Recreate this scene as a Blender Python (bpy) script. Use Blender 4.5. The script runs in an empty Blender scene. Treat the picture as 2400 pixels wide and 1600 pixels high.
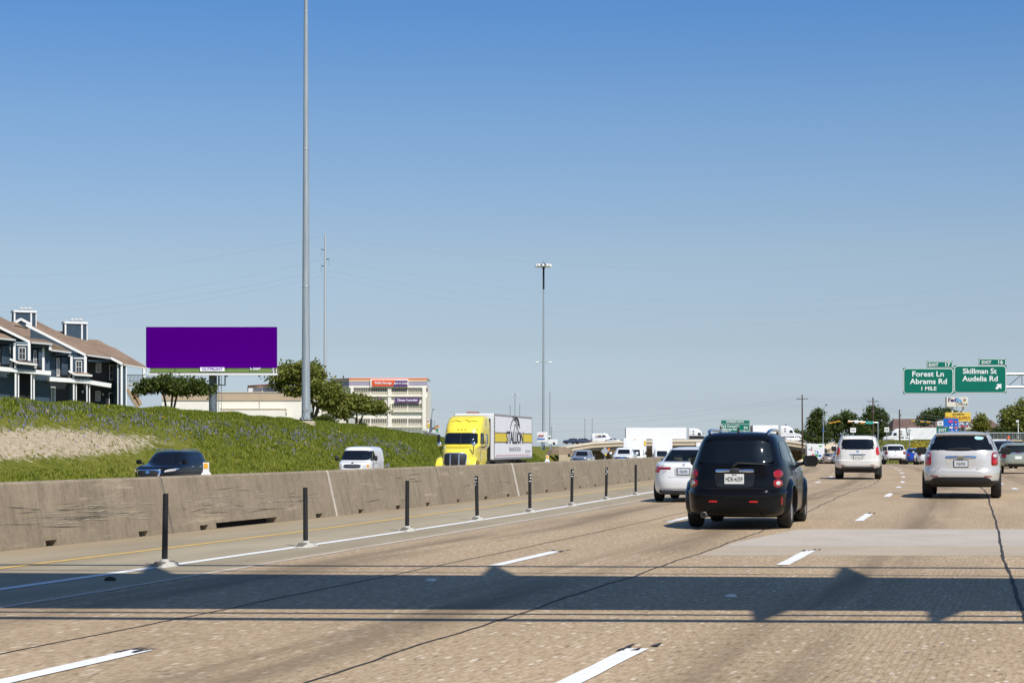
import bpy, math, random
import numpy as np
from mathutils import Vector, Matrix
R = math.radians
SC = bpy.context.scene
COL = SC.collection
random.seed(7)
RNG = np.random.default_rng(11)

# ------------------------------------------------------------ camera, sky, sun, exposure
F = 4500.0; HZ = 1043.0; EYE = 1.4          # focal length in photo pixels, horizon row, eye height
cam = bpy.data.cameras.new('camera'); cam_o = bpy.data.objects.new('camera', cam); COL.objects.link(cam_o)
cam.sensor_width = 36.0; cam.lens = F / 2400 * 36.0
cam.shift_y = (HZ - 800) / 2400
cam.clip_start = 0.1; cam.clip_end = 9000
cam_o.location = (0, 0, EYE); cam_o.rotation_euler = (R(90), 0, 0)
SC.camera = cam_o

ELEV = R(52); SUN_AZ = R(150)               # azimuth from +Y towards +X: behind the camera, to the right
SV = Vector((math.sin(SUN_AZ) * math.cos(ELEV), math.cos(SUN_AZ) * math.cos(ELEV), math.sin(ELEV)))
w = bpy.data.worlds.new('World'); SC.world = w; w.use_nodes = True
nt = w.node_tree; nt.nodes.clear()
sky = nt.nodes.new('ShaderNodeTexSky'); sky.sky_type = 'NISHITA'; sky.sun_disc = False
sky.sun_elevation = ELEV; sky.sun_rotation = SUN_AZ
sky.altitude = 0; sky.air_density = 1.0; sky.dust_density = 1.0; sky.ozone_density = 2.0
bg = nt.nodes.new('ShaderNodeBackground'); bg.inputs['Strength'].default_value = 0.1
wo = nt.nodes.new('ShaderNodeOutputWorld')
# hand-set tint grading the sky colour by elevation, the same all round
tcw = nt.nodes.new('ShaderNodeTexCoord'); sepw = nt.nodes.new('ShaderNodeSeparateXYZ'); nt.links.new(tcw.outputs['Generated'], sepw.inputs[0])
rw = nt.nodes.new('ShaderNodeValToRGB'); rw.color_ramp.interpolation = 'B_SPLINE' if False else 'LINEAR'
mrw = nt.nodes.new('ShaderNodeMath'); mrw.operation = 'MULTIPLY'; mrw.inputs[1].default_value = 2.5; nt.links.new(sepw.outputs[2], mrw.inputs[0])
nt.links.new(mrw.outputs[0], rw.inputs['Fac'])
TINT = [(0.0028888768340946587, (1.527, 1.708, 2.189)), (0.020662254598467402, (1.051, 1.195, 1.636)), (0.05392143976953467, (0.906, 0.956, 1.181)), (0.0979708561976304, (0.936, 0.954, 1.066)), (0.16290550340463603, (0.752, 0.914, 1.114)), (0.22167729874634126, (0.504, 0.818, 1.171))]
while len(rw.color_ramp.elements) < len(TINT): rw.color_ramp.elements.new(.5)
for el, (z_, c_) in zip(rw.color_ramp.elements, TINT): el.position = z_ * 2.5; el.color = (*[k / 2.0 for k in c_], 1)
mlw = nt.nodes.new('ShaderNodeVectorMath'); mlw.operation = 'MULTIPLY'
nt.links.new(sky.outputs['Color'], mlw.inputs[0]); nt.links.new(rw.outputs['Color'], mlw.inputs[1])
scw = nt.nodes.new('ShaderNodeVectorMath'); scw.operation = 'SCALE'; scw.inputs['Scale'].default_value = 2.0; nt.links.new(mlw.outputs[0], scw.inputs[0])
nt.links.new(scw.outputs[0], bg.inputs['Color']); nt.links.new(bg.outputs['Background'], wo.inputs['Surface'])

sun = bpy.data.lights.new('sun', 'SUN'); sun.energy = 5.0; sun.angle = R(0.53); sun.color = (1.0, 0.95, 0.87)
sun_o = bpy.data.objects.new('sun', sun); COL.objects.link(sun_o)
sun_o.rotation_euler = (-SV).to_track_quat('-Z', 'Y').to_euler(); sun_o.location = (0, -20, 60)

vs = SC.view_settings
vs.view_transform = 'Standard'; vs.look = 'None'; vs.exposure = 0.0; vs.gamma = 1.0
vs.use_curve_mapping = False

# ------------------------------------------------------------ materials
MATS = {}
def M(name, col=(.5, .5, .5), rough=.6, metal=0.0, coat=0.0, var=0.0, vscale=3.0, bump=0.0, bscale=30.0,
      emit=None, spec=.5, stretch=None):
    """A procedural material: base colour with optional noise variation and bump (object coordinates)."""
    if name in MATS: return MATS[name]
    m = bpy.data.materials.new(name); m.use_nodes = True
    t = m.node_tree; b = t.nodes['Principled BSDF']
    b.inputs['Base Color'].default_value = (*col, 1); b.inputs['Roughness'].default_value = rough
    b.inputs['Metallic'].default_value = metal; b.inputs['Coat Weight'].default_value = coat
    b.inputs['Coat Roughness'].default_value = .04; b.inputs['Specular IOR Level'].default_value = spec
    if var or bump:
        tc = t.nodes.new('ShaderNodeTexCoord'); mp = t.nodes.new('ShaderNodeMapping')
        if stretch: mp.inputs['Scale'].default_value = stretch
        t.links.new(tc.outputs['Object'], mp.inputs['Vector'])
    if var:
        n = t.nodes.new('ShaderNodeTexNoise'); n.inputs['Scale'].default_value = vscale; n.inputs['Detail'].default_value = 6
        n.inputs['Roughness'].default_value = .65
        r = t.nodes.new('ShaderNodeMapRange'); r.inputs['From Min'].default_value = .3; r.inputs['From Max'].default_value = .7
        r.inputs['To Min'].default_value = 1 - var; r.inputs['To Max'].default_value = 1 + var
        mx = t.nodes.new('ShaderNodeVectorMath'); mx.operation = 'SCALE'; mx.inputs[0].default_value = col
        t.links.new(mp.outputs['Vector'], n.inputs['Vector']); t.links.new(n.outputs['Fac'], r.inputs['Value'])
        t.links.new(r.outputs['Result'], mx.inputs['Scale']); t.links.new(mx.outputs['Vector'], b.inputs['Base Color'])
    if bump:
        n2 = t.nodes.new('ShaderNodeTexNoise'); n2.inputs['Scale'].default_value = bscale; n2.inputs['Detail'].default_value = 4
        bp = t.nodes.new('ShaderNodeBump'); bp.inputs['Strength'].default_value = bump; bp.inputs['Distance'].default_value = .02
        t.links.new(mp.outputs['Vector'], n2.inputs['Vector']); t.links.new(n2.outputs['Fac'], bp.inputs['Height'])
        t.links.new(bp.outputs['Normal'], b.inputs['Normal'])
    if emit:
        b.inputs['Emission Color'].default_value = (*emit[0], 1); b.inputs['Emission Strength'].default_value = emit[1]
    MATS[name] = m
    return m

def node_chain(m):
    t = m.node_tree
    return t, t.nodes['Principled BSDF'], (lambda k: t.nodes.new('ShaderNode' + k)), t.links.new

def ramp(t, pts, src, link):
    r = t.nodes.new('ShaderNodeValToRGB'); e = r.color_ramp.elements
    while len(e) < len(pts): e.new(.5)
    for el, (p, c) in zip(e, pts):
        el.position = p; el.color = (*c, 1) if len(c) == 3 else c
    link(src, r.inputs['Fac']); return r.outputs['Color']

def mixc(t, link, fac, a, b, mode='MIX'):
    n = t.nodes.new('ShaderNodeMix'); n.data_type = 'RGBA'; n.blend_type = mode
    for s, v in ((n.inputs['Factor'], fac), (n.inputs['A'], a), (n.inputs['B'], b)):
        if isinstance(v, (int, float)): s.default_value = v
        elif isinstance(v, tuple): s.default_value = (*v, 1)
        else: link(v, s)
    # colour sockets of the Mix node share names with the float ones: pick the RGBA ones
    return n.outputs['Result']

def MIX(t, link, fac, a, b, mode='MIX'):
    n = t.nodes.new('ShaderNodeMixRGB'); n.blend_type = mode
    for s, v in ((n.inputs[0], fac), (n.inputs[1], a), (n.inputs[2], b)):
        if isinstance(v, (int, float)): s.default_value = v
        elif isinstance(v, tuple): s.default_value = (*v, 1)
        else: link(v, s)
    return n.outputs[0]

def MATH(t, link, op, a, b=None, c=None, clamp=False):
    n = t.nodes.new('ShaderNodeMath'); n.operation = op; n.use_clamp = clamp
    for s, v in zip(n.inputs, (a, b, c)):
        if v is None: continue
        if isinstance(v, (int, float)): s.default_value = v
        else: link(v, s)
    return n.outputs[0]

def NOISE(t, link, vec, scale, detail=5, rough=.6):
    n = t.nodes.new('ShaderNodeTexNoise'); n.inputs['Scale'].default_value = scale
    n.inputs['Detail'].default_value = detail; n.inputs['Roughness'].default_value = rough
    link(vec, n.inputs['Vector']); return n.outputs['Fac']

def MAPV(t, link, vec, scale):
    n = t.nodes.new('ShaderNodeMapping'); n.inputs['Scale'].default_value = scale; link(vec, n.inputs['Vector'])
    return n.outputs['Vector']

def SMOOTH(t, link, v, a, b):
    n = t.nodes.new('ShaderNodeMapRange'); n.interpolation_type = 'SMOOTHSTEP'
    n.inputs['From Min'].default_value = a; n.inputs['From Max'].default_value = b; link(v, n.inputs['Value'])
    return n.outputs['Result']

def BUMP(t, link, b, h, strength, dist):
    n = t.nodes.new('ShaderNodeBump'); n.inputs['Strength'].default_value = strength; n.inputs['Distance'].default_value = dist
    link(h, n.inputs['Height']); link(n.outputs['Normal'], b.inputs['Normal'])

def road_material():
    """Exposed-aggregate concrete. UV: u = offset across the road (m), v = distance (m)."""
    m = M('worn_concrete_road', (.4, .33, .26), .8, spec=.3); t, b, nd, link = node_chain(m)
    uv = nd('UVMap').outputs['UV']
    sep = nd('SeparateXYZ'); link(uv, sep.inputs[0]); u, v = sep.outputs[0], sep.outputs[1]
    agg = NOISE(t, link, MAPV(t, link, uv, (26, 6.5, 1)), 1.0, 3, .7)
    agg2 = NOISE(t, link, MAPV(t, link, uv, (60, 22, 1)), 1.0, 2, .6)
    big = NOISE(t, link, MAPV(t, link, uv, (.8, .16, 1)), 1.0, 6, .62)
    col = ramp(t, [(.28, (.180, .120, .062)), (.44, (.345, .240, .135)), (.55, (.445, .325, .198)), (.70, (.58, .465, .32))], agg, link)
    col = MIX(t, link, .35, col, ramp(t, [(.3, (.20, .142, .082)), (.7, (.54, .425, .28))], agg2, link))
    # pale and dark stones of the exposed aggregate
    vo = nd('TexVoronoi'); vo.inputs['Scale'].default_value = 1.0; link(MAPV(t, link, uv, (19, 6.2, 1)), vo.inputs['Vector'])
    sv = nd('SeparateXYZ'); link(vo.outputs['Color'], sv.inputs[0])
    core = MATH(t, link, 'SUBTRACT', 1.0, SMOOTH(t, link, vo.outputs['Distance'], .22, .42))
    near = MATH(t, link, 'SUBTRACT', 1.0, SMOOTH(t, link, v, 20, 60))
    col = MIX(t, link, MATH(t, link, 'MULTIPLY', near, MATH(t, link, 'MULTIPLY', core, SMOOTH(t, link, sv.outputs[0], .66, .98))), col, (.62, .53, .41))
    col = MIX(t, link, MATH(t, link, 'MULTIPLY', near, MATH(t, link, 'MULTIPLY', core, MATH(t, link, 'MULTIPLY', SMOOTH(t, link, sv.outputs[1], .80, .97), .7))), col, (.13, .09, .055))
    bw = ramp(t, [(.3, (.84, .83, .82)), (.7, (1.14, 1.14, 1.15))], big, link)
    col = MIX(t, link, 1.0, col, bw, 'MULTIPLY')
    # wheel paths and the oil strip down each lane (lanes 3.2 m wide, first edge at -9.3)
    lane = MATH(t, link, 'FRACT', MATH(t, link, 'DIVIDE', MATH(t, link, 'ADD', u, 6.05 + 32), 3.15))
    wob = MATH(t, link, 'ADD', lane, MATH(t, link, 'MULTIPLY', MATH(t, link, 'SUBTRACT', big, .5), .18))
    trk = MATH(t, link, 'ABSOLUTE', MATH(t, link, 'SUBTRACT', wob, .5))
    dark = MATH(t, link, 'SUBTRACT', 1.0, SMOOTH(t, link, trk, .03, .22))
    pn = NOISE(t, link, MAPV(t, link, uv, (2.2, .11, 1)), 1.0, 5, .6)
    dark = MATH(t, link, 'MULTIPLY', dark, SMOOTH(t, link, pn, .30, .62))
    col = MIX(t, link, MATH(t, link, 'MULTIPLY', dark, .72), col, (.165, .118, .068))
    # fine grit and dark spatter
    sp = NOISE(t, link, MAPV(t, link, uv, (9, 3.2, 1)), 1.0, 2, .5)
    col = MIX(t, link, MATH(t, link, 'MULTIPLY', SMOOTH(t, link, sp, .70, .76), .5), col, (.12, .1, .085))
    # tined grooves in the right-hand wheel path of the near slab
    gw = MATH(t, link, 'SINE', MATH(t, link, 'MULTIPLY', u, 118))
    gz = MATH(t, link, 'MULTIPLY', SMOOTH(t, link, u, -1.7, -1.3), MATH(t, link, 'SUBTRACT', 1.0, SMOOTH(t, link, u, -.75, -.45)))
    gz = MATH(t, link, 'MULTIPLY', gz, MATH(t, link, 'SUBTRACT', 1.0, SMOOTH(t, link, v, 28, 36)))
    gv = MATH(t, link, 'MULTIPLY', gz, SMOOTH(t, link, gw, .55, .95))
    col = MIX(t, link, MATH(t, link, 'MULTIPLY', gv, .22), col, (.09, .075, .06))
    # the managed lane beside the barrier is a smoother, greyer concrete
    g = MATH(t, link, 'SUBTRACT', 1.0, SMOOTH(t, link, u, -9.05, -8.75))
    greyc = ramp(t, [(.3, (.245, .20, .13)), (.7, (.41, .35, .24))], big, link)
    greyc = MIX(t, link, .3, greyc, ramp(t, [(.35, (.215, .172, .114)), (.65, (.41, .345, .235))], agg2, link))
    col = MIX(t, link, MATH(t, link, 'MULTIPLY', g, .9), col, greyc)
    dirt = MATH(t, link, 'SUBTRACT', 1.0, SMOOTH(t, link, u, -13.2, -12.0))
    col = MIX(t, link, MATH(t, link, 'MULTIPLY', dirt, .45), col, (.30, .215, .125))
    link(col, b.inputs['Base Color'])
    BUMP(t, link, b, agg, .3, .010)
    return m

def concrete_material(name, c0, c1, streak=True, joint=0.0):
    m = M(name, c0, .85, spec=.25); t, b, nd, link = node_chain(m)
    oc = nd('TexCoord').outputs['Object']
    n1 = NOISE(t, link, oc, .9, 7, .65); n2 = NOISE(t, link, MAPV(t, link, oc, (5, 5, .7)), 1.2, 5, .6)
    n3 = NOISE(t, link, oc, 14, 3, .6)
    col = ramp(t, [(.3, c0), (.7, c1)], n1, link)
    if streak:
        col = MIX(t, link, MATH(t, link, 'MULTIPLY', SMOOTH(t, link, n2, .46, .72), .55), col, tuple(x * .62 for x in c0))
        # pale scrapes where vehicles have rubbed along
        sc = NOISE(t, link, MAPV(t, link, oc, (.35, .35, 5.0)), 1.3, 8, .75)
        col = MIX(t, link, MATH(t, link, 'MULTIPLY', SMOOTH(t, link, sc, .56, .66), .50), col, tuple(min(.8, x * 1.65) for x in c1))
        sc2 = NOISE(t, link, MAPV(t, link, oc, (.5, .5, 9.0)), 2.6, 8, .8)
        col = MIX(t, link, MATH(t, link, 'MULTIPLY', SMOOTH(t, link, sc2, .62, .68), .55), col, (.07, .06, .05))
    col = MIX(t, link, .25, col, ramp(t, [(.3, tuple(x * .7 for x in c0)), (.7, tuple(min(.9, x * 1.15) for x in c1))], n3, link))
    link(col, b.inputs['Base Color']); BUMP(t, link, b, n3, .25, .01)
    return m

def grass_ground_material():
    m = M('grass_soil', (.08, .1, .03), .95, spec=.1); t, b, nd, link = node_chain(m)
    g = nd('NewGeometry').outputs['Position']
    n1 = NOISE(t, link, g, .35, 8, .7); n2 = NOISE(t, link, g, 2.5, 6, .7); n3 = NOISE(t, link, g, .05, 4, .6)
    col = ramp(t, [(.3, (.075, .088, .010)), (.5, (.135, .145, .016)), (.7, (.21, .19, .035))], n2, link)
    col = MIX(t, link, .4, col, ramp(t, [(.35, (.07, .088, .010)), (.65, (.225, .20, .045))], n1, link))
    # bare chalky soil: vertex attribute times noise
    at = nd('Attribute'); at.attribute_name = 'soil'
    sm = MATH(t, link, 'ADD', at.outputs['Fac'], MATH(t, link, 'MULTIPLY', MATH(t, link, 'SUBTRACT', n2, .5), .9))
    soil = ramp(t, [(.3, (.20, .16, .09)), (.5, (.40, .32, .215)), (.7, (.62, .53, .41))], NOISE(t, link, g, 5.0, 6, .75), link)
    col = MIX(t, link, SMOOTH(t, link, sm, .42, .62), col, soil)
    link(col, b.inputs['Base Color']); BUMP(t, link, b, n2, .9, .15)
    return m

def leaf_material(name, dark, light):
    m = M(name, light, .6, spec=.25); t, b, nd, link = node_chain(m)
    g = nd('NewGeometry').outputs['Position']
    n1 = NOISE(t, link, g, 1.1, 3, .6); rnd = nd('NewGeometry').outputs['Random Per Island']
    f = MATH(t, link, 'ADD', MATH(t, link, 'MULTIPLY', n1, .55), MATH(t, link, 'MULTIPLY', rnd, .45))
    col = ramp(t, [(.25, dark), (.75, light)], f, link)
    link(col, b.inputs['Base Color'])
    tr = nd('BsdfTranslucent'); link(MIX(t, link, 1.0, col, (1.5, 1.6, .8), 'MULTIPLY'), tr.inputs['Color'])
    mx = nd('MixShader'); mx.inputs[0].default_value = .3
    out = t.nodes['Material Output']
    link(b.outputs[0], mx.inputs[1]); link(tr.outputs[0], mx.inputs[2]); link(mx.outputs[0], out.inputs['Surface'])
    return m

def siding_material(name, col, pitch):
    """Lap siding: fine horizontal courses too small to build at this distance."""
    m = M(name, col, .6); t, b, nd, link = node_chain(m)
    g = nd('NewGeometry').outputs['Position']; sep = nd('SeparateXYZ'); link(g, sep.inputs[0])
    fr = MATH(t, link, 'FRACT', MATH(t, link, 'DIVIDE', sep.outputs[2], pitch))
    n = NOISE(t, link, g, 1.3, 4, .6)
    c = ramp(t, [(.3, tuple(x * .85 for x in col)), (.7, tuple(x * 1.15 for x in col))], n, link)
    link(c, b.inputs['Base Color']); BUMP(t, link, b, fr, 1.0, .03)
    return m

def shingle_material(name, c0, c1):
    m = M(name, c0, .9, spec=.2); t, b, nd, link = node_chain(m)
    g = nd('NewGeometry').outputs['Position']
    n = NOISE(t, link, MAPV(t, link, g, (1, 1, 2)), 4.5, 5, .75); n2 = NOISE(t, link, g, .4, 4, .6)
    c = ramp(t, [(.3, c0), (.7, c1)], n, link)
    c = MIX(t, link, .35, c, ramp(t, [(.3, tuple(x * .8 for x in c0)), (.7, tuple(x * 1.1 for x in c1))], n2, link))
    link(c, b.inputs['Base Color']); BUMP(t, link, b, n, .5, .05)
    return m

def glass_material(name, tint, opac):
    """Tinted window glass: part clear, with a mirror-like surface."""
    m = M(name, tint, .03, spec=.6); t, b, nd, link = node_chain(m)
    tr = nd('BsdfTransparent'); tr.inputs['Color'].default_value = (.75, .8, .78, 1)
    mx = nd('MixShader'); mx.inputs[0].default_value = opac
    link(tr.outputs[0], mx.inputs[1]); link(b.outputs[0], mx.inputs[2]); link(mx.outputs[0], t.nodes['Material Output'].inputs['Surface'])
    return m

def galv_material():
    m = M('galvanised_steel', (.36, .39, .41), .5, .35); t, b, nd, link = node_chain(m)
    oc = nd('TexCoord').outputs['Object']
    n = NOISE(t, link, MAPV(t, link, oc, (6, 6, .25)), 1.5, 6, .7)
    link(ramp(t, [(.3, (.27, .31, .335)), (.7, (.47, .50, .515))], n, link), b.inputs['Base Color'])
    return m

ROAD = road_material()
CONC = concrete_material('barrier_concrete', (.215, .170, .115), (.335, .272, .19))
CONC2 = concrete_material('bridge_concrete', (.50, .41, .29), (.62, .52, .38), False)
PATCH = concrete_material('new_slab_concrete', (.40, .345, .28), (.50, .435, .36), False)
OPPR = concrete_material('far_carriageway_concrete', (.36, .30, .24), (.46, .40, .33), False)
SOIL = grass_ground_material()
GALV = galv_material()
STEEL = M('grey_steel', (.30, .33, .35), .5, .4, var=.12, vscale=4)
BLACKP = M('black_paint', (.004, .0042, .0055), .18, 0, .15, spec=.16)
BLACKPL = M('black_plastic', (.012, .012, .013), .55, var=.2, vscale=8)
RUBBER = M('tyre_rubber', (.012, .012, .013), .8, bump=.3, bscale=60)
CHROME = M('chrome', (.72, .74, .78), .08, 1.0)
ALU = M('brushed_aluminium', (.55, .56, .58), .3, .9)
WHITEP = M('white_paint', (.78, .78, .77), .3, 0, .7, var=.02, vscale=2)
PEARL = M('pearl_white_paint', (.70, .68, .63), .3, 0, .7, var=.02, vscale=2)
GLASSD = M('dark_glass', (.006, .007, .009), .04, 0, 0, spec=.7)
GLASST = glass_material('clear_tinted_glass', (.008, .010, .011), .52)
GLASSR = glass_material('rear_privacy_glass', (.006, .007, .008), .80)
REDL = M('red_lens', (.26, .003, .006), .15, 0, .4)
REDB = M('bright_red_lens', (.52, .008, .010), .2, 0, .4)
WHTL = M('clear_lens', (.55, .54, .51), .15, 0, .5)
AMBER = M('amber_lens', (.85, .30, .02), .25, 0, .3)
INTER = M('dark_cabin', (.012, .012, .013), .9)
SEATB = M('beige_leather', (.42, .36, .22), .7, var=.08, vscale=6)
SEATG = M('grey_cloth_seat', (.16, .17, .15), .8)
WHITE = M('white_trim', (.78, .77, .74), .55, var=.04, vscale=2)
LINEW = M('white_road_paint', (.76, .75, .72), .7, var=.10, vscale=9)
LINEY = M('yellow_road_paint', (.66, .42, .10), .7, var=.22, vscale=5)
LINEF = M('worn_white_line', (.50, .41, .32), .8, var=.18, vscale=7)
SEAM = M('dark_joint_sealant', (.035, .03, .025), .8, var=.4, vscale=6)
SMEAR = M('rubber_smear', (.03, .028, .027), .75, var=.5, vscale=12)
PLATE = M('plate_white', (.72, .73, .68), .4)
INK = M('black_ink', (.015, .015, .02), .5)
GREEN = M('highway_green', (.0, .145, .098), .6, var=.05, vscale=1, spec=.2)
SIGNW = M('sign_white', (.80, .80, .78), .5)
WOOD = M('pole_wood', (.085, .055, .04), .85, var=.25, vscale=5, stretch=(8, 8, .6))
WIREM = M('wire_grey', (.22, .27, .32), .6)

# ------------------------------------------------------------ mesh helpers
def link_obj(name, me, parent=None, mat=None, smooth=None):
    o = bpy.data.objects.new(name, me); COL.objects.link(o)
    if parent is not None: o.parent = parent
    if mat is not None and not me.materials: me.materials.append(mat)
    if smooth is not None:
        me.polygons.foreach_set('use_smooth', [True] * len(me.polygons))
        try: me.set_sharp_from_angle(angle=R(smooth))
        except Exception: pass
    return o

class MB:
    def __init__(s): s.v = []; s.f = []
    def add(s, vs, fs):
        k = len(s.v); s.v.extend(tuple(p) for p in vs); s.f.extend(tuple(i + k for i in f) for f in fs); return s
    def box(s, c, d, rz=0.0):
        cx, cy, cz = c; a, b, h = d[0] / 2, d[1] / 2, d[2] / 2; co, si = math.cos(rz), math.sin(rz)
        P = []
        for z in (-h, h):
            for x, y in ((-a, -b), (a, -b), (a, b), (-a, b)):
                P.append((cx + x * co - y * si, cy + x * si + y * co, cz + z))
        return s.add(P, [(3, 2, 1, 0), (4, 5, 6, 7), (0, 1, 5, 4), (1, 2, 6, 5), (2, 3, 7, 6), (3, 0, 4, 7)])
    def bevbox(s, c, d, r=.02):
        """Box with chamfered edges."""
        cx, cy, cz = c; a, b, h = d[0] / 2, d[1] / 2, d[2] / 2
        rings = []
        for z, q in ((-h, r), (-h + r, 0), (h - r, 0), (h, r)):
            A, B = a - q, b - q
            rings.append([(cx + x, cy + y, cz + z) for x, y in ((-A + r, -B), (A - r, -B), (A, -B + r), (A, B - r), (A - r, B), (-A + r, B), (-A, B - r), (-A, -B + r))])
        return s.loft(rings)
    def loft(s, rings, cap=True, closed=True):
        n = len(rings[0]); P = [p for r in rings for p in r]; Fs = []
        for i in range(len(rings) - 1):
            for j in range(n if closed else n - 1):
                k = (j + 1) % n; Fs.append((i * n + j, i * n + k, (i + 1) * n + k, (i + 1) * n + j))
        if cap:
            Fs.append(tuple(range(n - 1, -1, -1))); Fs.append(tuple((len(rings) - 1) * n + j for j in range(n)))
        return s.add(P, Fs)
    def tube(s, p0, p1, r0, r1=None, n=8):
        r1 = r0 if r1 is None else r1; p0, p1 = Vector(p0), Vector(p1); d = (p1 - p0)
        if d.length < 1e-6: return s
        d.normalize(); a = d.orthogonal().normalized(); b = d.cross(a)
        return s.loft([[p + (a * math.cos(2 * math.pi * i / n) + b * math.sin(2 * math.pi * i / n)) * r for i in range(n)] for p, r in ((p0, r0), (p1, r1))])
    def path(s, pts, rad, n=6):
        pts = [Vector(p) for p in pts]; rings = []
        for i, p in enumerate(pts):
            d = (pts[min(i + 1, len(pts) - 1)] - pts[max(i - 1, 0)]).normalized()
            ref = Vector((0, 0, 1)) if abs(d.z) < .9 else Vector((1, 0, 0))
            a = d.cross(ref).normalized(); b = d.cross(a)
            r = rad[i] if isinstance(rad, (list, tuple)) else rad
            rings.append([p + (a * math.cos(2 * math.pi * k / n) + b * math.sin(2 * math.pi * k / n)) * r for k in range(n)])
        return s.loft(rings)
    def lathe(s, prof, c=(0, 0, 0), axis='z', n=20):
        rings = []
        for r, h in prof:
            ring = []
            for i in range(n):
                a = 2 * math.pi * i / n; p = (r * math.cos(a), r * math.sin(a), h)
                if axis == 'x': p = (p[2], p[0], p[1])
                if axis == 'y': p = (p[0], p[2], p[1])
                ring.append((c[0] + p[0], c[1] + p[1], c[2] + p[2]))
            rings.append(ring)
        return s.loft(rings)
    def slab(s, poly, thick):
        """A polygon (3D points) thickened by the vector `thick`."""
        n = len(poly); t = Vector(thick); P = [Vector(p) for p in poly]; P += [p + t for p in P]
        return s.add(P, [tuple(range(n)), tuple(range(2 * n - 1, n - 1, -1))] + [(i, (i + 1) % n, n + (i + 1) % n, n + i)[::-1] for i in range(n)])
    def build(s, name, mat, parent=None, smooth=None):
        me = bpy.data.meshes.new(name); me.from_pydata(s.v, [], s.f); me.update()
        bm_fix(me)
        return link_obj(name, me, parent, mat, smooth)

import bmesh
def bm_fix(me):
    bm = bmesh.new(); bm.from_mesh(me); bmesh.ops.recalc_face_normals(bm, faces=bm.faces[:]); bm.to_mesh(me); bm.free()

def tag(o, label, cat, group=None, kind=None):
    if label: o['label'] = label
    if cat: o['category'] = cat
    if group: o['group'] = group
    if kind: o['kind'] = kind
    return o

def empty(name, label, cat, loc=(0, 0, 0), rz=0.0, group=None):
    o = bpy.data.objects.new(name, None); COL.objects.link(o); o.location = loc; o.rotation_euler = (0, 0, rz)
    o.empty_display_size = .3
    return tag(o, label, cat, group)

def struct(o): o['kind'] = 'structure'; return o

def copy_tree(o, parent=None):
    c = o.copy(); COL.objects.link(c); c.parent = parent
    for ch in o.children: copy_tree(ch, c)
    return c

def text(s, size, mat, parent, loc, rot=(R(90), 0, 0), bold=0.0, align='CENTER', sx=1.0, name='lettering', ext=.004, spacing=1.0, shear=0):
    cu = bpy.data.curves.new('t', 'FONT'); cu.body = s; cu.size = size; cu.align_x = align; cu.align_y = 'CENTER'
    cu.offset = bold * size; cu.extrude = ext; cu.space_character = spacing; cu.resolution_u = 3; cu.shear = shear
    ob = bpy.data.objects.new('t', cu); COL.objects.link(ob)
    me = bpy.data.meshes.new_from_object(ob)
    bpy.data.objects.remove(ob); bpy.data.curves.remove(cu)
    me.materials.clear()
    o = link_obj(name, me, parent, mat)
    o.location = loc; o.rotation_euler = rot; o.scale = (sx, 1, 1)
    return o

# ------------------------------------------------------------ the road's line and levels
RA, RB = .28758, .000523
def xc(Y):
    Y = float(Y)
    if Y <= 180: return RA * Y - RB * Y * Y
    return RA * 180 - RB * 180 ** 2 + (RA - 2 * RB * 180) * (Y - 180)
def dxc(Y): return RA - 2 * RB * min(float(Y), 180.0)
def RX(o, Y): return xc(Y) + o * math.sqrt(1 + dxc(Y) ** 2)
def zr(Y, o=0.0):
    """Road level: falls away past 90 m; the right lanes ride over a slight swell."""
    Y = float(Y); d = max(0.0, min(Y, 470.0) - 90.0); t = min(1.0, max(0.0, (o + 8.5) / 5.0))
    return .15 * math.exp(-.5 * ((Y - 50) / 9) ** 2) * t * t * (3 - 2 * t) - 4.4e-5 * d * d
def zopp(o, Y): return zr(Y, -20) - .75 * max(0.0, min(1.0, (-o - 14) / 19.0))
def heading(Y): return math.atan(dxc(Y))
def off_of(X, Y): return (X - xc(Y)) / math.sqrt(1 + dxc(Y) ** 2)
def P(px, py, Y): return Vector(((px - 1200) / F * Y, Y, EYE + (HZ - py) / F * Y))
def PX(px, Y): return (px - 1200) / F * Y
def PZ(py, Y): return EYE + (HZ - py) / F * Y
def G(px, py):
    """Where the view ray through this pixel meets the road."""
    Y = 6.0
    while Y < 300:
        z = zr(Y, off_of(PX(px, Y), Y))
        if HZ + (EYE - z) / Y * F < py: break
        Y += .02
    return Vector((PX(px, Y), Y, z))
def lerp(x, xs, ys): return float(np.interp(x, xs, ys))
# ------------------------------------------------------------ ground, carriageways, banks
def grid_sheet(name, os_, ys, zf, mat, uv=True, soil=None, xf=RX):
    nv = len(os_); V = []; Fs = []; UV = []
    for y in ys:
        for o in os_: V.append((xf(o, y), y, zf(o, y))); UV.append((o, y))
    for i in range(len(ys) - 1):
        for j in range(nv - 1):
            a = i * nv + j; Fs.append((a, a + 1, a + nv + 1, a + nv))
    me = bpy.data.meshes.new(name); me.from_pydata(V, [], Fs); me.update()
    if uv:
        l = me.uv_layers.new(name='UVMap'); idx = np.empty(len(me.loops), dtype=np.int32); me.loops.foreach_get('vertex_index', idx)
        l.data.foreach_set('uv', np.array(UV, dtype=np.float32)[idx].ravel())
    if soil is not None:
        at = me.attributes.new('soil', 'FLOAT', 'POINT'); at.data.foreach_set('value', np.array([soil(v[0], v[1], v[2]) for v in V], dtype=np.float32))
    return link_obj(name, me, None, mat, smooth=60)

gm = M('distant_ground', (.10, .105, .05), .95, var=.3, vscale=.01)
me = bpy.data.meshes.new('ground'); me.from_pydata([(-6000, -3000, -9), (6000, -3000, -9), (6000, 7000, -9), (-6000, 7000, -9)], [], [(0, 1, 2, 3)]); me.update()
struct(link_obj('ground', me, None, gm))

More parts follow.
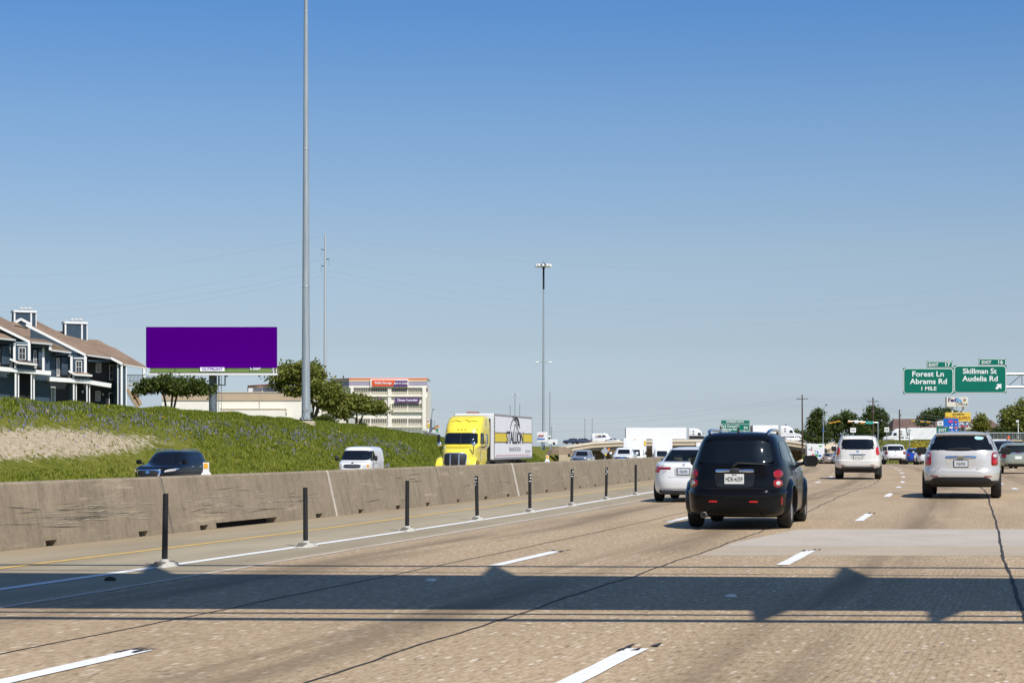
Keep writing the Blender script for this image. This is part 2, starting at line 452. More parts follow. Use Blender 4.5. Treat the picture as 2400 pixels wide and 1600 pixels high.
YS = list(np.arange(-40, 20, 2.0)) + list(np.arange(20, 120, 1.5)) + list(np.arange(120, 520, 6.0)) + [540, 600, 700, 900, 1300]
road = struct(grid_sheet('road', list(np.arange(-13.9, 9.6, .9)) + [9.6], YS, lambda o, y: zr(y, o), ROAD))
opp = struct(grid_sheet('far_road', [-38.6, -37, -34, -30, -26, -22, -18, -15, -13.7], YS, lambda o, y: zopp(o, y) - .004, OPPR))

# left bank: toe at the far carriageway, grassy crest, level ground behind
def crest(Y): return lerp(Y, [-60, 60, 100, 125, 157, 190, 240, 330, 420, 470, 520, 900], [4.2, 4.0, 3.80, 3.62, 3.36, 2.95, 2.0, 1.55, 1.15, .6, .4, .4])
def hump(o, Y): return .10 * math.sin(.31 * Y + .5 * o) * math.sin(.9 * o + .17 * Y) + .06 * math.sin(.9 * Y + 1.7 * o)
def zleft(o, Y):
    d = -lerp(Y, [0, 300, 420], [38.6, 38.6, 49.0]) - o; zb = zopp(-38.6, Y); zc = crest(Y)
    if d <= 0: return zb
    t = min(1.0, d / 10.6); k = math.sin(t * math.pi / 2) ** 1.15
    z = zb + (zc - zb) * k
    if d > 10.6: z -= min(1.2, .022 * (d - 10.6))
    return z + hump(o, Y) * min(1.0, d / 3.0)
def soil_l(x, y, z):
    # bare chalk patch on the slope, left of the picture
    o = off_of(x, y); d = -38.6 - o
    px = 1200 + F * x / max(y, 5); py = HZ - F * (z - EYE) / max(y, 5)
    a = lerp(px, [-900, 0, 120, 260, 420, 470], [.62, .62, .60, .50, .30, 0]) if .5 < d < 8 else 0
    return a * max(0, 1 - abs(d - 3.9) / 2.5) * 1.5
OL = [-38.6] + list(np.arange(-39.4, -52, -.7)) + [-53, -55, -58, -62, -68, -76, -90, -120, -200, -400, -900, -2500]
YL = list(np.arange(-60, 60, 6.0)) + list(np.arange(60, 260, 1.6)) + list(np.arange(260, 480, 4.0)) + [484, 488, 520, 600, 800, 1200, 2000, 4000]
bank_l = struct(grid_sheet('left_bank', OL[::-1], YL, lambda o, y: zleft(o, y), SOIL, uv=False, soil=soil_l))

def zright(o, Y):
    zb = zr(Y, o); d = o - 9.6
    if d <= 0: return zb - .02
    T = lerp(Y, [-60, 120, 200, 300, 420, 480, 900, 4000], [.0, .0, .6, 1.5, 2.15, 2.3, 1.0, 1.0])
    t = min(1.0, d / 15.0); k = t * t * (3 - 2 * t)
    return zb + (T - zb) * k + hump(o, Y) * .5 * min(1, d / 3)
OR_ = [9.6, 10, 10.8] + list(np.arange(12, 28, 1.3)) + [30, 34, 40, 50, 70, 110, 200, 500, 1200, 2500]
bank_r = struct(grid_sheet('right_bank', OR_, list(np.arange(-60, 120, 10.0)) + list(np.arange(120, 480, 3.5)) + [484, 488, 520, 600, 800, 1200, 2000, 4000], zright, SOIL, uv=False, soil=lambda x, y, z: 0.0))

# ------------------------------------------------------------ paint, joints, slab patch (parts of the road)
def strip(o0, o1, y0, y1, mat, name, dz=.004, step=1.0, wig=0.0, parent=road, rag=0.0):
    n = max(2, int((y1 - y0) / step) + 1); V = []; Fs = []
    for i in range(n):
        y = y0 + (y1 - y0) * i / (n - 1)
        if callable(o0): oa = o0(y); ob = oa + o1
        else: oa, ob = o0, o1
        k = wig * (math.sin(1.3 * y) + .6 * math.sin(3.1 * y + 1) + .4 * math.sin(7.7 * y))
        a = random.uniform(-rag, rag); b = random.uniform(-rag, rag)
        V += [(RX(oa + k + a, y), y, zr(y, oa) + dz), (RX(ob + k + b, y), y, zr(y, ob) + dz)]
    for i in range(n - 1): Fs.append((2 * i, 2 * i + 1, 2 * i + 3, 2 * i + 2))
    me = bpy.data.meshes.new(name); me.from_pydata(V, [], Fs); me.update()
    return link_obj(name, me, parent, mat)

def fit_line(pts):
    ys = []; os_ = []
    for px, py in pts:
        g = G(px, py); ys.append(g.y); os_.append(off_of(g.x, g.y))
    return np.polyfit(ys, os_, 1)
strip(lambda y: lerp(y, [0, 18.7, 31, 40, 55, 80], [-9.85, -9.88, -9.96, -10.08, -10.40, -10.6]), .14, -20, 240, LINEW, 'edge_line', rag=.008)
strip(lambda y: lerp(y, [0, 24, 31, 38, 48, 66], [-11.55, -11.52, -11.55, -11.75, -11.95, -12.18]), .11, -20, 240, LINEY, 'yellow_line', rag=.012)
strip(lambda y: lerp(y, [0, 16, 26, 49, 80], [-8.72, -8.75, -9.0, -9.34, -9.6]), .11, -20, 140, LINEF, 'worn_line', .0045, .8, 0, road, .02)
strip(-4.262, -4.238, -10, 110, SEAM, 'pavement_joint', .004, .35, .018)
strip(-6.795, -6.775, -10, 110, SEAM, 'pavement_joint', .004, .35, .012)
strip(lambda y: lerp(y, [-10, 10, 14.4, 24.4, 42, 100, 160], [.35, .0, -.17, -.48, -.70, -.8, -.8]), .034, -10, 160, SEAM, 'pavement_joint', .005, .35, .005, road, .007)
strip(3.3, 3.33, -10, 160, SEAM, 'pavement_joint', .004, .35, .02)
for o, far0 in ((-3.08, 13.2), (-6.06, 13.1), (.22, 9.5), (3.45, 15.0)):
    k = 0; first = o
    while far0 + k * 12.2 < 330:
        y1 = far0 + k * 12.2; wd = .075 + (.03 if y1 > 90 else 0)
        if first < -6: o = lerp(y1 - 1, [12, 24, 36, 60], [-5.98, -6.14, -6.29, -6.4])
        if first < -2.9 and first > -3.2: o = lerp(y1 - 1, [12, 23, 35, 45, 55, 69, 93, 117, 143, 180], [-2.74, -2.92, -2.97, -3.06, -3.17, -3.28, -3.28, -3.0, -2.5, -2.2])
        strip(o - wd, o + wd, y1 - 3.0, y1, LINEW, 'lane_dash', .0065, .5, 0, road, .006)
        if y1 < 150:   # rubber and sealant scuffs at the end of a dash
            V = []; m = MB()
            for q in range(6):
                a = random.uniform(-.10, .10); yy = y1 + random.uniform(-.25, .15); L = random.uniform(.12, .38); hw = random.uniform(.012, .032)
                p = [(RX(o + a - hw, yy), yy, zr(yy, o) + .008 + q * .0004), (RX(o + a + hw, yy), yy, zr(yy, o) + .008 + q * .0004), (RX(o + a + hw * .4, yy + L), yy + L, zr(yy + L, o) + .008 + q * .0004)]
                m.add(p, [(0, 1, 2)])
            if first in (-3.08, -6.06): m.build('dark_scuff', SMEAR, road)
        k += 1
for k in range(24):      # lines on the far carriageway
    for o in (-20.5, -24.2, -27.9, -31.6):
        if k % 2 == 0:
            y = 60 + k * 12.2
            V = [(RX(o - .06, y), y, zopp(o, y) + .004), (RX(o + .06, y), y, zopp(o, y) + .004), (RX(o + .06, y + 3), y + 3, zopp(o, y + 3) + .004), (RX(o - .06, y + 3), y + 3, zopp(o, y + 3) + .004)]
            me = bpy.data.meshes.new('lane_dash'); me.from_pydata(V, [], [(0, 1, 2, 3)]); link_obj('lane_dash', me, opp, LINEW)

# newer concrete slab let into the right lanes, in two pours
def slab_sheet(o0f, o1, y0, y1, dz, mat, n=8):
    V = []; Fs = []
    for i in range(n + 1):
        for j in range(n + 1):
            # the slab's ends run square to the picture, its left side follows the lane joint
            y = y0 + (y1 - y0) * i / n; o0 = o0f(y); o = o0 + (o1 - o0) * j / n
            V.append((RX(o, y), y, zr(y, o) + dz))
    for i in range(n):
        for j in range(n):
            a = i * (n + 1) + j; Fs.append((a, a + 1, a + n + 2, a + n + 1))
    me = bpy.data.meshes.new('concrete_patch'); me.from_pydata(V, [], Fs); me.update()
    return link_obj('concrete_patch', me, road, mat)
PATCH2 = concrete_material('older_patch_concrete', (.37, .30, .215), (.46, .385, .285), False)
slab_sheet(lambda y: -4.2, 8.0, 24.3, 26.6, .002, PATCH2)
slab_sheet(lambda y: -4.2 + .45 * max(0, y - 27.5) / 4, 8.0, 26.6, 31.6, .0025, PATCH)

# raised pavement markers and road debris
def road_button(px, py, label):
    g = G(px, py); m = MB(); m.lathe([(.055, 0), (.054, .006), (.045, .016), (.025, .021), (.004, .022)], (0, 0, 0), n=14)
    o = m.build('pavement_marker', M('ceramic_button', (.62, .62, .58), .35, var=.1, vscale=20), None, 40); o.location = g
    tag(o, label, 'road marker', 'ceramic pavement markers')
road_button(1010, 1360, 'round ceramic pavement marker in the shade near the middle of the road')
road_button(1713, 1397, 'pale ceramic pavement marker in the shade below the black car')
for i, (px, py, sz, lab) in enumerate(((258, 1360, .045, 'dark clod lying on the shaded managed lane'), (642, 1212, .09, 'broken tan chunk of concrete by the long drain slot'),
                                       (1012, 1172, .05, 'small tan lump at the foot of the barrier'))):
    g = G(px, py); m = MB(); rs = []
    for z, r in ((0, 1), (.35, 1.1), (.7, .8), (.95, .35)):
        rs.append([(g.x + math.cos(a) * sz * r * random.uniform(.8, 1.2) * 1.3, g.y + math.sin(a) * sz * r * random.uniform(.8, 1.2), g.z + z * sz) for a in np.linspace(0, 2 * math.pi, 8)[:-1]])
    m.loft(rs); o = m.build('debris', M('debris%d' % i, ((.03, .03, .03), (.5, .38, .24), (.5, .36, .2))[i], .9), None)
    tag(o, lab, 'debris')

# ------------------------------------------------------------ median barrier: cast segments with drain slots
BO, BH = -13.55, .90       # centre line offset, height
def barrier_ring(y, z0):
    pr = [(.30, 0), (.295, .05), (.12, BH - .03), (.09, BH)]
    lo = []
    for x, z in pr:
        if z < z0: x = .30 + (.12 - .30) * max(0, z0 - .05) / (BH - .08); z = z0
        lo.append((x, z))
    ring = [(RX(BO + x, y), y, zr(y, BO) + z) for x, z in lo] + [(RX(BO - x, y), y, zr(y, BO) + z) for x, z in lo[::-1]]
    return ring
ords = ['leftmost', 'second', 'third', 'fourth', 'fifth', 'sixth', 'seventh', 'eighth', 'ninth', 'tenth', 'eleventh', 'twelfth', 'thirteenth', 'fourteenth', 'fifteenth', 'sixteenth']
joints = [15.5 + 7.5 * k for k in range(18)]
long_slot = (32.2, 34.9)
vis = 0
for k in range(len(joints) - 1):
    y0, y1 = joints[k] + .012, joints[k + 1] - .012
    cuts = []
    for q in (1.2, 3.7, 6.2):
        a = joints[k] + q + random.uniform(-.2, .2)
        if not (long_slot[0] - .6 < a < long_slot[1] + .3): cuts.append((a, a + random.uniform(.26, .36)))
    if y0 < long_slot[0] < y1: cuts.append(long_slot)
    cuts.sort(); spans = []; y = y0
    for a, b in cuts: spans += [(y, a, 0.0), (a, b, .085 if (a, b) != long_slot else .10)]; y = b
    spans.append((y, y1, 0.0))
    m = MB()
    for a, b, z0 in spans:
        n = max(1, int((b - a) / .8)); m.loft([barrier_ring(a + (b - a) * i / n, z0) for i in range(n + 1)])
    seg = m.build('concrete_barrier', CONC, None, 30)
    for a, b in cuts:      # near-black fill: the shade inside each drain slot, put into the colour
        m = MB(); m.loft([[(RX(BO + x, y), y, zr(y, BO) + z) for x, z in ((.10, 0), (.10, .075), (-.2, .075), (-.2, 0))] for y in (a - .02, b + .02)]); m.build('slot_shade_fill', M('slot_shade_black', (.02, .018, .015), .95), seg)
    # dark stain and scuff geometry stays in the material; a grout strip shows at every joint
    jm = MB(); jr = [(.303, 0), (.298, .05), (.123, BH - .028), (.092, BH + .003)]
    def jring(y): return [(RX(BO + x, y), y, zr(y, BO) + z) for x, z in jr] + [(RX(BO - x, y), y, zr(y, BO) + z) for x, z in jr[::-1]]
    wj = .07 if k == 3 else (.16 if k == 5 else .025)
    jm.loft([jring(y0 - .012), jring(y0 + wj)])
    jm.build('joint_grout', M('pale_grout', (.52, .47, .39), .9, var=.2, vscale=4) if wj > .05 else M('dark_grout', (.16, .135, .11), .9, var=.2, vscale=4), seg, 30)
    # scrapes left by passing vehicles, thickest on the first segments
    for q in range(46 if k in (1, 2) else 12):
        yy = random.uniform(y0 + .2, y1 - 1.4) if k > 1 else min(y1 - 1.2, random.gauss(27.2, 1.0)); L = random.uniform(.3, 1.5); zz = random.gauss(.40, .10) if k <= 2 else random.uniform(.2, .75); hw = random.uniform(.002, .0065); dzz = random.uniform(-.06, .06)
        if yy < y0 + .1 or yy + L > y1 - .1: continue
        def fp(y, z): return (RX(BO + .30 - (.18) * (z - .05) / (BH - .08) + .004, y), y, zr(y, BO) + z)
        me = bpy.data.meshes.new('scrape'); me.from_pydata([fp(yy, zz), fp(yy + L * .5, zz - hw + dzz * .5), fp(yy + L, zz + dzz), fp(yy + L * .5, zz + hw + dzz * .5)], [], [(0, 1, 2, 3)])
        link_obj('scrape', me, seg, M('pale_scrape', (.42, .365, .285), .9, var=.3, vscale=9) if random.random() < .66 else M('dark_scrape', (.10, .085, .065), .9, var=.3, vscale=9))
    lab = 'concrete median barrier segment, %s from the left edge of the picture' % (ords + ['seventeenth', 'eighteenth'])[vis]; vis += 1
    if y0 < long_slot[0] < y1: lab = 'concrete median barrier segment with the long low drain slot'
    tag(seg, lab, 'barrier', 'concrete median barrier segments')

# reflectors standing on the barrier top
for px, ht, lab in ((483, .21, 'white barrier-top reflector with amber square in front of the black oncoming car'), (1283, .20, 'white barrier-top reflector with amber square right of the yellow truck')):
    ys = np.arange(20, 80, .02); pxs = [1200 + F * RX(BO, y) / y for y in ys]; Y = float(ys[int(np.argmin(np.abs(np.array(pxs) - px)))])
    b = empty('barrier_reflector', lab, 'reflector', (RX(BO, Y), Y, zr(Y, BO) + BH), 0, 'barrier reflectors')
    m = MB(); m.loft([[(sx * w_, sy * .03, z) for sx, sy in ((-1, -1), (1, -1), (1, 1), (-1, 1))] for w_, z in ((.085, 0), (.075, .02), (.05, .06), (.045, ht * .55), (.05, ht))]); m.build('body', SIGNW, b)
    m = MB(); m.box((0, -.033, ht * .72), (.07, .006, .085)); m.build('reflector', M('amber_sheet', (.85, .42, .03), .4), b)

# ------------------------------------------------------------ tubular delineator posts on their curb pads
posts = [(378, 1300, 171), (702, 1255, 0), (935, 1219, 0), (1096, 1194, 0), (1217, 1176, 0), (1313, 1161, 0), (1392, 1147, 0), (1460, 1136, 0)]
PADM = M('pad_white', (.46, .44, .39), .75, var=.25, vscale=14, bump=.3, bscale=20)
POSTM = M('post_black', (.014, .014, .015), .5, var=.25, vscale=10)
extra = []
for i in range(len(posts) + len(extra)):
    if i < len(posts):
        g = G(posts[i][0] / .98, posts[i][1] / .98); Y = g.y; oo = off_of(g.x, Y)
    else: Y = extra[i - len(posts)]; oo = -9.36
    hh = .84 * random.uniform(.97, 1.02)
    labs = ['nearest black tubular lane post, leftmost of the row on white pads', 'second black lane post from the left on its white pad', 'third black lane post from the left on its white pad',
            'fourth lane post from the left with worn white bands at its top', 'fifth lane post from the left with scuffed white top', 'sixth lane post from the left with scuffed white top',
            'seventh lane post from the left with flecked white top', 'eighth lane post from the left, just before the white sedan']
    e = empty('lane_post', labs[i] if i < 8 else 'black lane post hidden behind the white sedan and black car', 'lane post', (RX(oo, Y), Y, zr(Y, oo)), -heading(Y), 'tubular lane posts')
    m = MB(); lean = random.uniform(-.02, .02)
    m.loft([[(math.cos(a) * r + lean * z, math.sin(a) * r * .8, z) for a in np.linspace(0, 2 * math.pi, 13)[:-1]] for z, r in ((.04, .036), (.06, .036), (hh - .04, .034), (hh, .034), (hh + .002, .028))])
    p = m.build('post', POSTM, e, 40)
    if 3 <= i <= 6:
        for q in range(3):
            z = hh - .03 - q * .06 - random.uniform(0, .015); a0 = random.uniform(-2.6, -1.2); da = random.uniform(.7, 1.5); mm = MB()
            ring = lambda zz: [(math.cos(a0 + da * t) * .0365 + lean * zz, math.sin(a0 + da * t) * .0365 * .8, zz) for t in np.linspace(0, 1, 5)]
            mm.loft([ring(z - random.uniform(.015, .03)), ring(z)], cap=False, closed=False); mm.build('worn_reflector', SIGNW, p)
    # pad: two ribbed half-ramps either side of the post socket
    m = MB()
    m.loft([[(sx * wx, y, z) for sx, z in ((-1, 0), (-.75, zz), (.75, zz), (1, 0))] for y, wx, zz in ((-.31, .05, .004), (-.22, .10, .02), (-.08, .12, .05), (.0, .125, .058), (.08, .12, .05), (.22, .10, .02), (.31, .05, .004))])
    m.build('pad', PADM, e)
    for y in (-.25, -.205, -.16, -.115, .115, .16, .205, .25):
        zz = lerp(abs(y), [.08, .22, .31], [.05, .02, .004]); m = MB(); m.box((0, y, zz + .006), (.15 - abs(y) * .2, .014, .022))
        m.build('pad_rib', M('pad_grime', (.20, .18, .15), .85, var=.3, vscale=20), e)
    m = MB(); m.lathe([(.06, .045), (.055, .075), (.042, .085)], n=12); m.build('socket', PADM, e, 40)

# ------------------------------------------------------------ overhead sign gantry above the camera: only its shadow is in view
def shadow_to(px, py, z):
    """Point at height z whose shadow falls on the road at this pixel."""
    g = G(px, py); t = (z - g.z) / SV.z; return Vector((g.x + SV.x * t, g.y + SV.y * t, z))
gan = empty('sign_gantry', 'overhead sign gantry spanning the road above the view, casting the band of shade', 'gantry')
def chord(rowL, rowR, z, rad, name):
    a, b = shadow_to(-300, rowL, z), shadow_to(2500, rowR, z)
    d = b - a; a -= d * .3; b += d * .45
    m = MB(); m.tube(a, b, rad, n=8); m.build(name, STEEL, gan); return a, b
zl_, zu_ = 6.4, 9.2
c1 = chord(1446, 1458, zl_, .10, 'chord'); c2 = chord(1322, 1331, zu_, .09, 'chord')
c3 = chord(1432, 1444, zl_ + .1, .05, 'chord'); c4 = chord(1333, 1350, zu_, .035, 'chord')
# deep sign panels hung in a row on the truss: together they throw the solid band
def panel_pt(t, up):
    a = shadow_to(-300, 1424, zl_ + .15); b = shadow_to(2500, 1432, zl_ + .15)
    c = shadow_to(-300, 1341, zu_ - .1); d = shadow_to(2500, 1356, zu_ - .1)
    return (a + (b - a) * t) if not up else (c + (d - c) * t)
for t0, t1 in ((-.30, .02), (.02, .34), (.34, .70), (.70, 1.4)):
    m = MB(); m.slab([panel_pt(t0, 0), panel_pt(t1 + .003, 0), panel_pt(t1 + .003, 1), panel_pt(t0, 1)], (0, .05, .02)); m.build('sign_panel', ALU, gan)
for t in np.arange(-.27, 1.4, .145):       # gussets and braces between chords and panels
    for ca, up, s in ((c1, 0, 1), (c2, 1, -1)):
        t = t + (.072 if up else 0); ta = (t + .3) / 1.75; pa = ca[0] + (ca[1] - ca[0]) * ta
        pb = panel_pt(t - .004, up); pc = panel_pt(t + .026, up)
        if random.random() < .45:
            m = MB(); m.slab([pa, pa + (ca[1] - ca[0]) * .003, pc, pb], (0, 0, .04)); m.build('gusset', STEEL, gan)
for e_ in (c1, c2):
    pass
for sgn in (0, 1):
    for ca in (c1, c2):
        top = ca[sgn]; m = MB(); m.tube((top.x, top.y, -.5), top, .22, .2, 12); m.build('post', STEEL, gan)
    m = MB(); m.tube(c1[sgn], c2[sgn], .12); m.build('end_frame', STEEL, gan)

# ------------------------------------------------------------ grass tufts and wildflowers on the banks
def tufts(name, label, N, place, hmin, hmax, mat, blades=4, kind='stuff', wid=.05):
    V = []; Fs = []
    for _ in range(N):
        r = place()
        if r is None: continue
        x, y, z, sc = r; h = random.uniform(hmin, hmax) * sc
        for b in range(blades):
            a = random.uniform(0, 2 * math.pi); sp = random.uniform(.2, .75) * h; wv = wid * random.uniform(.6, 1.4) * (.5 + sc * .5)
            bx, by = x + random.uniform(-.12, .12), y + random.uniform(-.12, .12)
            tx, ty = bx + math.cos(a) * sp, by + math.sin(a) * sp; px_, py_ = -math.sin(a) * wv, math.cos(a) * wv
            k = len(V); V += [(bx - px_, by - py_, z - .03), (bx + px_, by + py_, z - .03), (tx, ty, z + h)]; Fs.append((k, k + 1, k + 2))
    me = bpy.data.meshes.new(name); me.from_pydata(V, [], Fs); me.update()
    o = link_obj(name, me, None, mat); return tag(o, label, 'grass' if 'flower' not in name else 'flowers', None, 'stuff')
GRASSM = leaf_material('grass_blades', (.072, .108, .008), (.265, .290, .030))
def left_spot():
    Y = 62 + 240 * random.random() ** 1.25; d = random.uniform(.2, 13.5); o = -38.6 - d; x = RX(o, Y); z = zleft(o, Y)
    s = soil_l(x, Y, z) if d < 9.5 else 0
    if random.random() < s * 1.15: return None
    return x, Y, z, (.75 + Y / 240.0) * (.55 if s > .15 else 1)
tufts('grass', 'rough green grass covering the left bank', 80000, left_spot, .05, .155, GRASSM, 4, wid=.03)
def right_spot():
    Y = random.uniform(150, 470); o = 9.8 + random.uniform(0, 24); x = RX(o, Y)
    return x, Y, zright(o, Y), 1.5
tufts('grass', 'sunlit grass on the far right bank below the cross street', 9000, right_spot, .1, .32, leaf_material('dry_grass_blades', (.15, .16, .035), (.36, .34, .10)), 4, wid=.1)
def flower_spot(band):
    def f():
        Y = 66 + 105 * random.random() ** 1.5; d = band(Y); o = -38.6 - d
        if d < .3 or math.sin(.33 * Y + 1.1 * d) * math.sin(.85 * Y - 1.6 * d) < random.uniform(-.7, .25): return None
        return RX(o, Y), Y, zleft(o, Y) + .05, .75 + Y / 240.0
    return f
BLUEF = M('bluebonnet_petals', (.17, .165, .31), .8); YELF = M('yellow_petals', (.72, .46, .02), .7)
tufts('wildflowers', 'drift of blue wildflowers across the left bank', 4200, flower_spot(lambda Y: random.gauss(lerp(Y, [66, 100, 120, 140, 190], [6.9, 6.6, 5.6, 4.6, 3.6]), 1.05)), .07, .13, BLUEF, 2, wid=.024)
tufts('wildflowers', 'scattered yellow flowers on the left bank', 70, flower_spot(lambda Y: random.uniform(3, 10)), .08, .11, YELF, 3, wid=.03)
def yr_spot():
    Y = random.gauss(330, 18); o = 9.6 + random.gauss(10 + (Y - 330) * .12, 1.2); x = RX(o, Y)
    return x, Y, zright(o, Y) + .1, 1.3
tufts('wildflowers', 'streak of yellow flowers on the right bank', 700, yr_spot, .15, .3, M('mustard_petals', (.45, .33, .02), .8), 4, wid=.07)
# ------------------------------------------------------------ vehicles
def pchip(xs, ys):
    xs = np.array(xs, float); ys = np.array(ys, float); h = np.diff(xs); d = np.diff(ys) / h; n = len(xs); m = np.zeros(n)
    for i in range(1, n - 1):
        if d[i - 1] * d[i] > 0:
            w1 = 2 * h[i] + h[i - 1]; w2 = h[i] + 2 * h[i - 1]; m[i] = (w1 + w2) / (w1 / d[i - 1] + w2 / d[i])
    m[0], m[-1] = d[0], d[-1]
    def f(x):
        i = int(min(max(np.searchsorted(xs, x) - 1, 0), n - 2)); t = (min(max(x, xs[0]), xs[-1]) - xs[i]) / h[i]
        return float((1 + 2 * t) * (1 - t) ** 2 * ys[i] + t * (1 - t) ** 2 * h[i] * m[i] + t * t * (3 - 2 * t) * ys[i + 1] + t * t * (t - 1) * h[i] * m[i + 1])
    return f

class Shell:
    """A body shell stacked from plan outlines: rows are (z, rear y, front y, half width, rear roundness, front roundness)."""
    def __init__(s, rows):
        rows = [r if len(r) == 6 else (*r, 5.5, 4.0) for r in rows]
        zs = [r[0] for r in rows]; s.rows = rows; s.z0, s.z1 = zs[0], zs[-1]
        s.fr, s.ff, s.fw, s.fnr, s.fnf = [pchip(zs, [r[k] for r in rows]) for k in range(1, 6)]
        L = []
        for a, b in zip(zs[:-1], zs[1:]):
            n = max(1, min(4, int((b - a) / .05) + 1)); L += [a + (b - a) * i / n for i in range(n)]
        s.levels = L + [zs[-1]]
    def prm(s, z): return s.fr(z), s.ff(z), s.fw(z), s.fnr(z), s.fnf(z)
    def rear(s, x, z):
        a, b, w_, nr, nf = s.prm(z); m = (a + b) / 2; q = min(1, abs(x) / w_); return m - (m - a) * max(0, 1 - q ** nr) ** (1 / nr)
    def front(s, x, z):
        a, b, w_, nr, nf = s.prm(z); m = (a + b) / 2; q = min(1, abs(x) / w_); return m + (b - m) * max(0, 1 - q ** nf) ** (1 / nf)
    def side(s, y, z):
        a, b, w_, nr, nf = s.prm(z); m = (a + b) / 2; n = nr if y < m else nf; q = min(1, abs(y - m) / (m - a)); return w_ * max(0, 1 - q ** n) ** (1 / n)
    def ring(s, z, n=56):
        a, b, w_, nr, nf = s.prm(z); m = (a + b) / 2; L = (b - a) / 2; out = []
        for i in range(n):
            t = 2 * math.pi * (i + .5) / n; c, si = math.cos(t), math.sin(t); e = nf if si > 0 else nr
            out.append((w_ * math.copysign(abs(c) ** (2 / e), c), m + L * math.copysign(abs(si) ** (2 / e), si), z))
        return out
    def surf(s, side):
        if side == 'rear': return lambda a, z: Vector((a, s.rear(a, z), z))
        if side == 'front': return lambda a, z: Vector((a, s.front(a, z), z))
        if side == 'R': return lambda a, z: Vector((s.side(a, z), a, z))
        return lambda a, z: Vector((-s.side(a, z), a, z))

OUTN = {'rear': Vector((0, -1, .2)), 'front': Vector((0, 1, .3)), 'R': Vector((1, 0, .1)), 'L': Vector((-1, 0, .1))}
def patch_mesh(surf, outn, quad, n=8.0, off=.006, bulge=0.0, res=7, skirt=.015):
    q = [Vector((p[0], p[1])) for p in quad]; V = []; Fs = []
    def pos(a, b, o):
        m = max(abs(a), abs(b))
        if m > 1e-6:
            th = math.atan2(b, a); c, s_ = abs(math.cos(th)), abs(math.sin(th))
            k = (c ** n + s_ ** n) ** (-1 / n) * max(c, s_); a, b = a * k, b * k
        u, v = (a + 1) / 2, (b + 1) / 2
        p = (q[0] * (1 - u) + q[1] * u) * (1 - v) + (q[3] * (1 - u) + q[2] * u) * v
        e = .004; P0 = surf(p.x, p.y); d1 = surf(p.x + e, p.y) - surf(p.x - e, p.y); d2 = surf(p.x, p.y + e) - surf(p.x, p.y - e)
        nn = d1.cross(d2)
        if nn.length < 1e-12: nn = outn.copy()
        nn.normalize()
        if nn.dot(outn) < 0: nn = -nn
        return P0 + nn * (o + bulge * (1 - m * m))
    g = np.linspace(-1, 1, res + 1)
    for b in g:
        for a in g: V.append(pos(float(a), float(b), off))
    w_ = res + 1
    for i in range(res):
        for j in range(res): Fs.append((i * w_ + j, i * w_ + j + 1, (i + 1) * w_ + j + 1, (i + 1) * w_ + j))
    edge = [(i, 0) for i in range(res)] + [(res, j) for j in range(res)] + [(i, res) for i in range(res, 0, -1)] + [(0, j) for j in range(res, 0, -1)]
    k0 = len(V)
    for i, j in edge: V.append(pos(float(g[i]), float(g[j]), -skirt - bulge * 0))
    E_ = [j * w_ + i for i, j in edge]; n_ = len(edge)
    for t in range(n_): Fs.append((E_[t], k0 + t, k0 + (t + 1) % n_, E_[(t + 1) % n_]))
    return V, Fs

def rect(x0, x1, z0, z1): return [(x0, z0), (x1, z0), (x1, z1), (x0, z1)]
def disc(x, z, r, rz=None): rz = rz or r; return rect(x - r, x + r, z - rz, z + rz)
def mir(q): return [(-q[1][0], q[1][1]), (-q[0][0], q[0][1]), (-q[3][0], q[3][1]), (-q[2][0], q[2][1])]

def inside(q, p):
    s = None
    for i in range(4):
        a, b = q[i], q[(i + 1) % 4]; c = (b[0] - a[0]) * (p[1] - a[1]) - (b[1] - a[1]) * (p[0] - a[0])
        if s is None: s = c > 0
        elif (c > 0) != s: return False
    return True

def wheel(par, y, x, r, wd, side, rim=ALU, spokes=5):
    """Wheel centred at (x, y): tyre, rim and spokes on the outer face."""
    s = 1 if side == 'R' else -1
    m = MB(); rr = r * .66
    m.lathe([(rr, -wd / 2), (r * .86, -wd / 2), (r * .97, -wd * .42), (r, -wd * .3), (r, wd * .3), (r * .97, wd * .42), (r * .86, wd / 2), (rr, wd / 2), (rr * .97, wd * .2), (rr * .97, -wd * .2)], (x, y, r), 'x', 28)
    t = m.build('wheel', RUBBER, par, 50)
    m = MB(); xo = x + s * wd * .30
    m.lathe([(rr * .98, s * wd * .17), (rr * .9, s * wd * .1), (rr * .86, -s * wd * .1), (.01, -s * wd * .1)], (xo, y, r), 'x', 28); m.build('rim', rim, t, 40)
    for k in range(spokes):
        a = 2 * math.pi * k / spokes + .3; m = MB(); d = Vector((0, math.cos(a), math.sin(a))); c = Vector((xo + s * wd * .05, y, r))
        m.tube(c, c + d * rr * .9, rr * .16, rr * .12, 6); m.build('spoke', rim, t)
    m = MB(); m.lathe([(rr * .2, s * wd * .02), (rr * .18, s * wd * .14), (.004, s * wd * .15)], (xo, y, r), 'x', 12); m.build('hub_cap', rim, t, 40)
    return t

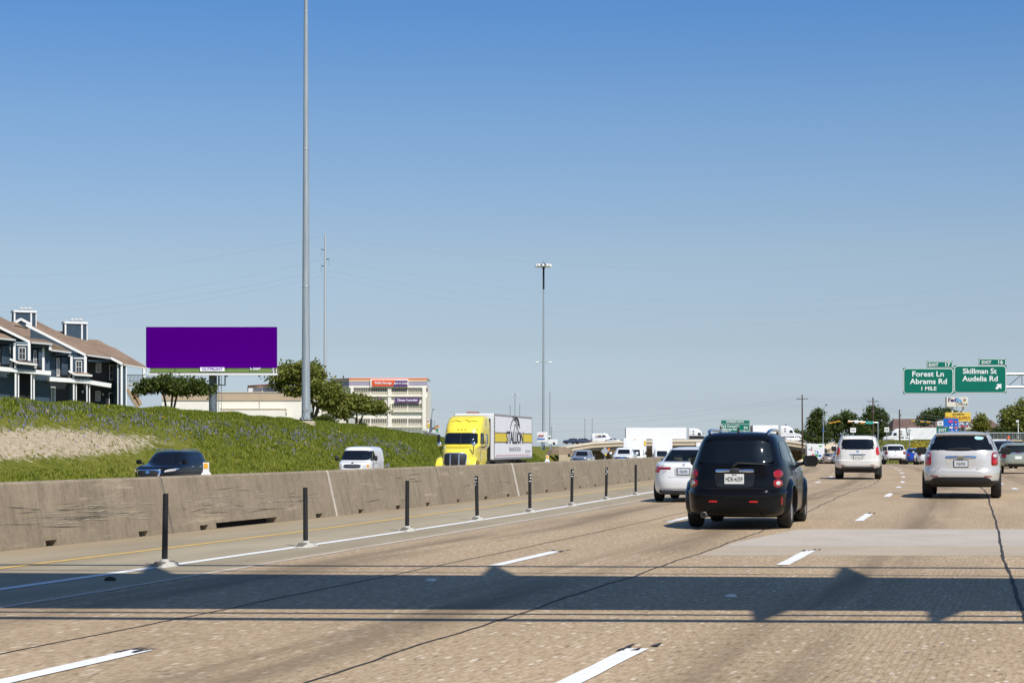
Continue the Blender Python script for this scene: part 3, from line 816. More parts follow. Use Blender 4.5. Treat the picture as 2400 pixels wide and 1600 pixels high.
def vehicle(name, label, rows, paint, loc, head, wheels, parts, cat='car', group=None, cut=True, cabin=None, seats=None, floor=True):
    """rows: shell; wheels: (list of y, radius, width, half track); parts: (name, side, quad, material, options)."""
    car = empty(name, label, cat, loc, -head, group)
    sh = Shell(rows)
    m = MB(); m.loft([sh.ring(z) for z in sh.levels])
    body = m.build('body', paint, car, 38)
    ys, r, wd, tr = wheels
    if cut:
        cm = MB()
        for y in ys:
            for s in (-1, 1): cm.lathe([(r * 1.16, -.22), (r * 1.16, .30)] if s > 0 else [(r * 1.16, -.30), (r * 1.16, .22)], (s * tr, y, r * 1.02), 'x', 32)
        c = cm.build('cutter', paint); md = body.modifiers.new('arch', 'BOOLEAN'); md.object = c; md.operation = 'DIFFERENCE'; md.solver = 'EXACT'
        dg = bpy.context.evaluated_depsgraph_get(); me = bpy.data.meshes.new_from_object(body.evaluated_get(dg))
        body.modifiers.clear(); old = body.data; body.data = me; bpy.data.meshes.remove(old); bpy.data.objects.remove(c)
        me.materials.clear(); me.materials.append(paint)
        me.polygons.foreach_set('use_smooth', [True] * len(me.polygons)); me.set_sharp_from_angle(angle=R(38))
        m = MB()
        m.box((0, (ys[0] + ys[-1]) / 2, r * 1.5), (tr * 2 - wd * 1.05, abs(ys[0] - ys[-1]) + r * 2.6, r * 1.5)); m.build('underbody', BLACKPL, car)
        for y in ys: m = MB(); m.tube((-tr, y, r * .9), (tr, y, r * .9), .05, .05, 8); m.build('axle', BLACKPL, car)
    # open the window areas of the shell
    wins = [(sd, q) for (nm, sd, q, mt, op) in parts if op.get('open')]
    if wins:
        bm = bmesh.new(); bm.from_mesh(body.data); kill = []
        for f in bm.faces:
            c = f.calc_center_median(); nv = f.normal
            for sd, q in wins:
                if nv.dot(OUTN[sd].normalized()) < .25: continue
                p = (c.x, c.z) if sd in ('rear', 'front') else (c.y, c.z)
                cx = sum(t[0] for t in q) / 4; cz = sum(t[1] for t in q) / 4
                if inside([(cx + (t[0] - cx) * .97, cz + (t[1] - cz) * .97) for t in q], p): kill.append(f); break
        bmesh.ops.delete(bm, geom=kill, context='FACES'); bm.to_mesh(body.data); bm.free()
        zb = cabin[2] if cabin else sh.z1 * .6
        m = MB(); m.box((0, (cabin[0] + cabin[1]) / 2, zb - .05), (sh.fw(zb) * 1.7, cabin[1] - cabin[0], .06)); m.build('cabin_floor', INTER, car)
        for (x, y, z, mt) in (seats or []):
            m = MB(); m.bevbox((x, y, z - .28), (.46, .14, .5), .05); st = m.build('seat', mt, car, 50)
            m = MB(); m.bevbox((x, y - .02, z + .08), (.27, .10, .19), .045); m.build('headrest', mt, st, 50)
            m = MB(); m.tube((x - .05, y, z - .05), (x - .05, y, z + .04), .008); m.build('headrest_post', ALU, st); m = MB(); m.tube((x + .05, y, z - .05), (x + .05, y, z + .04), .008); m.build('headrest_post', ALU, st)
    objs = {}
    for (nm, sd, q, mt, op) in parts:
        V, Fs = patch_mesh(sh.surf(sd), OUTN[sd], q, op.get('n', 8), op.get('off', .006), op.get('bulge', 0), op.get('res', 7))
        m = MB(); m.add(V, Fs); par = objs.get(op.get('on'), car) if op.get('on') else car
        o = m.build(nm, mt, par, 45)
        if 'label' in op: o['label'] = op['label']
        objs[op.get('id', nm)] = o
    for y in ys:
        for s in ('L', 'R'): wheel(car, y, (1 if s == 'R' else -1) * (tr), r, wd, s)
        if not cut:
            for s in ('L', 'R'):
                V, Fs = patch_mesh(sh.surf(s), OUTN[s], disc(y, r * 1.02, r * 1.14), 2.2, .003, 0, 8); m = MB(); m.add(V, Fs); m.build('wheel_arch', BLACKPL, car)
    car['shell'] = 0; del car['shell']
    return car, sh

def mirror(car, x, y, z, mt, sx=.24, sz=.16, glass=True):
    s = 1 if x > 0 else -1
    m = MB(); m.bevbox((x, y, z), (sx, .13, sz), .045); o = m.build('side_mirror', mt, car, 50)
    m = MB(); m.tube((x - s * sx * .4, y + .02, z - sz * .2), (x - s * (sx * .5 + .14), y + .05, z - sz * .35), .03, .035); m.build('mirror_arm', BLACKPL, o, 40)
    if glass: m = MB(); m.box((x, y - .068, z), (sx * .82, .006, sz * .78)); m.build('mirror_glass', GLASSD, o)
    return o

def tail_light(items, mt): return items

def flare(car, sh, y0, z0, r, mt, side, out=.05, wid=.09):
    """A raised lip round a wheel arch."""
    s = 1 if side == 'R' else -1; rings = []
    for a in np.linspace(R(-22), R(202), 22):
        ring = []
        for q, ox in ((-.01, .012), (.0, out), (wid * .45, out * .92), (wid, .0), (wid * .9, -.03), (0, -.03)):
            y = y0 + math.cos(a) * (r + q); z = z0 + math.sin(a) * (r + q)
            zz = max(z, sh.z0 + .02); ring.append((s * (sh.side(y, zz) + ox), y, z))
        rings.append(ring)
    m = MB(); m.loft(rings); m.build('fender_flare', mt, car, 45)

def exhaust(car, x, y, z, r=.045):
    m = MB(); m.lathe([(r * .8, .25), (r, .22), (r, 0), (r * .82, -.004), (r * .78, .12), (.004, .13)], (x, y, z), 'y', 18)
    m.build('exhaust_tip', M('exhaust_steel', (.22, .20, .18), .45, .8), car, 40)

def plate(car, sh, x, z, w_, h_, s, side='rear', mat=PLATE, ink=INK, size=None, frame=True):
    y = sh.rear(x, z) - .022
    if frame: m = MB(); m.box((x, y + .010, z), (w_ + .03, .012, h_ + .03)); fr = m.build('plate_frame', BLACKPL, car)
    m = MB(); m.bevbox((x, y, z), (w_, .008, h_), .003); p = m.build('licence_plate', mat, car)
    if s: text(s, size or h_ * .62, ink, p, (x, y - .006, z - h_ * .04), bold=.012, sx=.60, ext=.001)
    return p

def at_px(px, Y, opposite=False):
    X = PX(px, Y); o = off_of(X, Y); return (X, Y, zopp(o, Y) if opposite else zr(Y, o)), heading(Y) + (math.pi if opposite else 0)

W_ = dict(open=True, n=9, off=.003)
# ---- the black retro wagon in the next lane
rows = [(.20, -2.08, 2.0, .74), (.24, -2.18, 2.1, .82), (.36, -2.235, 2.2, .862), (.56, -2.24, 2.23, .872), (.615, -2.225, 2.23, .874), (.645, -2.14, 2.23, .868),
        (.80, -2.125, 2.22, .856), (.97, -2.10, 2.12, .825), (1.03, -2.09, 1.45, .80), (1.08, -2.075, 1.2, .775), (1.28, -1.99, .85, .705), (1.46, -1.885, .5, .635),
        (1.54, -1.79, .3, .578), (1.585, -1.60, .1, .47), (1.603, -1.2, -.25, .25), (1.606, -.9, -.5, .1)]
rows = [(*r, 5.0, 3.6) for r in rows]
tl = M('ruby_lens', (.30, .004, .008), .12, 0, .5)
DARKREC = M('recess_black', (.004, .004, .005), .35, 0, .5)
parts = [('rear_window', 'rear', [(-.63, 1.08), (.63, 1.08), (.525, 1.455), (-.525, 1.455)], GLASSR, dict(W_)),
         ('plate_recess', 'rear', [(-.30, .69), (.30, .69), (.34, .93), (-.34, .93)], DARKREC, dict(n=9, off=.004)),
         ('tailgate_seam', 'rear', rect(-.64, .64, .663, .672), INTER, dict(off=.003, n=30)),
         ('tailgate_handle', 'rear', rect(-.315, .315, .93, .985), CHROME, dict(n=6, off=.012, bulge=.014)),
         ('emblem', 'rear', [(-.085, .915), (.075, .915), (.085, 1.0), (-.075, 1.0)], BLACKPL, dict(n=6, off=.028, bulge=.008)),
         ('bumper_reflector', 'rear', rect(-.41, -.27, .445, .472), REDB, dict(n=5, off=.006)), ('bumper_reflector', 'rear', rect(.25, .39, .445, .472), REDB, dict(n=5, off=.006)),
         ('side_window', 'R', [(-1.62, 1.12), (-.52, 1.08), (-.5, 1.44), (-1.45, 1.43)], GLASSD, dict(n=7)), ('side_window', 'R', [(-.44, 1.08), (.78, 1.09), (.42, 1.42), (-.42, 1.45)], GLASSD, dict(n=9)),
         ('side_window', 'L', [(-1.62, 1.12), (-.52, 1.08), (-.5, 1.44), (-1.45, 1.43)], GLASSD, dict(n=7)), ('side_window', 'L', [(-.44, 1.08), (.78, 1.09), (.42, 1.42), (-.42, 1.45)], GLASSD, dict(n=9)),
         ('windshield', 'front', [(-.66, 1.13), (.66, 1.13), (.54, 1.44), (-.54, 1.44)], GLASSD, dict(n=8)),
         ('side_reflector', 'R', rect(-1.98, -1.94, .40, .53), REDL, dict(n=6)),
         ('door_handle', 'R', rect(-.62, -.42, .93, .965), CHROME, dict(n=5, off=.02)), ('door_handle', 'R', rect(.36, .56, .93, .965), CHROME, dict(n=5, off=.02)),
         ('door_seam', 'R', rect(-.485, -.478, .42, 1.06), INTER, dict(n=30, off=.003)), ('door_seam', 'R', rect(.61, .617, .42, 1.06), INTER, dict(n=30, off=.003))]
for s in (-1, 1):
    for k, z in enumerate((.905, .755)):
        parts.append(('tail_light', 'rear', disc(s * .685, z, .066), tl, dict(n=2, off=.008, bulge=.016, id='tl%d%d' % (s, k), res=9)))
        parts.append(('tail_light_rim', 'rear', disc(s * .685, z, .074), DARKREC, dict(n=2, off=.004, on='tl%d%d' % (s, k))))
        if k: parts.append(('reverse_lamp', 'rear', disc(s * .685, z, .036), WHTL, dict(n=2, off=.018, bulge=.012, on='tl%d%d' % (s, k))))
loc, hd = at_px(1757, 33.5)
hhr, sh = vehicle('black_wagon', 'shiny black retro wagon ahead in the next lane with round tail lights', rows, BLACKP, loc, hd + R(-.5), ([-1.30, 1.33], .335, .225, .745), parts, 'car',
                  cabin=(-1.9, .3, 1.02), seats=[(-.36, -.55, 1.1, SEATG), (.36, -.55, 1.1, SEATG), (-.37, .35, 1.12, SEATG), (.37, .35, 1.12, SEATG)])
for s in ('L', 'R'):
    flare(hhr, sh, -1.30, .345, .37, BLACKP, s, .055, .11); flare(hhr, sh, 1.33, .345, .37, BLACKP, s, .055, .11)
plate(hhr, sh, -.005, .825, .32, .165, 'HDK•6359', size=.105, frame=False)
text('TEXAS', .028, INK, hhr, (-.005, sh.rear(0, .825) - .03, .893), bold=.01, ext=.001)
exhaust(hhr, -.485, -2.30, .24, .052)
m = MB(); py_ = sh.rear(0, 1.05) - .02
m.path([(-.03, sh.rear(0, 1.03) - .02, 1.03), (.06, sh.rear(.06, 1.08) - .035, 1.085), (.22, sh.rear(.22, 1.08) - .03, 1.078), (.48, sh.rear(.48, 1.075) - .028, 1.066)], [.022, .02, .014, .008], 8)
m.build('wiper', BLACKPL, hhr, 40)
for s in (-1, 1):
    m = MB(); m.path([(s * .47, -1.66, 1.55), (s * .50, -1.55, 1.605), (s * .505, -1.2, 1.63), (s * .50, -.4, 1.635), (s * .49, .05, 1.60), (s * .46, .12, 1.55)], .026, 8); m.build('roof_rail', CHROME, hhr, 50)
m = MB(); m.loft([[(.0 + x * k - .02, -1.45 + y * k, z) for x, y in ((-.02, -.06), (.02, -.06), (.015, .07), (-.015, .07))] for z, k in ((1.59, 1), (1.63, .75), (1.70, .2))]); m.build('antenna_fin', BLACKPL, hhr, 40)
mirror(hhr, 1.0, .62, 1.10, BLACKP, .26, .19); mirror(hhr, -1.0, .62, 1.10, BLACKP, .26, .19)

# ---- white sedan in the left lane
rows = [(.20, -2.25, 2.3, .76), (.26, -2.40, 2.4, .87), (.42, -2.46, 2.47, .915), (.56, -2.47, 2.47, .923), (.70, -2.455, 2.45, .921), (.86, -2.44, 2.3, .90), (.97, -2.42, 2.0, .875), (1.03, -2.38, 1.5, .85), (1.055, -2.25, 1.25, .835),
        (1.085, -1.78, 1.08, .79), (1.22, -1.42, .72, .72), (1.36, -1.06, .40, .645), (1.43, -.80, .2, .575), (1.463, -.5, -.05, .43), (1.475, -.3, -.2, .2)]
rows = [(*r, 4.6, 3.4) for r in rows]
parts = [('rear_window', 'rear', [(-.66, 1.10), (.66, 1.10), (.56, 1.385), (-.56, 1.385)], GLASST, dict(W_)),
         ('windshield', 'front', [(-.68, 1.12), (.68, 1.12), (.58, 1.38), (-.58, 1.38)], GLASST, dict(W_)),
         ('tail_light', 'rear', [(-.86, .80), (-.66, .78), (-.64, .95), (-.84, .95)], REDB, dict(n=6, off=.008, bulge=.01, id='a')), ('tail_light', 'rear', [(.66, .78), (.86, .80), (.84, .95), (.64, .95)], REDB, dict(n=6, off=.008, bulge=.01)),
         ('lamp_strip', 'rear', rect(-.64, -.34, .875, .935), REDL, dict(n=14, off=.006)), ('lamp_strip', 'rear', rect(.34, .64, .875, .935), REDL, dict(n=14, off=.006)),
         ('plate_recess', 'rear', rect(-.24, .24, .70, .925), M('recess_grey', (.45, .45, .44), .5), dict(n=10, off=.003)),
         ('boot_seam', 'rear', rect(-.55, .55, .665, .672), STEEL, dict(n=30, off=.003)), ('bumper_crease', 'rear', rect(-.60, .60, .36, .372), STEEL, dict(n=30, off=.003)),
         ('side_window', 'R', [(-1.25, 1.11), (.95, 1.11), (.45, 1.39), (-.95, 1.39)], GLASSD, dict(n=6)), ('side_window', 'L', [(-1.25, 1.11), (.95, 1.11), (.45, 1.39), (-.95, 1.39)], GLASSD, dict(n=6)),
         ('emblem', 'rear', disc(0, 1.0, .035, .022), STEEL, dict(n=3, off=.01))]
loc, hd = at_px(1632, 49.0)
acc, sh = vehicle('white_sedan', 'white four-door sedan half hidden behind the black wagon', rows, WHITEP, loc, hd, ([-1.40, 1.40], .33, .225, .80), parts,
                  cabin=(-1.3, .8, .95), seats=[(-.38, -.75, 1.08, SEATB), (0, -.75, 1.02, SEATB), (.38, -.75, 1.08, SEATB), (-.38, .2, 1.1, SEATB), (.38, .2, 1.1, SEATB)])
plate(acc, sh, 0, .82, .31, .155, 'CRJ 4276', mat=M('plate_blue_grey', (.55, .60, .66), .4), size=.09)
text('ACCORD', .05, M('badge_grey', (.3, .3, .32), .3, .8), acc, (-.52, sh.rear(-.58, .99) - .03, .985), ext=.003); text('EX-L', .045, M('badge_grey'), acc, (-.50, sh.rear(-.55, .82) - .03, .83), ext=.003)
exhaust(acc, -.60, -2.42, .30, .05); exhaust(acc, .60, -2.42, .30, .05)
mirror(acc, .98, .62, 1.08, WHITEP, .2, .13); mirror(acc, -.98, .62, 1.08, WHITEP, .2, .13)
m = MB(); m.bevbox((0, -2.36, .27), (1.2, .2, .12), .03); m.build('rear_valance', BLACKPL, acc)
acc.scale = (.93, .93, .92)

# ---- pearl-white tall SUV
rows = [(.45, -2.1, 2.1, .80), (.50, -2.32, 2.3, .90), (.62, -2.385, 2.38, .935), (.80, -2.39, 2.39, .94), (.835, -2.335, 2.39, .937), (1.05, -2.325, 2.36, .925), (1.14, -2.315, 2.2, .915), (1.20, -2.31, 1.55, .90), (1.28, -2.295, 1.2, .88),
        (1.55, -2.215, .85, .80), (1.74, -2.13, .58, .735), (1.80, -2.09, .4, .70), (1.84, -1.95, .2, .60), (1.858, -1.5, -.2, .35), (1.862, -1.1, -.4, .1)]
rows = [(*r, 6.5, 4) for r in rows]
parts = [('rear_window', 'rear', [(-.70, 1.26), (.70, 1.26), (.615, 1.70), (-.615, 1.70)], GLASSR, dict(W_)),
         ('tail_light', 'rear', [(-.885, 1.04), (-.74, 1.04), (-.715, 1.30), (-.80, 1.42)], REDB, dict(n=6, off=.01, bulge=.012, id='a')), ('tail_light', 'rear', [(.74, 1.04), (.885, 1.04), (.80, 1.42), (.715, 1.30)], REDB, dict(n=6, off=.01, bulge=.012, id='b')),
         ('lamp_cap', 'rear', [(-.80, 1.36), (-.725, 1.30), (-.69, 1.44), (-.76, 1.48)], WHTL, dict(n=5, off=.009, on='a')), ('lamp_cap', 'rear', [(.725, 1.30), (.80, 1.36), (.76, 1.48), (.69, 1.44)], WHTL, dict(n=5, off=.009, on='b')),
         ('tailgate_garnish', 'rear', rect(-.33, .33, 1.03, 1.08), CHROME, dict(n=6, off=.012, bulge=.01)), ('plate_recess', 'rear', rect(-.27, .27, .84, 1.03), M('recess_pearl', (.5, .48, .44), .5), dict(n=10, off=.003)),
         ('tailgate_seam', 'rear', rect(-.69, -.683, .86, 1.24), STEEL, dict(n=30, off=.003)), ('tailgate_seam', 'rear', rect(.683, .69, .86, 1.24), STEEL, dict(n=30, off=.003)), ('tailgate_seam', 'rear', rect(-.69, .69, .846, .852), STEEL, dict(n=30, off=.003)),
         ('bumper_reflector', 'rear', rect(-.68, -.52, .60, .625), REDL, dict(n=5)), ('bumper_reflector', 'rear', rect(.52, .68, .60, .625), REDL, dict(n=5)),
         ('emblem', 'rear', disc(0, 1.19, .055, .035), CHROME, dict(n=2, off=.01)),
         ('side_window', 'R', [(-2.0, 1.28), (.95, 1.25), (.6, 1.68), (-1.85, 1.70)], GLASSD, dict(n=8)), ('side_window', 'L', [(-2.0, 1.28), (.95, 1.25), (.6, 1.68), (-1.85, 1.70)], GLASSD, dict(n=8)),
         ('windshield', 'front', [(-.72, 1.30), (.72, 1.30), (.64, 1.70), (-.64, 1.70)], GLASSD, dict(n=8))]
loc, hd = at_px(2013, 80.8)
gx, sh = vehicle('white_suv', 'pearl white tall SUV with upright red tail lights in the middle lane', rows, PEARL, loc, hd, ([-1.40, 1.40], .385, .26, .80), parts, 'car', cabin=(-2.1, .4, 1.15),
                 seats=[(-.36, -.6, 1.3, SEATG), (.36, -.6, 1.3, SEATG), (-.38, .25, 1.34, SEATG), (.38, .25, 1.34, SEATG)])
plate(gx, sh, 0, .93, .31, .155, 'BX7 K204', size=.09)
for s in (-1, 1):
    m = MB(); m.path([(s * .66, -1.95, 1.79), (s * .67, -1.8, 1.85), (s * .67, .3, 1.87), (s * .63, .55, 1.80)], .022, 8); m.build('roof_rail', ALU, gx, 50)
    mirror(gx, s * 1.06, .85, 1.30, WHITEP, .24, .24)
m = MB(); m.loft([[(sx * .62, -2.10 + y, z) for sx, y in ((-1, 0), (1, 0), (1, .3), (-1, .3))] for z in (1.745, 1.80)]); m.build('roof_spoiler', PEARL, gx)
m = MB(); m.bevbox((0, -2.2, .50), (1.3, .3, .16), .04); m.build('rear_valance', BLACKPL, gx)
for s in (-1, 1):
    m = MB(); m.box((s * .80, -1.90, .36), (.26, .02, .26)); m.build('mud_flap', BLACKPL, gx)

# ---- champagne crossover ahead in this lane
CHAMP = M('champagne_paint', (.60, .575, .53), .28, .25, .8, var=.02, vscale=3)
rows = [(.30, -2.1, 2.1, .78), (.35, -2.29, 2.3, .87), (.44, -2.365, 2.36, .91), (.60, -2.385, 2.38, .921), (.68, -2.37, 2.37, .92), (.73, -2.33, 2.36, .916), (.95, -2.31, 2.25, .90), (1.08, -2.28, 1.8, .875), (1.14, -2.26, 1.25, .85),
        (1.35, -2.12, .9, .765), (1.53, -1.955, .58, .68), (1.595, -1.88, .4, .635), (1.64, -1.70, .15, .52), (1.665, -1.3, -.2, .3), (1.668, -.9, -.5, .1)]
rows = [(*r, 5.2, 3.6) for r in rows]
parts = [('rear_window', 'rear', [(-.765, 1.185), (.765, 1.185), (.60, 1.545), (-.60, 1.545)], GLASSR, dict(W_)),
         ('tail_light', 'rear', [(-.845, .82), (-.69, .81), (-.70, 1.13), (-.835, 1.15)], REDL, dict(n=5, off=.008, bulge=.014, id='a')), ('tail_light', 'rear', [(.69, .81), (.845, .82), (.835, 1.15), (.70, 1.13)], REDL, dict(n=5, off=.008, bulge=.014, id='b')),
         ('reverse_lamp', 'rear', disc(-.765, 1.055, .045), WHTL, dict(n=2, off=.022, bulge=.008, on='a')), ('reverse_lamp', 'rear', disc(.765, 1.055, .045), WHTL, dict(n=2, off=.022, bulge=.008, on='b')),
         ('brake_lamp', 'rear', disc(-.765, .90, .055), REDB, dict(n=2, off=.022, bulge=.008, on='a')), ('brake_lamp', 'rear', disc(.765, .90, .055), REDB, dict(n=2, off=.022, bulge=.008, on='b')),
         ('tailgate_garnish', 'rear', [(-.34, .985), (.34, .985), (.37, 1.05), (-.37, 1.05)], CHROME, dict(n=5, off=.014, bulge=.016)), ('emblem', 'rear', rect(-.075, .075, .985, 1.045), M('gold_badge', (.6, .45, .2), .3, .9), dict(n=4, off=.035)),
         ('plate_recess', 'rear', [(-.27, .72), (.27, .72), (.37, .985), (-.37, .985)], M('recess_champagne', (.48, .46, .42), .4), dict(n=9, off=.003)),
         ('tailgate_seam', 'rear', rect(-.62, .62, .665, .672), STEEL, dict(n=30, off=.003)), ('lower_cladding', 'rear', [(-.80, .30), (.80, .30), (.62, .53), (-.62, .53)], BLACKPL, dict(n=9, off=.028, res=12)),
         ('side_cladding', 'rear', [(-.88, .31), (-.55, .31), (-.55, .44), (-.87, .44)], BLACKPL, dict(n=9, off=.022)), ('side_cladding', 'rear', [(.55, .31), (.88, .31), (.87, .44), (.55, .44)], BLACKPL, dict(n=9, off=.022)),
         ('bumper_reflector', 'rear', rect(-.70, -.53, .535, .56), REDL, dict(n=5)), ('bumper_reflector', 'rear', rect(.53, .70, .535, .56), REDL, dict(n=5)),
         ('side_window', 'R', [(-1.9, 1.2), (1.0, 1.16), (.6, 1.5), (-1.65, 1.5)], GLASSD, dict(n=7)), ('side_window', 'L', [(-1.9, 1.2), (1.0, 1.16), (.6, 1.5), (-1.65, 1.5)], GLASSD, dict(n=7)),
         ('windshield', 'front', [(-.72, 1.20), (.72, 1.20), (.60, 1.5), (-.60, 1.5)], GLASSD, dict(n=8)),
         ('window_decal', 'rear', [(.32, 1.45), (.50, 1.45), (.53, 1.53), (.30, 1.54)], M('pale_blue_decal', (.35, .62, .68), .5), dict(n=2.5, off=.008))]
loc, hd = at_px(2257, 47.6)
eq, sh = vehicle('champagne_suv', 'champagne-beige crossover straight ahead with a chrome bar on its tailgate', rows, CHAMP, loc, hd + R(1.0), ([-1.42, 1.43], .365, .24, .80), parts, 'car', cabin=(-2.0, .5, 1.05),
                 seats=[(-.38, -.7, 1.2, SEATG), (.38, -.7, 1.2, SEATG), (-.38, .2, 1.22, SEATG), (.38, .2, 1.22, SEATG)])
plate(eq, sh, 0, .86, .31, .155, 'FXJ•0763', size=.09, mat=M('plate_grey', (.58, .6, .6), .4))
text('EQUINOX', .055, M('badge_grey'), eq, (.47, sh.rear(.50, .73) - .04, .735), ext=.003); text('AWD', .045, M('badge_grey'), eq, (-.54, sh.rear(-.5, .73) - .045, .735), ext=.003)
m = MB(); m.loft([[(sx * .60, -1.97 + y, z) for sx, y in ((-1, 0), (1, 0), (1, .35), (-1, .35))] for z in (1.575, 1.61)]); m.build('roof_spoiler', CHAMP, eq)
m = MB(); m.path([(-.30, sh.rear(-.3, 1.21) - .02, 1.215), (0, sh.rear(0, 1.2) - .03, 1.235), (.22, sh.rear(.2, 1.2) - .025, 1.23)], [.016, .02, .016], 8); m.build('wiper', BLACKPL, eq, 40)
for s in (-1, 1):
    mirror(eq, s * 1.03, .62, 1.17, BLACKPL, .26, .19)
    m = MB(); m.path([(s * .55, -1.7, 1.59), (s * .57, -1.55, 1.645), (s * .57, 0, 1.66), (s * .53, .25, 1.60)], .02, 8); m.build('roof_rail', ALU, eq, 50)
eq.scale = (1, 1, .955); gx.scale = (1, 1, .97)

# ---- generic shells for the other vehicles: scaled outlines
SEDAN = [(.20, -2.25, 2.3, .76), (.28, -2.42, 2.4, .88), (.56, -2.47, 2.47, .923), (.86, -2.44, 2.3, .90), (.97, -2.42, 2.0, .875), (1.03, -2.36, 1.5, .85), (1.085, -1.78, 1.08, .79), (1.22, -1.42, .72, .72), (1.36, -1.06, .40, .645), (1.43, -.80, .2, .575), (1.463, -.5, -.05, .43), (1.475, -.3, -.2, .2)]
SUV = [(.38, -2.1, 2.1, .80), (.45, -2.32, 2.3, .9), (.7, -2.38, 2.38, .93), (.95, -2.35, 2.3, .915), (1.08, -2.32, 1.9, .9), (1.14, -2.30, 1.3, .87), (1.4, -2.18, .85, .775), (1.6, -2.0, .5, .68), (1.66, -1.8, .3, .58), (1.69, -1.4, -.1, .4), (1.7, -1, -.4, .15)]
PICK = [(.45, -2.8, 2.7, .82), (.52, -2.9, 2.85, .95), (.8, -2.93, 2.95, 1.0), (1.1, -2.92, 2.9, .99), (1.2, -2.90, 2.6, .97), (1.24, -2.6, 1.5, .95), (1.29, -1.05, 1.25, .93), (1.55, -.98, .85, .82), (1.78, -.88, .45, .72), (1.85, -.7, .25, .6), (1.88, -.4, -.1, .3)]
VAN = [(.38, -2.5, 2.5, .85), (.45, -2.68, 2.65, .96), (.8, -2.72, 2.7, 1.0), (1.12, -2.72, 2.6, 1.0), (1.2, -2.72, 2.2, .995), (1.27, -2.71, 1.95, .985), (1.6, -2.68, 1.6, .93), (1.88, -2.62, 1.3, .85), (2.0, -2.5, 1.1, .75), (2.05, -2.2, .8, .5), (2.065, -1.8, .4, .2)]
def scaled(rows, sl, sw, sz, nr=5, nf=3.6): return [(r[0] * sz, r[1] * sl, r[2] * sl, r[3] * sw, nr, nf) for r in rows]
def rear_car(name, label, base, paint, px, Y, sl=1, sw=1, sz=1, lights=REDL, win=None, extra=(), dh=0, group='cars ahead on the far stretch'):
    rows = scaled(base, sl, sw, sz); sed = base is SEDAN
    zb, zt = (1.10, 1.385) if sed else (1.17, 1.55); zl = (.80, .95) if sed else (.86, 1.08)
    ww = .66 if sed else .72
    ps = [('rear_window', 'rear', [(-ww * sw, zb * sz), (ww * sw, zb * sz), (ww * .84 * sw, zt * sz), (-ww * .84 * sw, zt * sz)], win or GLASSD, dict(n=7, off=.014, res=10)),
          ('tail_light', 'rear', [(-.86 * sw, zl[0] * sz), (-.62 * sw, zl[0] * sz), (-.60 * sw, zl[1] * sz), (-.84 * sw, zl[1] * sz)], lights, dict(n=4, off=.01, bulge=.01)),
          ('tail_light', 'rear', [(.62 * sw, zl[0] * sz), (.86 * sw, zl[0] * sz), (.84 * sw, zl[1] * sz), (.60 * sw, zl[1] * sz)], lights, dict(n=4, off=.01, bulge=.01)),
          ('licence_plate', 'rear', rect(-.16, .16, (zl[0] - .06) * sz, (zl[0] + .10) * sz), PLATE, dict(n=12, off=.012)),
          ('lower_bumper', 'rear', rect(-.66 * sw, .66 * sw, base[0][0] * sz + .01, base[1][0] * sz + .09), BLACKPL, dict(n=8, off=.01)),
          ('side_window', 'L', [(-1.2 * sl, zb * sz), (.95 * sl, zb * sz), (.45 * sl, zt * sz), (-.95 * sl, zt * sz)], GLASSD, dict(n=6)),
          ('side_window', 'R', [(-1.2 * sl, zb * sz), (.95 * sl, zb * sz), (.45 * sl, zt * sz), (-.95 * sl, zt * sz)], GLASSD, dict(n=6))] + list(extra)
    loc, hd = at_px(px, Y)
    c, sh = vehicle(name, label, rows, paint, loc, hd + dh, ([-1.4 * sl, 1.4 * sl], .33 * (1 if sed else 1.08), .22, .80 * sw), ps, 'car', group, cut=False)
    for s in (-1, 1): mirror(c, s * 1.0 * sw, .62 * sl, (zb - .01) * sz, paint, .2, .14, False)
    return c, sh
SAGE = M('sage_green_paint', (.33, .36, .29), .3, .3, .8)
# sage estate at the right edge
sagerows = SUV
sg, sh = rear_car('sage_estate', 'sage green estate car cut by the right edge of the picture', SUV, SAGE, 2379, 96.5, .95, .95, .90, REDL, GLASSR,
                  [('tailgate_garnish', 'rear', rect(-.52, .52, .985, 1.02), CHROME, dict(n=6, off=.012)), ('plate_recess', 'rear', rect(-.28, .28, .70, .96), M('recess_sage', (.25, .28, .22), .5), dict(n=9, off=.004)),
                   ('brake_lamp', 'rear', rect(-.12, .12, 1.03, 1.05), REDL, dict(n=5, off=.012))], group=None)
rear_car('dark_suv', 'dark SUV whose roof shows above the sage estate', SUV, M('dark_grey_paint', (.03, .03, .032), .3, 0, .7), 2345, 121, 1.0, 1.0, 1.02, group=None)
rear_car('white_crossover', 'white crossover with slanted red lights, seen between the two nearer SUVs', SUV, WHITEP, 2093, 168, 1.05, 1.06, 1.04, REDL, None, [('emblem', 'rear', disc(0, 1.13, .05), CHROME, dict(n=2, off=.012))])
rear_car('blue_sedan', 'bright blue sedan beyond the road crest', SEDAN, M('bright_blue_paint', (.008, .06, .42), .25, .2, .9), 2142, 172, .94, .98, .98, REDB)
rear_car('white_coupe', 'white car half hidden behind the champagne crossover', SEDAN, WHITEP, 2170, 160, .95, .98, .95, REDL)
rear_car('tan_sedan', 'small tan sedan beside the box truck far ahead', SEDAN, M('tan_paint', (.32, .25, .20), .35, .3, .6), 1941, 245, .95, 1.0, .98, REDL)
rear_car('silver_blue_car', 'pale blue car peeking out left of the pearl white SUV', SEDAN, M('pale_blue_paint', (.36, .42, .50), .3, .2, .7), 1966, 228, .9, .95, 1.0, REDL)
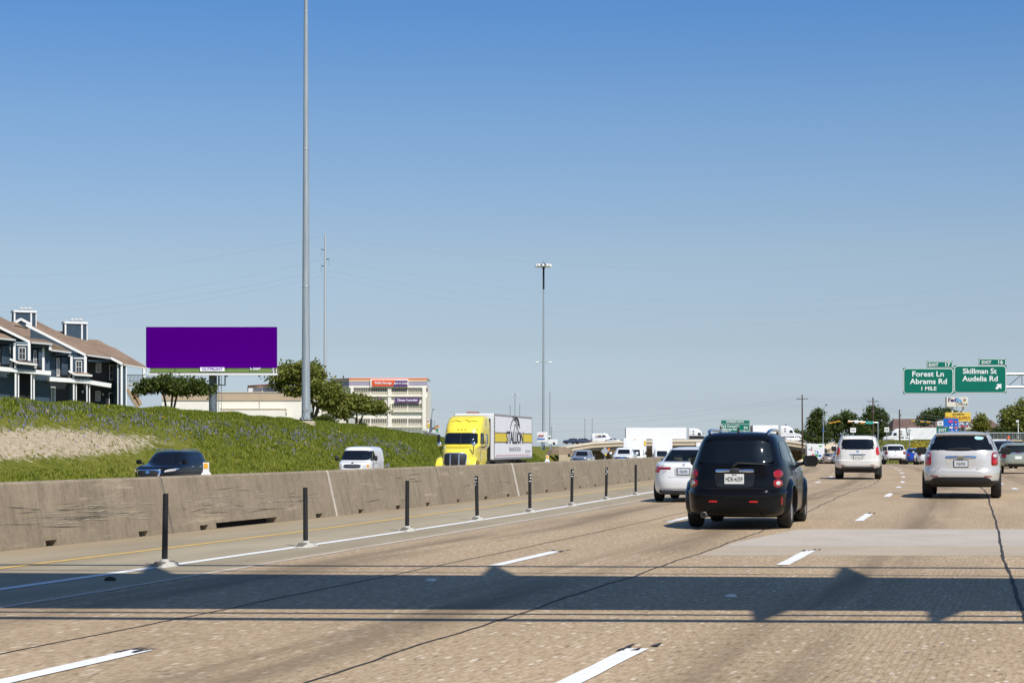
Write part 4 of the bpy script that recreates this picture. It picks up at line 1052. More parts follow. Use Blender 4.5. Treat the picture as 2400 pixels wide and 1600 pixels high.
# ---- oncoming traffic beyond the barrier
def front_car(name, label, base, paint, px, Y, parts, sl=1, sw=1, sz=1, cat='car', wheels=(.36, .24, .82, 1.45), dh=0, nf=3.4):
    rows = scaled(base, sl, sw, sz, 5.5, nf); loc, hd = at_px(px, Y, True)
    c, sh = vehicle(name, label, rows, paint, loc, hd + dh, ([-wheels[3] * sl, wheels[3] * sl], wheels[0], wheels[1], wheels[2] * sw), parts, cat, 'oncoming traffic beyond the barrier', cut=False)
    return c, sh
def both(nm, q, mt, **op): return [(nm, 'front', q, mt, dict(op)), (nm, 'front', mir(q), mt, dict(op))]
def sides(nm, q, mt, **op): return [(nm, 'R', q, mt, dict(op)), (nm, 'L', q, mt, dict(op))]
NAVY = M('midnight_paint', (.004, .005, .008), .22, 0, .3, spec=.25)
BIG = [(.42, -2.5, 2.4, .85), (.50, -2.62, 2.6, .97), (.8, -2.66, 2.66, 1.01), (1.05, -2.64, 2.62, 1.0), (1.16, -2.62, 2.45, .985), (1.22, -2.60, 2.1, .97), (1.30, -2.57, 1.30, .95), (1.55, -2.48, .95, .86), (1.78, -2.32, .6, .76), (1.86, -2.15, .35, .64), (1.90, -1.7, 0, .4), (1.91, -1.2, -.4, .15)]
ps = [('grille', 'front', [(-.50, .66), (.50, .66), (.60, 1.06), (-.60, 1.06)], CHROME, dict(n=5, off=.02, bulge=.015, id='gr')), ('grille_mesh', 'front', [(-.43, .70), (.43, .70), (.53, 1.00), (-.53, 1.00)], BLACKPL, dict(n=5, off=.04, on='gr')),
      ('emblem', 'front', disc(0, .93, .10, .06), CHROME, dict(n=2, off=.055)),
      ('windshield', 'front', [(-.76, 1.34), (.76, 1.34), (.66, 1.74), (-.66, 1.74)], GLASSD, dict(n=8))]
ps += both('headlight', [(.66, .92), (.93, .97), (.95, 1.09), (.72, 1.03)], WHTL, n=3, off=.015, bulge=.02)
ps += both('fog_lamp', disc(.72, .62, .07), WHTL, n=2, off=.015)
ps += sides('side_window', [(-.55, 1.33), (.95, 1.32), (.62, 1.72), (-.5, 1.74)], GLASSD, n=8) + sides('side_window', [(-2.2, 1.36), (-.65, 1.33), (-.6, 1.74), (-1.95, 1.72)], GLASSD, n=5)
ps += sides('side_vent', rect(1.35, 1.75, 1.05, 1.12), CHROME, n=4, off=.012) + sides('door_handle', rect(-.35, -.12, 1.14, 1.18), CHROME, n=4, off=.02) + sides('door_handle', rect(-1.35, -1.12, 1.14, 1.18), CHROME, n=4, off=.02)
ps += [('tail_light', 'L', rect(-2.62, -2.4, 1.05, 1.3), REDL, dict(n=5, off=.01)), ('tail_light', 'R', rect(-2.62, -2.4, 1.05, 1.3), REDL, dict(n=5, off=.01))]
qx, sh = front_car('black_suv', 'large black SUV with a chrome grille oncoming beyond the barrier', BIG, NAVY, 400, 89.5, ps, dh=R(1.5))
for s in (-1, 1):
    mirror(qx, s * 1.13, 1.05, 1.38, NAVY, .26, .2, False)
    m = MB(); m.path([(s * .62, -2.0, 1.88), (s * .64, -1.8, 1.95), (s * .64, .0, 1.96), (s * .6, .3, 1.88)], .022, 8); m.build('roof_rail', ALU, qx, 50)

ps = [('windshield', 'front', [(-.84, 1.30), (.84, 1.30), (.76, 1.86), (-.76, 1.86)], GLASSD, dict(n=9, off=.02, res=12)), ('grille', 'front', [(-.50, .86), (.50, .86), (.52, 1.07), (-.52, 1.07)], BLACKPL, dict(n=4, off=.02, id='g')),
      ('grille_bar', 'front', rect(-.46, .46, .955, .975), ALU, dict(n=10, off=.02, on='g')), ('emblem', 'front', disc(0, 1.15, .07, .03), GLASSD, dict(n=2, off=.02)), ('bumper', 'front', rect(-.9, .9, .46, .62), ALU, dict(n=8, off=.03))]
ps += both('headlight', [(.58, .88), (.80, .88), (.80, 1.07), (.58, 1.07)], WHTL, n=6, off=.02) + both('turn_signal', [(.81, .89), (.90, .90), (.90, 1.05), (.81, 1.06)], AMBER, n=6, off=.02)
ps += sides('side_window', [(.55, 1.30), (1.72, 1.28), (1.30, 1.84), (.62, 1.86)], GLASSD, n=8) + sides('door_seam', rect(.42, .435, .5, 1.9), STEEL, n=30, off=.004) + sides('door_handle', rect(.5, .66, 1.14, 1.2), BLACKPL, n=5, off=.015)
van, sh = front_car('white_van', 'plain white cargo van oncoming between the black SUV and the yellow truck', VAN, WHITEP, 847, 114, ps, 1.0, 1, 1.02, 'van', dh=R(-2.5), nf=5)
for s in (-1, 1): mirror(van, s * 1.16, 1.5, 1.42, BLACKPL, .22, .3, False)
m = MB(); m.path([(-.95, -2.7, .9), (-.95, -3.6, 1.05), (-.95, -3.75, .75)], .05, 6); m.build('ladder_rack_tail', ALU, van)

SILV = M('silver_paint', (.42, .44, .47), .28, .5, .8)
def pickup(name, label, paint, px, Y, grille, dh=0, ram=False):
    ps = [('windshield', 'front', [(-.78, 1.33), (.78, 1.33), (.66, 1.74), (-.66, 1.74)], GLASSD, dict(n=8)), ('grille', 'front', [(-.66, .78), (.66, .78), (.68, 1.10), (-.68, 1.10)], grille, dict(n=7, off=.012, id='g')),
          ('emblem', 'front', rect(-.09, .09, .92, .98), M('gold_badge', (.6, .45, .2), .3, .9) if not ram else CHROME, dict(n=5, off=.035)), ('bumper', 'front', rect(-.92, .92, .52, .72), CHROME, dict(n=6, off=.05, bulge=.02))]
    if ram:
        ps += [('grille_bar', 'front', rect(-.035, .035, .78, 1.10), CHROME, dict(n=10, off=.03, on='g')), ('grille_bar', 'front', rect(-.66, .66, .92, .965), CHROME, dict(n=10, off=.028, on='g')), ('grille_mesh', 'front', rect(-.60, -.06, .80, 1.06), BLACKPL, dict(n=6, off=.02, on='g')), ('grille_mesh', 'front', rect(.06, .60, .80, 1.06), BLACKPL, dict(n=6, off=.02, on='g'))]
    else:
        ps += [('grille_bar', 'front', rect(-.66, .66, .925, .965), CHROME, dict(n=10, off=.025, on='g')), ('hood_bar', 'front', rect(-.72, .72, 1.09, 1.14), CHROME, dict(n=8, off=.02))]
    ps += both('headlight', [(.70, .86), (.94, .88), (.95, 1.08), (.70, 1.06)], WHTL, n=6, off=.014, bulge=.01)
    ps += sides('side_window', [(-.85, 1.35), (1.1, 1.33), (.6, 1.73), (-.72, 1.75)], GLASSD, n=8)
    c, sh = front_car(name, label, PICK, paint, px, Y, ps, 1, 1.0, 1.02, 'pickup', (.40, .27, .84, 1.8), dh, 4.5)
    for s in (-1, 1): mirror(c, s * 1.2, .95, 1.38, paint if ram else BLACKPL, .24, .26, False)
    return c
pickup('silver_pickup', 'silver pickup oncoming under the left end of the overpass', SILV, 1366, 182, BLACKPL, R(2))
pickup('white_pickup', 'white pickup with a large chrome grille oncoming in front of a box truck', WHITEP, 1464, 176, CHROME, R(2), True)

def box_truck(name, label, px, Y, opposite, box, cabw=2.0, boxmat=None, cabh=2.15, dh=0, front=True):
    """Cab-over box truck: cab shell plus a cargo box."""
    rows = [(.40, -1.0, 1.0, .9, 6, 5), (.5, -1.1, 1.12, 1.0, 6, 5), (1.0, -1.1, 1.15, 1.02, 6, 5), (1.25, -1.1, 1.12, 1.02, 6, 5), (1.9, -1.05, .82, .97, 6, 5), (cabh, -.95, .6, .88, 6, 5), (cabh + .06, -.7, .3, .6, 6, 5)]
    rows = [(a, b, c, d * cabw / 2, e, f) for a, b, c, d, e, f in rows]
    ps = [('windshield', 'front', [(-.86, 1.24), (.86, 1.24), (.82, 1.92), (-.82, 1.92)], GLASSD, dict(n=9)), ('bumper', 'front', rect(-.9, .9, .45, .68), BLACKPL, dict(n=8, off=.02)), ('emblem', 'front', disc(0, 1.02, .09), M('chrome_badge', (.3, .3, .3), .3, .8), dict(n=2, off=.012))]
    ps += both('headlight', rect(.62, .90, .72, .92), WHTL, n=5, off=.012) + sides('side_window', [(-.6, 1.25), (.85, 1.25), (.62, 1.88), (-.6, 1.9)], GLASSD, n=8)
    loc, hd = at_px(px, Y, opposite)
    c, sh = vehicle(name, label, rows, WHITEP, loc, hd + dh, ([-3.6, .1], .42, .26, .86), ps, 'truck', 'oncoming traffic beyond the barrier' if opposite else None, cut=False)
    bw, bl, z0, z1 = box
    m = MB(); m.bevbox((0, -1.2 - bl / 2, (z0 + z1) / 2), (bw, bl, z1 - z0), .04); bo = m.build('cargo_box', boxmat or WHITEP, c)
    for s in (-1, 1):
        m = MB(); m.box((s * (bw / 2 + .006), -1.2 - bl / 2, z0 + .06), (.02, bl - .1, .1)); m.build('side_rail', ALU, bo)
    m = MB(); m.box((0, -1.2 - bl / 2, z0 - .18), (.9, bl, .2)); m.build('chassis', BLACKPL, c)
    for s in (-1, 1): mirror(c, s * 1.25 * cabw / 2, .75, 1.55, BLACKPL, .2, .36, False)
    return c, bo
bt, bo = box_truck('box_truck', 'white box truck close behind the white pickup', 1487, 205, True, (2.45, 5.2, .85, 3.12), dh=R(-1))
m = MB(); m.box((-1.12, -1.17, 2.6), (.22, .03, .5)); m.build('marker_panel', M('yellow_panel', (.75, .48, .03), .5), bt)
for x in (-.12, 0, .12): m = MB(); m.bevbox((x, -1.19, 3.32), (.09, .05, .05), .01); m.build('marker_light', AMBER, bo).location.z = -.3
bt, bo = box_truck('box_truck', 'white cab-over box truck just left of the white sedan', 1552, 232, True, (2.45, 6.0, .9, 3.35), dh=R(-1))
m = MB(); m.bevbox((-.2, .83, 1.12), (.2, .05, .2), .02); m.build('warning_sticker', M('yellow_panel'), bt)
# far small truck with a colourful tailgate, same direction
bt, bo = box_truck('delivery_truck', 'white delivery truck with colourful patches on its back, far ahead', 1906, 250, False, (2.2, 4.2, .7, 2.7))
for k in range(16):
    col = random.choice([(.05, .2, .6), (.1, .4, .1), (.6, .1, .08), (.6, .35, .05), (.4, .45, .5), (.1, .3, .5)])
    x = random.uniform(-.9, .9); z = random.uniform(.95, 2.45); a, b = random.uniform(.08, .26), random.uniform(.06, .2)
    m = MB(); m.slab([(x + a * math.cos(t) , -5.405, z + b * math.sin(t)) for t in np.linspace(0, 2 * math.pi, 8)[:-1]], (0, -.012, 0)); m.build('colour_patch', M('graphic_%02d%02d%02d' % tuple(int(c * 99) for c in col), col, .5), bo)

# ---- yellow sleeper tractor with box trailer
YEL = M('truck_yellow', (.82, .66, .055), .3, 0, .6, var=.02, vscale=2)
TRW = M('trailer_white', (.78, .78, .78), .5, var=.04, vscale=1.5)
def semi(name, label, loc, hd, paint, trailer_mat, detail=True, tlen=15.2, group=None):
    t = empty(name, label, 'truck', loc, -hd, group)
    rows = [(.45, -5.6, -.10, 1.0, 8, 4), (.55, -5.7, .0, 1.05, 8, 4), (1.0, -5.7, .02, 1.06, 8, 3.6), (1.55, -5.7, -.06, 1.06, 8, 3.2), (1.80, -5.7, -.35, 1.08, 8, 3.2), (1.95, -5.7, -1.15, 1.16, 8, 4), (2.02, -5.7, -1.55, 1.2, 8, 4.5),
            (2.45, -5.7, -1.86, 1.21, 8, 4.5), (2.85, -5.7, -2.15, 1.20, 8, 4.2), (2.95, -5.7, -2.2, 1.2, 8, 4.2), (3.4, -5.7, -2.62, 1.18, 8, 4), (3.75, -5.65, -3.15, 1.12, 8, 3.6), (3.88, -5.6, -3.55, 1.02, 8, 3.4), (3.93, -5.5, -3.95, .8, 8, 3), (3.945, -5.2, -4.2, .4, 6, 3)]
    sh = Shell(rows); m = MB(); m.loft([sh.ring(z) for z in sh.levels]); cab = m.build('cab', paint, t, 40)
    def pt(nm, sd, q, mt, par=cab, **op):
        V, Fs = patch_mesh(sh.surf(sd), OUTN[sd], q, op.get('n', 8), op.get('off', .008), op.get('bulge', 0), op.get('res', 8)); m = MB(); m.add(V, Fs); return m.build(nm, mt, par, 45)
    ws = pt('windshield', 'front', [(-1.03, 2.10), (1.03, 2.10), (.98, 2.80), (-.98, 2.80)], GLASSD, n=9, off=.04, res=14)
    if detail:
        pt('windshield_pillar', 'front', rect(-.012, .012, 2.08, 2.80), BLACKPL, cab, n=30, off=.05)
        g = pt('grille', 'front', [(-.66, .68), (.66, .68), (.70, 1.58), (-.70, 1.58)], CHROME, n=6, off=.03, bulge=.03)
        pt('grille_mesh', 'front', [(-.61, .73), (.61, .73), (.65, 1.52), (-.65, 1.52)], BLACKPL, cab, n=8, off=.062, bulge=.03)
        for x in (-.26, .26): pt('grille_bar', 'front', rect(x - .035, x + .035, .76, 1.48), ALU, cab, n=20, off=.10)
        pt('bumper', 'front', rect(-1.02, 1.02, .46, .64), paint, cab, n=8, off=.10, bulge=.03)
        pt('bumper_intake', 'front', rect(-.5, .5, .50, .62), BLACKPL, cab, n=8, off=.14)
        for s in (-1, 1):
            # fenders beside the hood, with a wrap-round lamp in each
            m = MB(); rg = []
            for a in np.linspace(R(-15), R(170), 14):
                y, z = -.98 + math.cos(a) * .92, .52 + math.sin(a) * .82
                rg.append([(s * .80, y, z - .02), (s * 1.10, y, z + .02), (s * 1.24, y, z - .06), (s * 1.24, y * .98 - .02, z - .20), (s * .8, y * .98 - .02, z - .2)])
            m.loft(rg); m.build('fender', paint, cab, 50)
            q = [(.80, .80), (1.0, .84), (1.02, 1.20), (.74, 1.10)]; hl = pt('headlight', 'front', q if s > 0 else mir(q), WHTL, cab, n=4, off=.03, bulge=.05)
            q = [(.94, .86), (1.01, .88), (1.02, 1.15), (.95, 1.12)]; pt('turn_signal', 'front', q if s > 0 else mir(q), AMBER, cab, n=4, off=.075)
            sd = 'R' if s > 0 else 'L'
            pt('door_window', sd, [(-3.25, 2.12), (-2.25, 2.12), (-2.55, 2.80), (-3.25, 2.82)], GLASSD, cab, n=7)
            pt('sleeper_window', sd, rect(-4.55, -4.32, 2.1, 2.75), GLASSD, cab, n=5)
            pt('roof_vent', sd, [(-4.05, 3.22), (-3.85, 3.18), (-4.1, 3.68), (-4.2, 3.68)], GLASSD, cab, n=4, off=.01)
            pt('door_seam', sd, rect(-3.42, -3.40, .75, 2.95), M('seam_yellow', (.42, .3, .01), .6), cab, n=30, off=.004)
            m = MB(); m.bevbox((s * 1.50, -2.35, 2.35), (.16, .22, .75), .06); mr = m.build('side_mirror', BLACKPL if s > 0 else CHROME, t, 40)
            m = MB(); m.path([(s * 1.46, -2.35, 1.98), (s * 1.3, -2.45, 1.9), (s * 1.15, -2.6, 1.95)], .035, 6); m.build('mirror_arm', BLACKPL, mr)
            m = MB(); m.path([(s * .98, -.75, 1.50), (s * 1.06, -.55, 2.0), (s * 1.06, -.5, 2.05)], .03, 6); hm = m.build('hood_mirror_arm', BLACKPL, t)
            m = MB(); m.lathe([(.03, -.05), (.13, -.03), (.15, 0), (.12, .05), (.02, .07)], (s * 1.06, -.5, 2.12), 'y', 14); m.build('hood_mirror', CHROME, hm, 50)
            m = MB(); m.bevbox((s * 1.06, -4.0, .62), (.22, 2.9, .5), .06); m.build('side_skirt', paint, t)
        for x in (-.92, -.22, 0, .22, .92): m = MB(); m.bevbox((x, sh.front(x, 3.0) - .0, 3.02), (.10, .08, .07), .02); m.build('marker_light', M('amber_marker', (.75, .28, .02), .4), t)
        y_ = sh.front(0, 3.38) + .06
        tx = text('STALLION', .36, M('gold_ink', (.36, .24, .01), .5), cab, (0, y_ - .26, 3.30), (R(90) - R(42), 0, R(180)), .01, sx=1.15, ext=.006, spacing=1.15)
        for k, (x0, x1, h) in enumerate(((-.78, -.2, .10), (-.2, .38, .15), (.3, .85, .08))):
            m = MB(); m.path([(-(x0), sh.front(x0, 3.5) + .015, 3.50), (-(x0 + x1) / 2, sh.front(0, 3.5 + h) + .015, 3.50 + h), (-(x1), sh.front(x1, 3.5) + .015, 3.52)], .028, 6); m.build('logo_stroke', M('gold_ink'), cab)
    for y in (-1.0, -4.8): 
        for s in ('L', 'R'): wheel(t, y, (1 if s == 'R' else -1) * 1.02, .50, .3 if y > -2 else .55, s)
    m = MB(); m.box((0, -6.2, .85), (.9, 1.6, .25)); m.build('frame', BLACKPL, t)
    # trailer
    tz0, tz1, ty = 1.12, 4.08, -6.25
    m = MB(); m.bevbox((0, ty - tlen / 2, (tz0 + tz1) / 2), (2.58, tlen, tz1 - tz0), .03); tr = m.build('trailer', trailer_mat, t)
    m = MB(); m.box((0, ty - tlen / 2, tz0 - .15), (1.0, tlen - .4, .28)); m.build('trailer_frame', BLACKPL, t)
    for y in (ty - tlen + 2.2, ty - tlen + 3.5, ty - 1.2):
        for s in ('L', 'R'): wheel(t, y, (1 if s == 'R' else -1) * .98, .5, .55, s)
    if not detail: return t, tr, sh
    for s in (-1, 1):
        for z, h in ((tz0 + .07, .14), (tz1 - .06, .10)):
            m = MB(); m.box((s * 1.302, ty - tlen / 2, z), (.03, tlen, h)); m.build('side_rail', M('rail_grey', (.38, .37, .36), .5, .5), tr)
        for y in (ty - .06, ty - tlen + .06):
            m = MB(); m.box((s * 1.302, y, (tz0 + tz1) / 2), (.028, .14, tz1 - tz0 - .3)); m.build('corner_post', M('rail_grey'), tr)
        for k in range(18):
            m = MB(); m.box((s * 1.312, ty - .9 - k * (tlen - 1.4) / 18, tz0 + .26), (.02, .28, .07)); m.build('reflector', M('conspicuity_red', (.45, .08, .07), .5), tr)
    x = -1.298     # the side the camera sees
    for y0, y1 in ((ty - .12, ty - 4.9), (ty - tlen + 4.2, ty - tlen + .12)):
        m = MB(); m.box((x, (y0 + y1) / 2, 2.55), (.012, abs(y0 - y1), .56)); m.build('stripe', M('stripe_yellow', (.72, .55, .03), .5), tr)
        for z in (2.86, 2.24): m = MB(); m.box((x, (y0 + y1) / 2, z), (.012, abs(y0 - y1), .05)); m.build('stripe_edge', M('stripe_navy', (.03, .03, .05), .5), tr)
    yc_ = ty - tlen * .52; rot = (R(90), 0, R(-90)); ink = M('logo_black', (.02, .02, .022), .6)
    text('STALLION', 1.15, ink, tr, (x - .012, yc_, 2.52), rot, .012, sx=1.45, ext=.004, spacing=.9)
    text('TRANSPORTATION', .40, M('logo_grey', (.36, .36, .37), .6), tr, (x - .012, yc_, 1.78), rot, .0, sx=1.35, ext=.004)
    text('972-554-7117', .26, M('logo_grey'), tr, (x - .012, ty - tlen + 1.9, 1.62), rot, 0, sx=1.4, ext=.004)
    def stroke(pts, w0, w1):
        m = MB(); n = len(pts)
        P3 = [Vector((x - .012, yc_ - a * 1.5, b)) for a, b in pts]; V = []
        for i, p in enumerate(P3):
            d = (P3[min(i + 1, n - 1)] - P3[max(i - 1, 0)]).normalized(); nn = Vector((0, -d.z, d.y)); k = i / (n - 1); w = (w0 + (w1 - w0) * k) * math.sin(math.pi * (.12 + .80 * k))
            V += [p + nn * w, p - nn * w]
        k0 = len(V); V += [v + Vector((.01, 0, 0)) for v in V]; Fs = []
        for i in range(n - 1):
            a = 2 * i; Fs += [(a, a + 1, a + 3, a + 2), (k0 + a, k0 + a + 2, k0 + a + 3, k0 + a + 1), (a, a + 2, k0 + a + 2, k0 + a), (a + 1, k0 + a + 1, k0 + a + 3, a + 3)]
        m.add(V, Fs); m.build('horse_logo_stroke', ink, tr)
    stroke([(-1.25, 3.0), (-1.2, 3.25), (-.95, 3.5), (-.70, 3.7), (-.45, 3.82)], .05, .07)
    stroke([(-.60, 3.92), (-.2, 3.98), (.3, 3.9), (.75, 3.72)], .08, .12)
    stroke([(-.45, 3.80), (0, 3.76), (.45, 3.55), (.8, 3.2), (1.0, 2.95)], .07, .05)
    stroke([(-.2, 3.2), (-.1, 3.45), (.25, 3.42), (.55, 3.15), (.65, 2.95)], .03, .05)
    stroke([(-.35, 3.02), (-.2, 3.05), (-.05, 3.2), (-.1, 3.35)], .04, .03)
    stroke([(.35, 3.92), (.75, 3.85), (1.05, 3.70), (1.15, 3.55)], .09, .05)
    stroke([(.55, 3.72), (.95, 3.62), (1.25, 3.45), (1.3, 3.3)], .09, .05)
    stroke([(.72, 3.52), (1.1, 3.42), (1.35, 3.2)], .08, .06)
    stroke([(-.15, 3.95), (.1, 3.85), (.2, 3.75)], .09, .04)
    for k in range(7):      # illegible print down the trailer's nose corner
        m = MB(); m.slab([(x - .016, ty - .20 + .09 * math.cos(a), 3.72 - k * .24 + .085 * math.sin(a)) for a in np.linspace(k * .7, k * .7 + 4.6, 7)], (.008, 0, 0)); m.build('print_mark', ink, tr)
    m = MB(); m.bevbox((0, -5.78, 2.4), (2.3, .06, 2.7), .02); m.build('cab_back_panel', BLACKPL, t)
    m = MB(); m.box((.2, ty + .12, 3.6), (1.7, .3, .6)); m.build('refrigeration_unit', M('grey_unit', (.3, .3, .3), .5), t)
    return t, tr, sh
loc, hd = at_px(1066, 117, True)
semi('semi_truck', 'yellow sleeper truck pulling a white trailer with a horse logo', loc, hd + R(.4), YEL, TRW)
# ------------------------------------------------------------ background: helpers
def bx(par, name, px0, px1, py0, py1, Y, depth, mat, dy=0.0):
    """Box whose camera-facing side covers this pixel rectangle at distance Y."""
    a, b = P(px0, py1, Y), P(px1, py0, Y); m = MB(); m.box(((a.x + b.x) / 2, Y + depth / 2 + dy, (a.z + b.z) / 2), (abs(b.x - a.x), depth, abs(b.z - a.z)))
    return m.build(name, mat, par)

def tree(name, label, base, lobes, trunk, leaves, size, mat, group, trunk_mat=None, seed=1, limbs=6, density=1.0):
    """base: ground point; lobes: (dx, dy, z, rx, ry, rz) about the base; trunk: (radius, lean points)."""
    rg = random.Random(seed); e = empty(name, label, 'tree', base, 0, group)
    tm = trunk_mat or M('bark', (.075, .06, .045), .9, var=.3, vscale=6)
    m = MB(); top = min(l[2] for l in lobes) + .3
    starts = trunk[1]
    for k, (sx, sy) in enumerate(starts):
        l = lobes[k % len(lobes)]
        pts = [(sx * .3, sy * .3, -.4), (sx * .5, sy * .5, top * .35), (sx, sy, top * .8), ((sx + l[0]) / 2, (sy + l[1]) / 2, (top + l[2]) / 2), (l[0], l[1], l[2] + l[5] * .3)]
        m.path(pts, [trunk[0] * 1.15, trunk[0], trunk[0] * .8, trunk[0] * .55, trunk[0] * .2], 7)
    m.build('trunk', tm, e, 50)
    m = MB()
    for l in lobes:
        for k in range(limbs):
            a = rg.uniform(0, 6.28); q = rg.uniform(.5, .9)
            m.path([(l[0] * .5, l[1] * .5, l[2] - l[5] * .6), (l[0] + math.cos(a) * l[3] * q * .5, l[1] + math.sin(a) * l[4] * q * .5, l[2] - l[5] * .1), (l[0] + math.cos(a) * l[3] * q, l[1] + math.sin(a) * l[4] * q, l[2] + rg.uniform(-.2, .5) * l[5])], [trunk[0] * .4, trunk[0] * .25, trunk[0] * .08], 5)
    m.build('limbs', tm, e, 50)['kind'] = 'stuff'
    vol = [l[3] * l[4] * l[5] for l in lobes]; tot = sum(vol); V = []; Fs = []
    for l, vv in zip(lobes, vol):
        nclump = max(8, int(leaves * 1.15 * vv / tot / 18)); holes = []
        for _ in range(7):
            hd = Vector((rg.gauss(0, 1), rg.gauss(0, 1), rg.gauss(0, 1))).normalized(); holes.append((Vector((l[0] + hd.x * l[3] * .85, l[1] + hd.y * l[4] * .85, l[2] + hd.z * l[5] * .85)), rg.uniform(.22, .42) * (l[3] + l[5]) / 2))
        for _ in range(nclump):
            d = Vector((rg.gauss(0, 1), rg.gauss(0, 1), rg.gauss(0, 1))).normalized(); rad = rg.uniform(.25, 1.0) ** .5 * rg.uniform(.86, 1.22)
            if d.z < -.35: rad *= .75
            c = Vector((l[0] + d.x * l[3] * rad, l[1] + d.y * l[4] * rad, l[2] + d.z * l[5] * rad)); cr = size * rg.uniform(1.3, 3.4)
            if any((c - hc).length < hr for hc, hr in holes): continue
            for _k in range(18):
                o = Vector((rg.gauss(0, .5), rg.gauss(0, .5), rg.gauss(0, .38))) * cr; p = c + o
                n = Vector((rg.gauss(0, 1), rg.gauss(0, 1), rg.gauss(.4, 1))).normalized(); u = n.orthogonal().normalized(); v = n.cross(u); s = size * rg.uniform(.45, 1.05)
                th = rg.uniform(0, 6.28); a = (u * math.cos(th) + v * math.sin(th)) * s; b = (v * math.cos(th) - u * math.sin(th)) * s * .6
                k = len(V); V += [p - a, p + b, p + a, p - b]; Fs.append((k, k + 1, k + 2, k + 3))
    me = bpy.data.meshes.new('crown'); me.from_pydata(V, [], Fs); me.update()
    link_obj('crown', me, e, mat); return e
LEAF_D = leaf_material('dark_leaves', (.034, .052, .010), (.115, .145, .028))
LEAF_O = leaf_material('olive_leaves', (.085, .105, .020), (.30, .30, .070))
LEAF_F = leaf_material('far_leaves', (.034, .055, .014), (.115, .150, .038))
LEAF_Y = leaf_material('yellow_green_leaves', (.09, .10, .015), (.27, .26, .05))

# ------------------------------------------------------------ apartment house on the bank, laid out on its facade
AO = Vector((PX(0, 190), 190, 0)); AU = Vector((.90, .436, 0)).normalized(); AN = Vector((AU.y, -AU.x, 0))
def A(zx, zy, out=0.0):
    """Facade point seen at this spot of the photograph (crop scale), standing `out` metres in front of the wall."""
    px, py = zx / 6.5333, 720 + zy / 6.5333; d = Vector(((px - 1200) / F, 1, (HZ - py) / F)); o = Vector((0, 0, EYE))
    q = AO + AN * out; t = (q - o).dot(AN) / d.dot(AN); return o + d * t
def AF(p): q = p - AO; return q.dot(AU), p.z
def abox(par, name, zx0, zx1, zy0, zy1, o0, o1, mat):
    """Box whose front (at o1) covers a facade rectangle and which reaches back to o0."""
    a0, z1 = AF(A(zx0, zy0, o1)); a1, z0 = AF(A(zx1, zy1, o1)); a0b, z1b = AF(A(zx1, zy0, o1))
    z1 = max(z1, z1b) if abs(z1 - z1b) > 5 else z1
    m = MB(); f = lambda a, o, z: tuple(AO + AU * a + AN * o + Vector((0, 0, z)))
    m.add([f(a0, o0, z0), f(a1, o0, z0), f(a1, o1, z0), f(a0, o1, z0), f(a0, o0, z1), f(a1, o0, z1), f(a1, o1, z1), f(a0, o1, z1)],
          [(3, 2, 1, 0), (4, 5, 6, 7), (0, 1, 5, 4), (1, 2, 6, 5), (2, 3, 7, 6), (3, 0, 4, 7)])
    return m.build(name, mat, par)
def abar(par, name, p0, p1, out, mat, w_=.16, d_=.12):
    a, b = A(*p0, out), A(*p1, out); d = (b - a).normalized(); up = Vector((0, 0, 1)); up = (up - d * up.dot(d)).normalized()
    m = MB(); m.loft([[p + AN * s * d_ / 2 + up * t * w_ / 2 for s, t in ((-1, -1), (1, -1), (1, 1), (-1, 1))] for p in (a, b)]); return m.build(name, mat, par)
SID = siding_material('navy_lap_siding', (.045, .078, .115), .22); SID2 = siding_material('shaded_navy_siding', (.022, .027, .038), .22)  # SID2 is the navy siding again with the recess shade put into its colour
SHI = shingle_material('brown_shingles', (.150, .100, .070), (.31, .22, .155))
DARKW = M('dark_parts_and_shade', (.01, .011, .013), .8); WGL = M('house_glass', (.02, .026, .03), .05, spec=.7)  # DARKW: near-black for small dark parts, and for shade painted on the openings
apt = empty('apartment_house', 'navy blue two-storey apartment house with brown shingle roofs and white trim', 'building', (0, 0, 0))
CURT = M('curtain', (.30, .30, .29), .8, var=.2, vscale=3)
def window(par, x0, x1, y0, y1, o, bars=True, frame=.09, glass=WGL):
    w = abox(par, 'window', x0, x1, y0, y1, o - .02, o + .05, WHITE)
    abox(w, 'pane', x0 + 10, x1 - 10, y0 + 10, y1 - 10, o - .02, o + .065, glass)
    if bars:
        ym = (y0 + y1) / 2; xm = (x0 + x1) / 2
        abox(w, 'glazing_bar', x0 + 10, x1 - 10, ym - 3, ym + 3, o, o + .085, WHITE); abox(w, 'glazing_bar', xm - 2, xm + 2, y0 + 10, y1 - 10, o, o + .080, WHITE)
    return w
# walls: main front, recessed right bays, return wall
abox(apt, 'wall', -500, 762, 545, 1800, -9, 0, SID)
abox(apt, 'wall', 700, 1340, 730, 1800, -9, -.6, SID)
abox(apt, 'wall', 1250, 1830, 800, 1800, -9, -2.4, SID2)
abox(apt, 'ground_floor_wall', 545, 1060, 1100, 1800, -.7, -.58 + .0, SID2)
# upper gable fill under the rakes
for pts, o in (([(-500, 120), (-500, 500), (450, 535), (0, 300)], .02), ([(470, 330), (480, 560), (1300, 740)], -.55), ([(235, 226), (320, 180), (480, 262)], -4.2)):
    m = MB(); m.slab([A(x, y, o) for x, y in pts], -AN * .2); m.build('gable_wall', SID, apt)
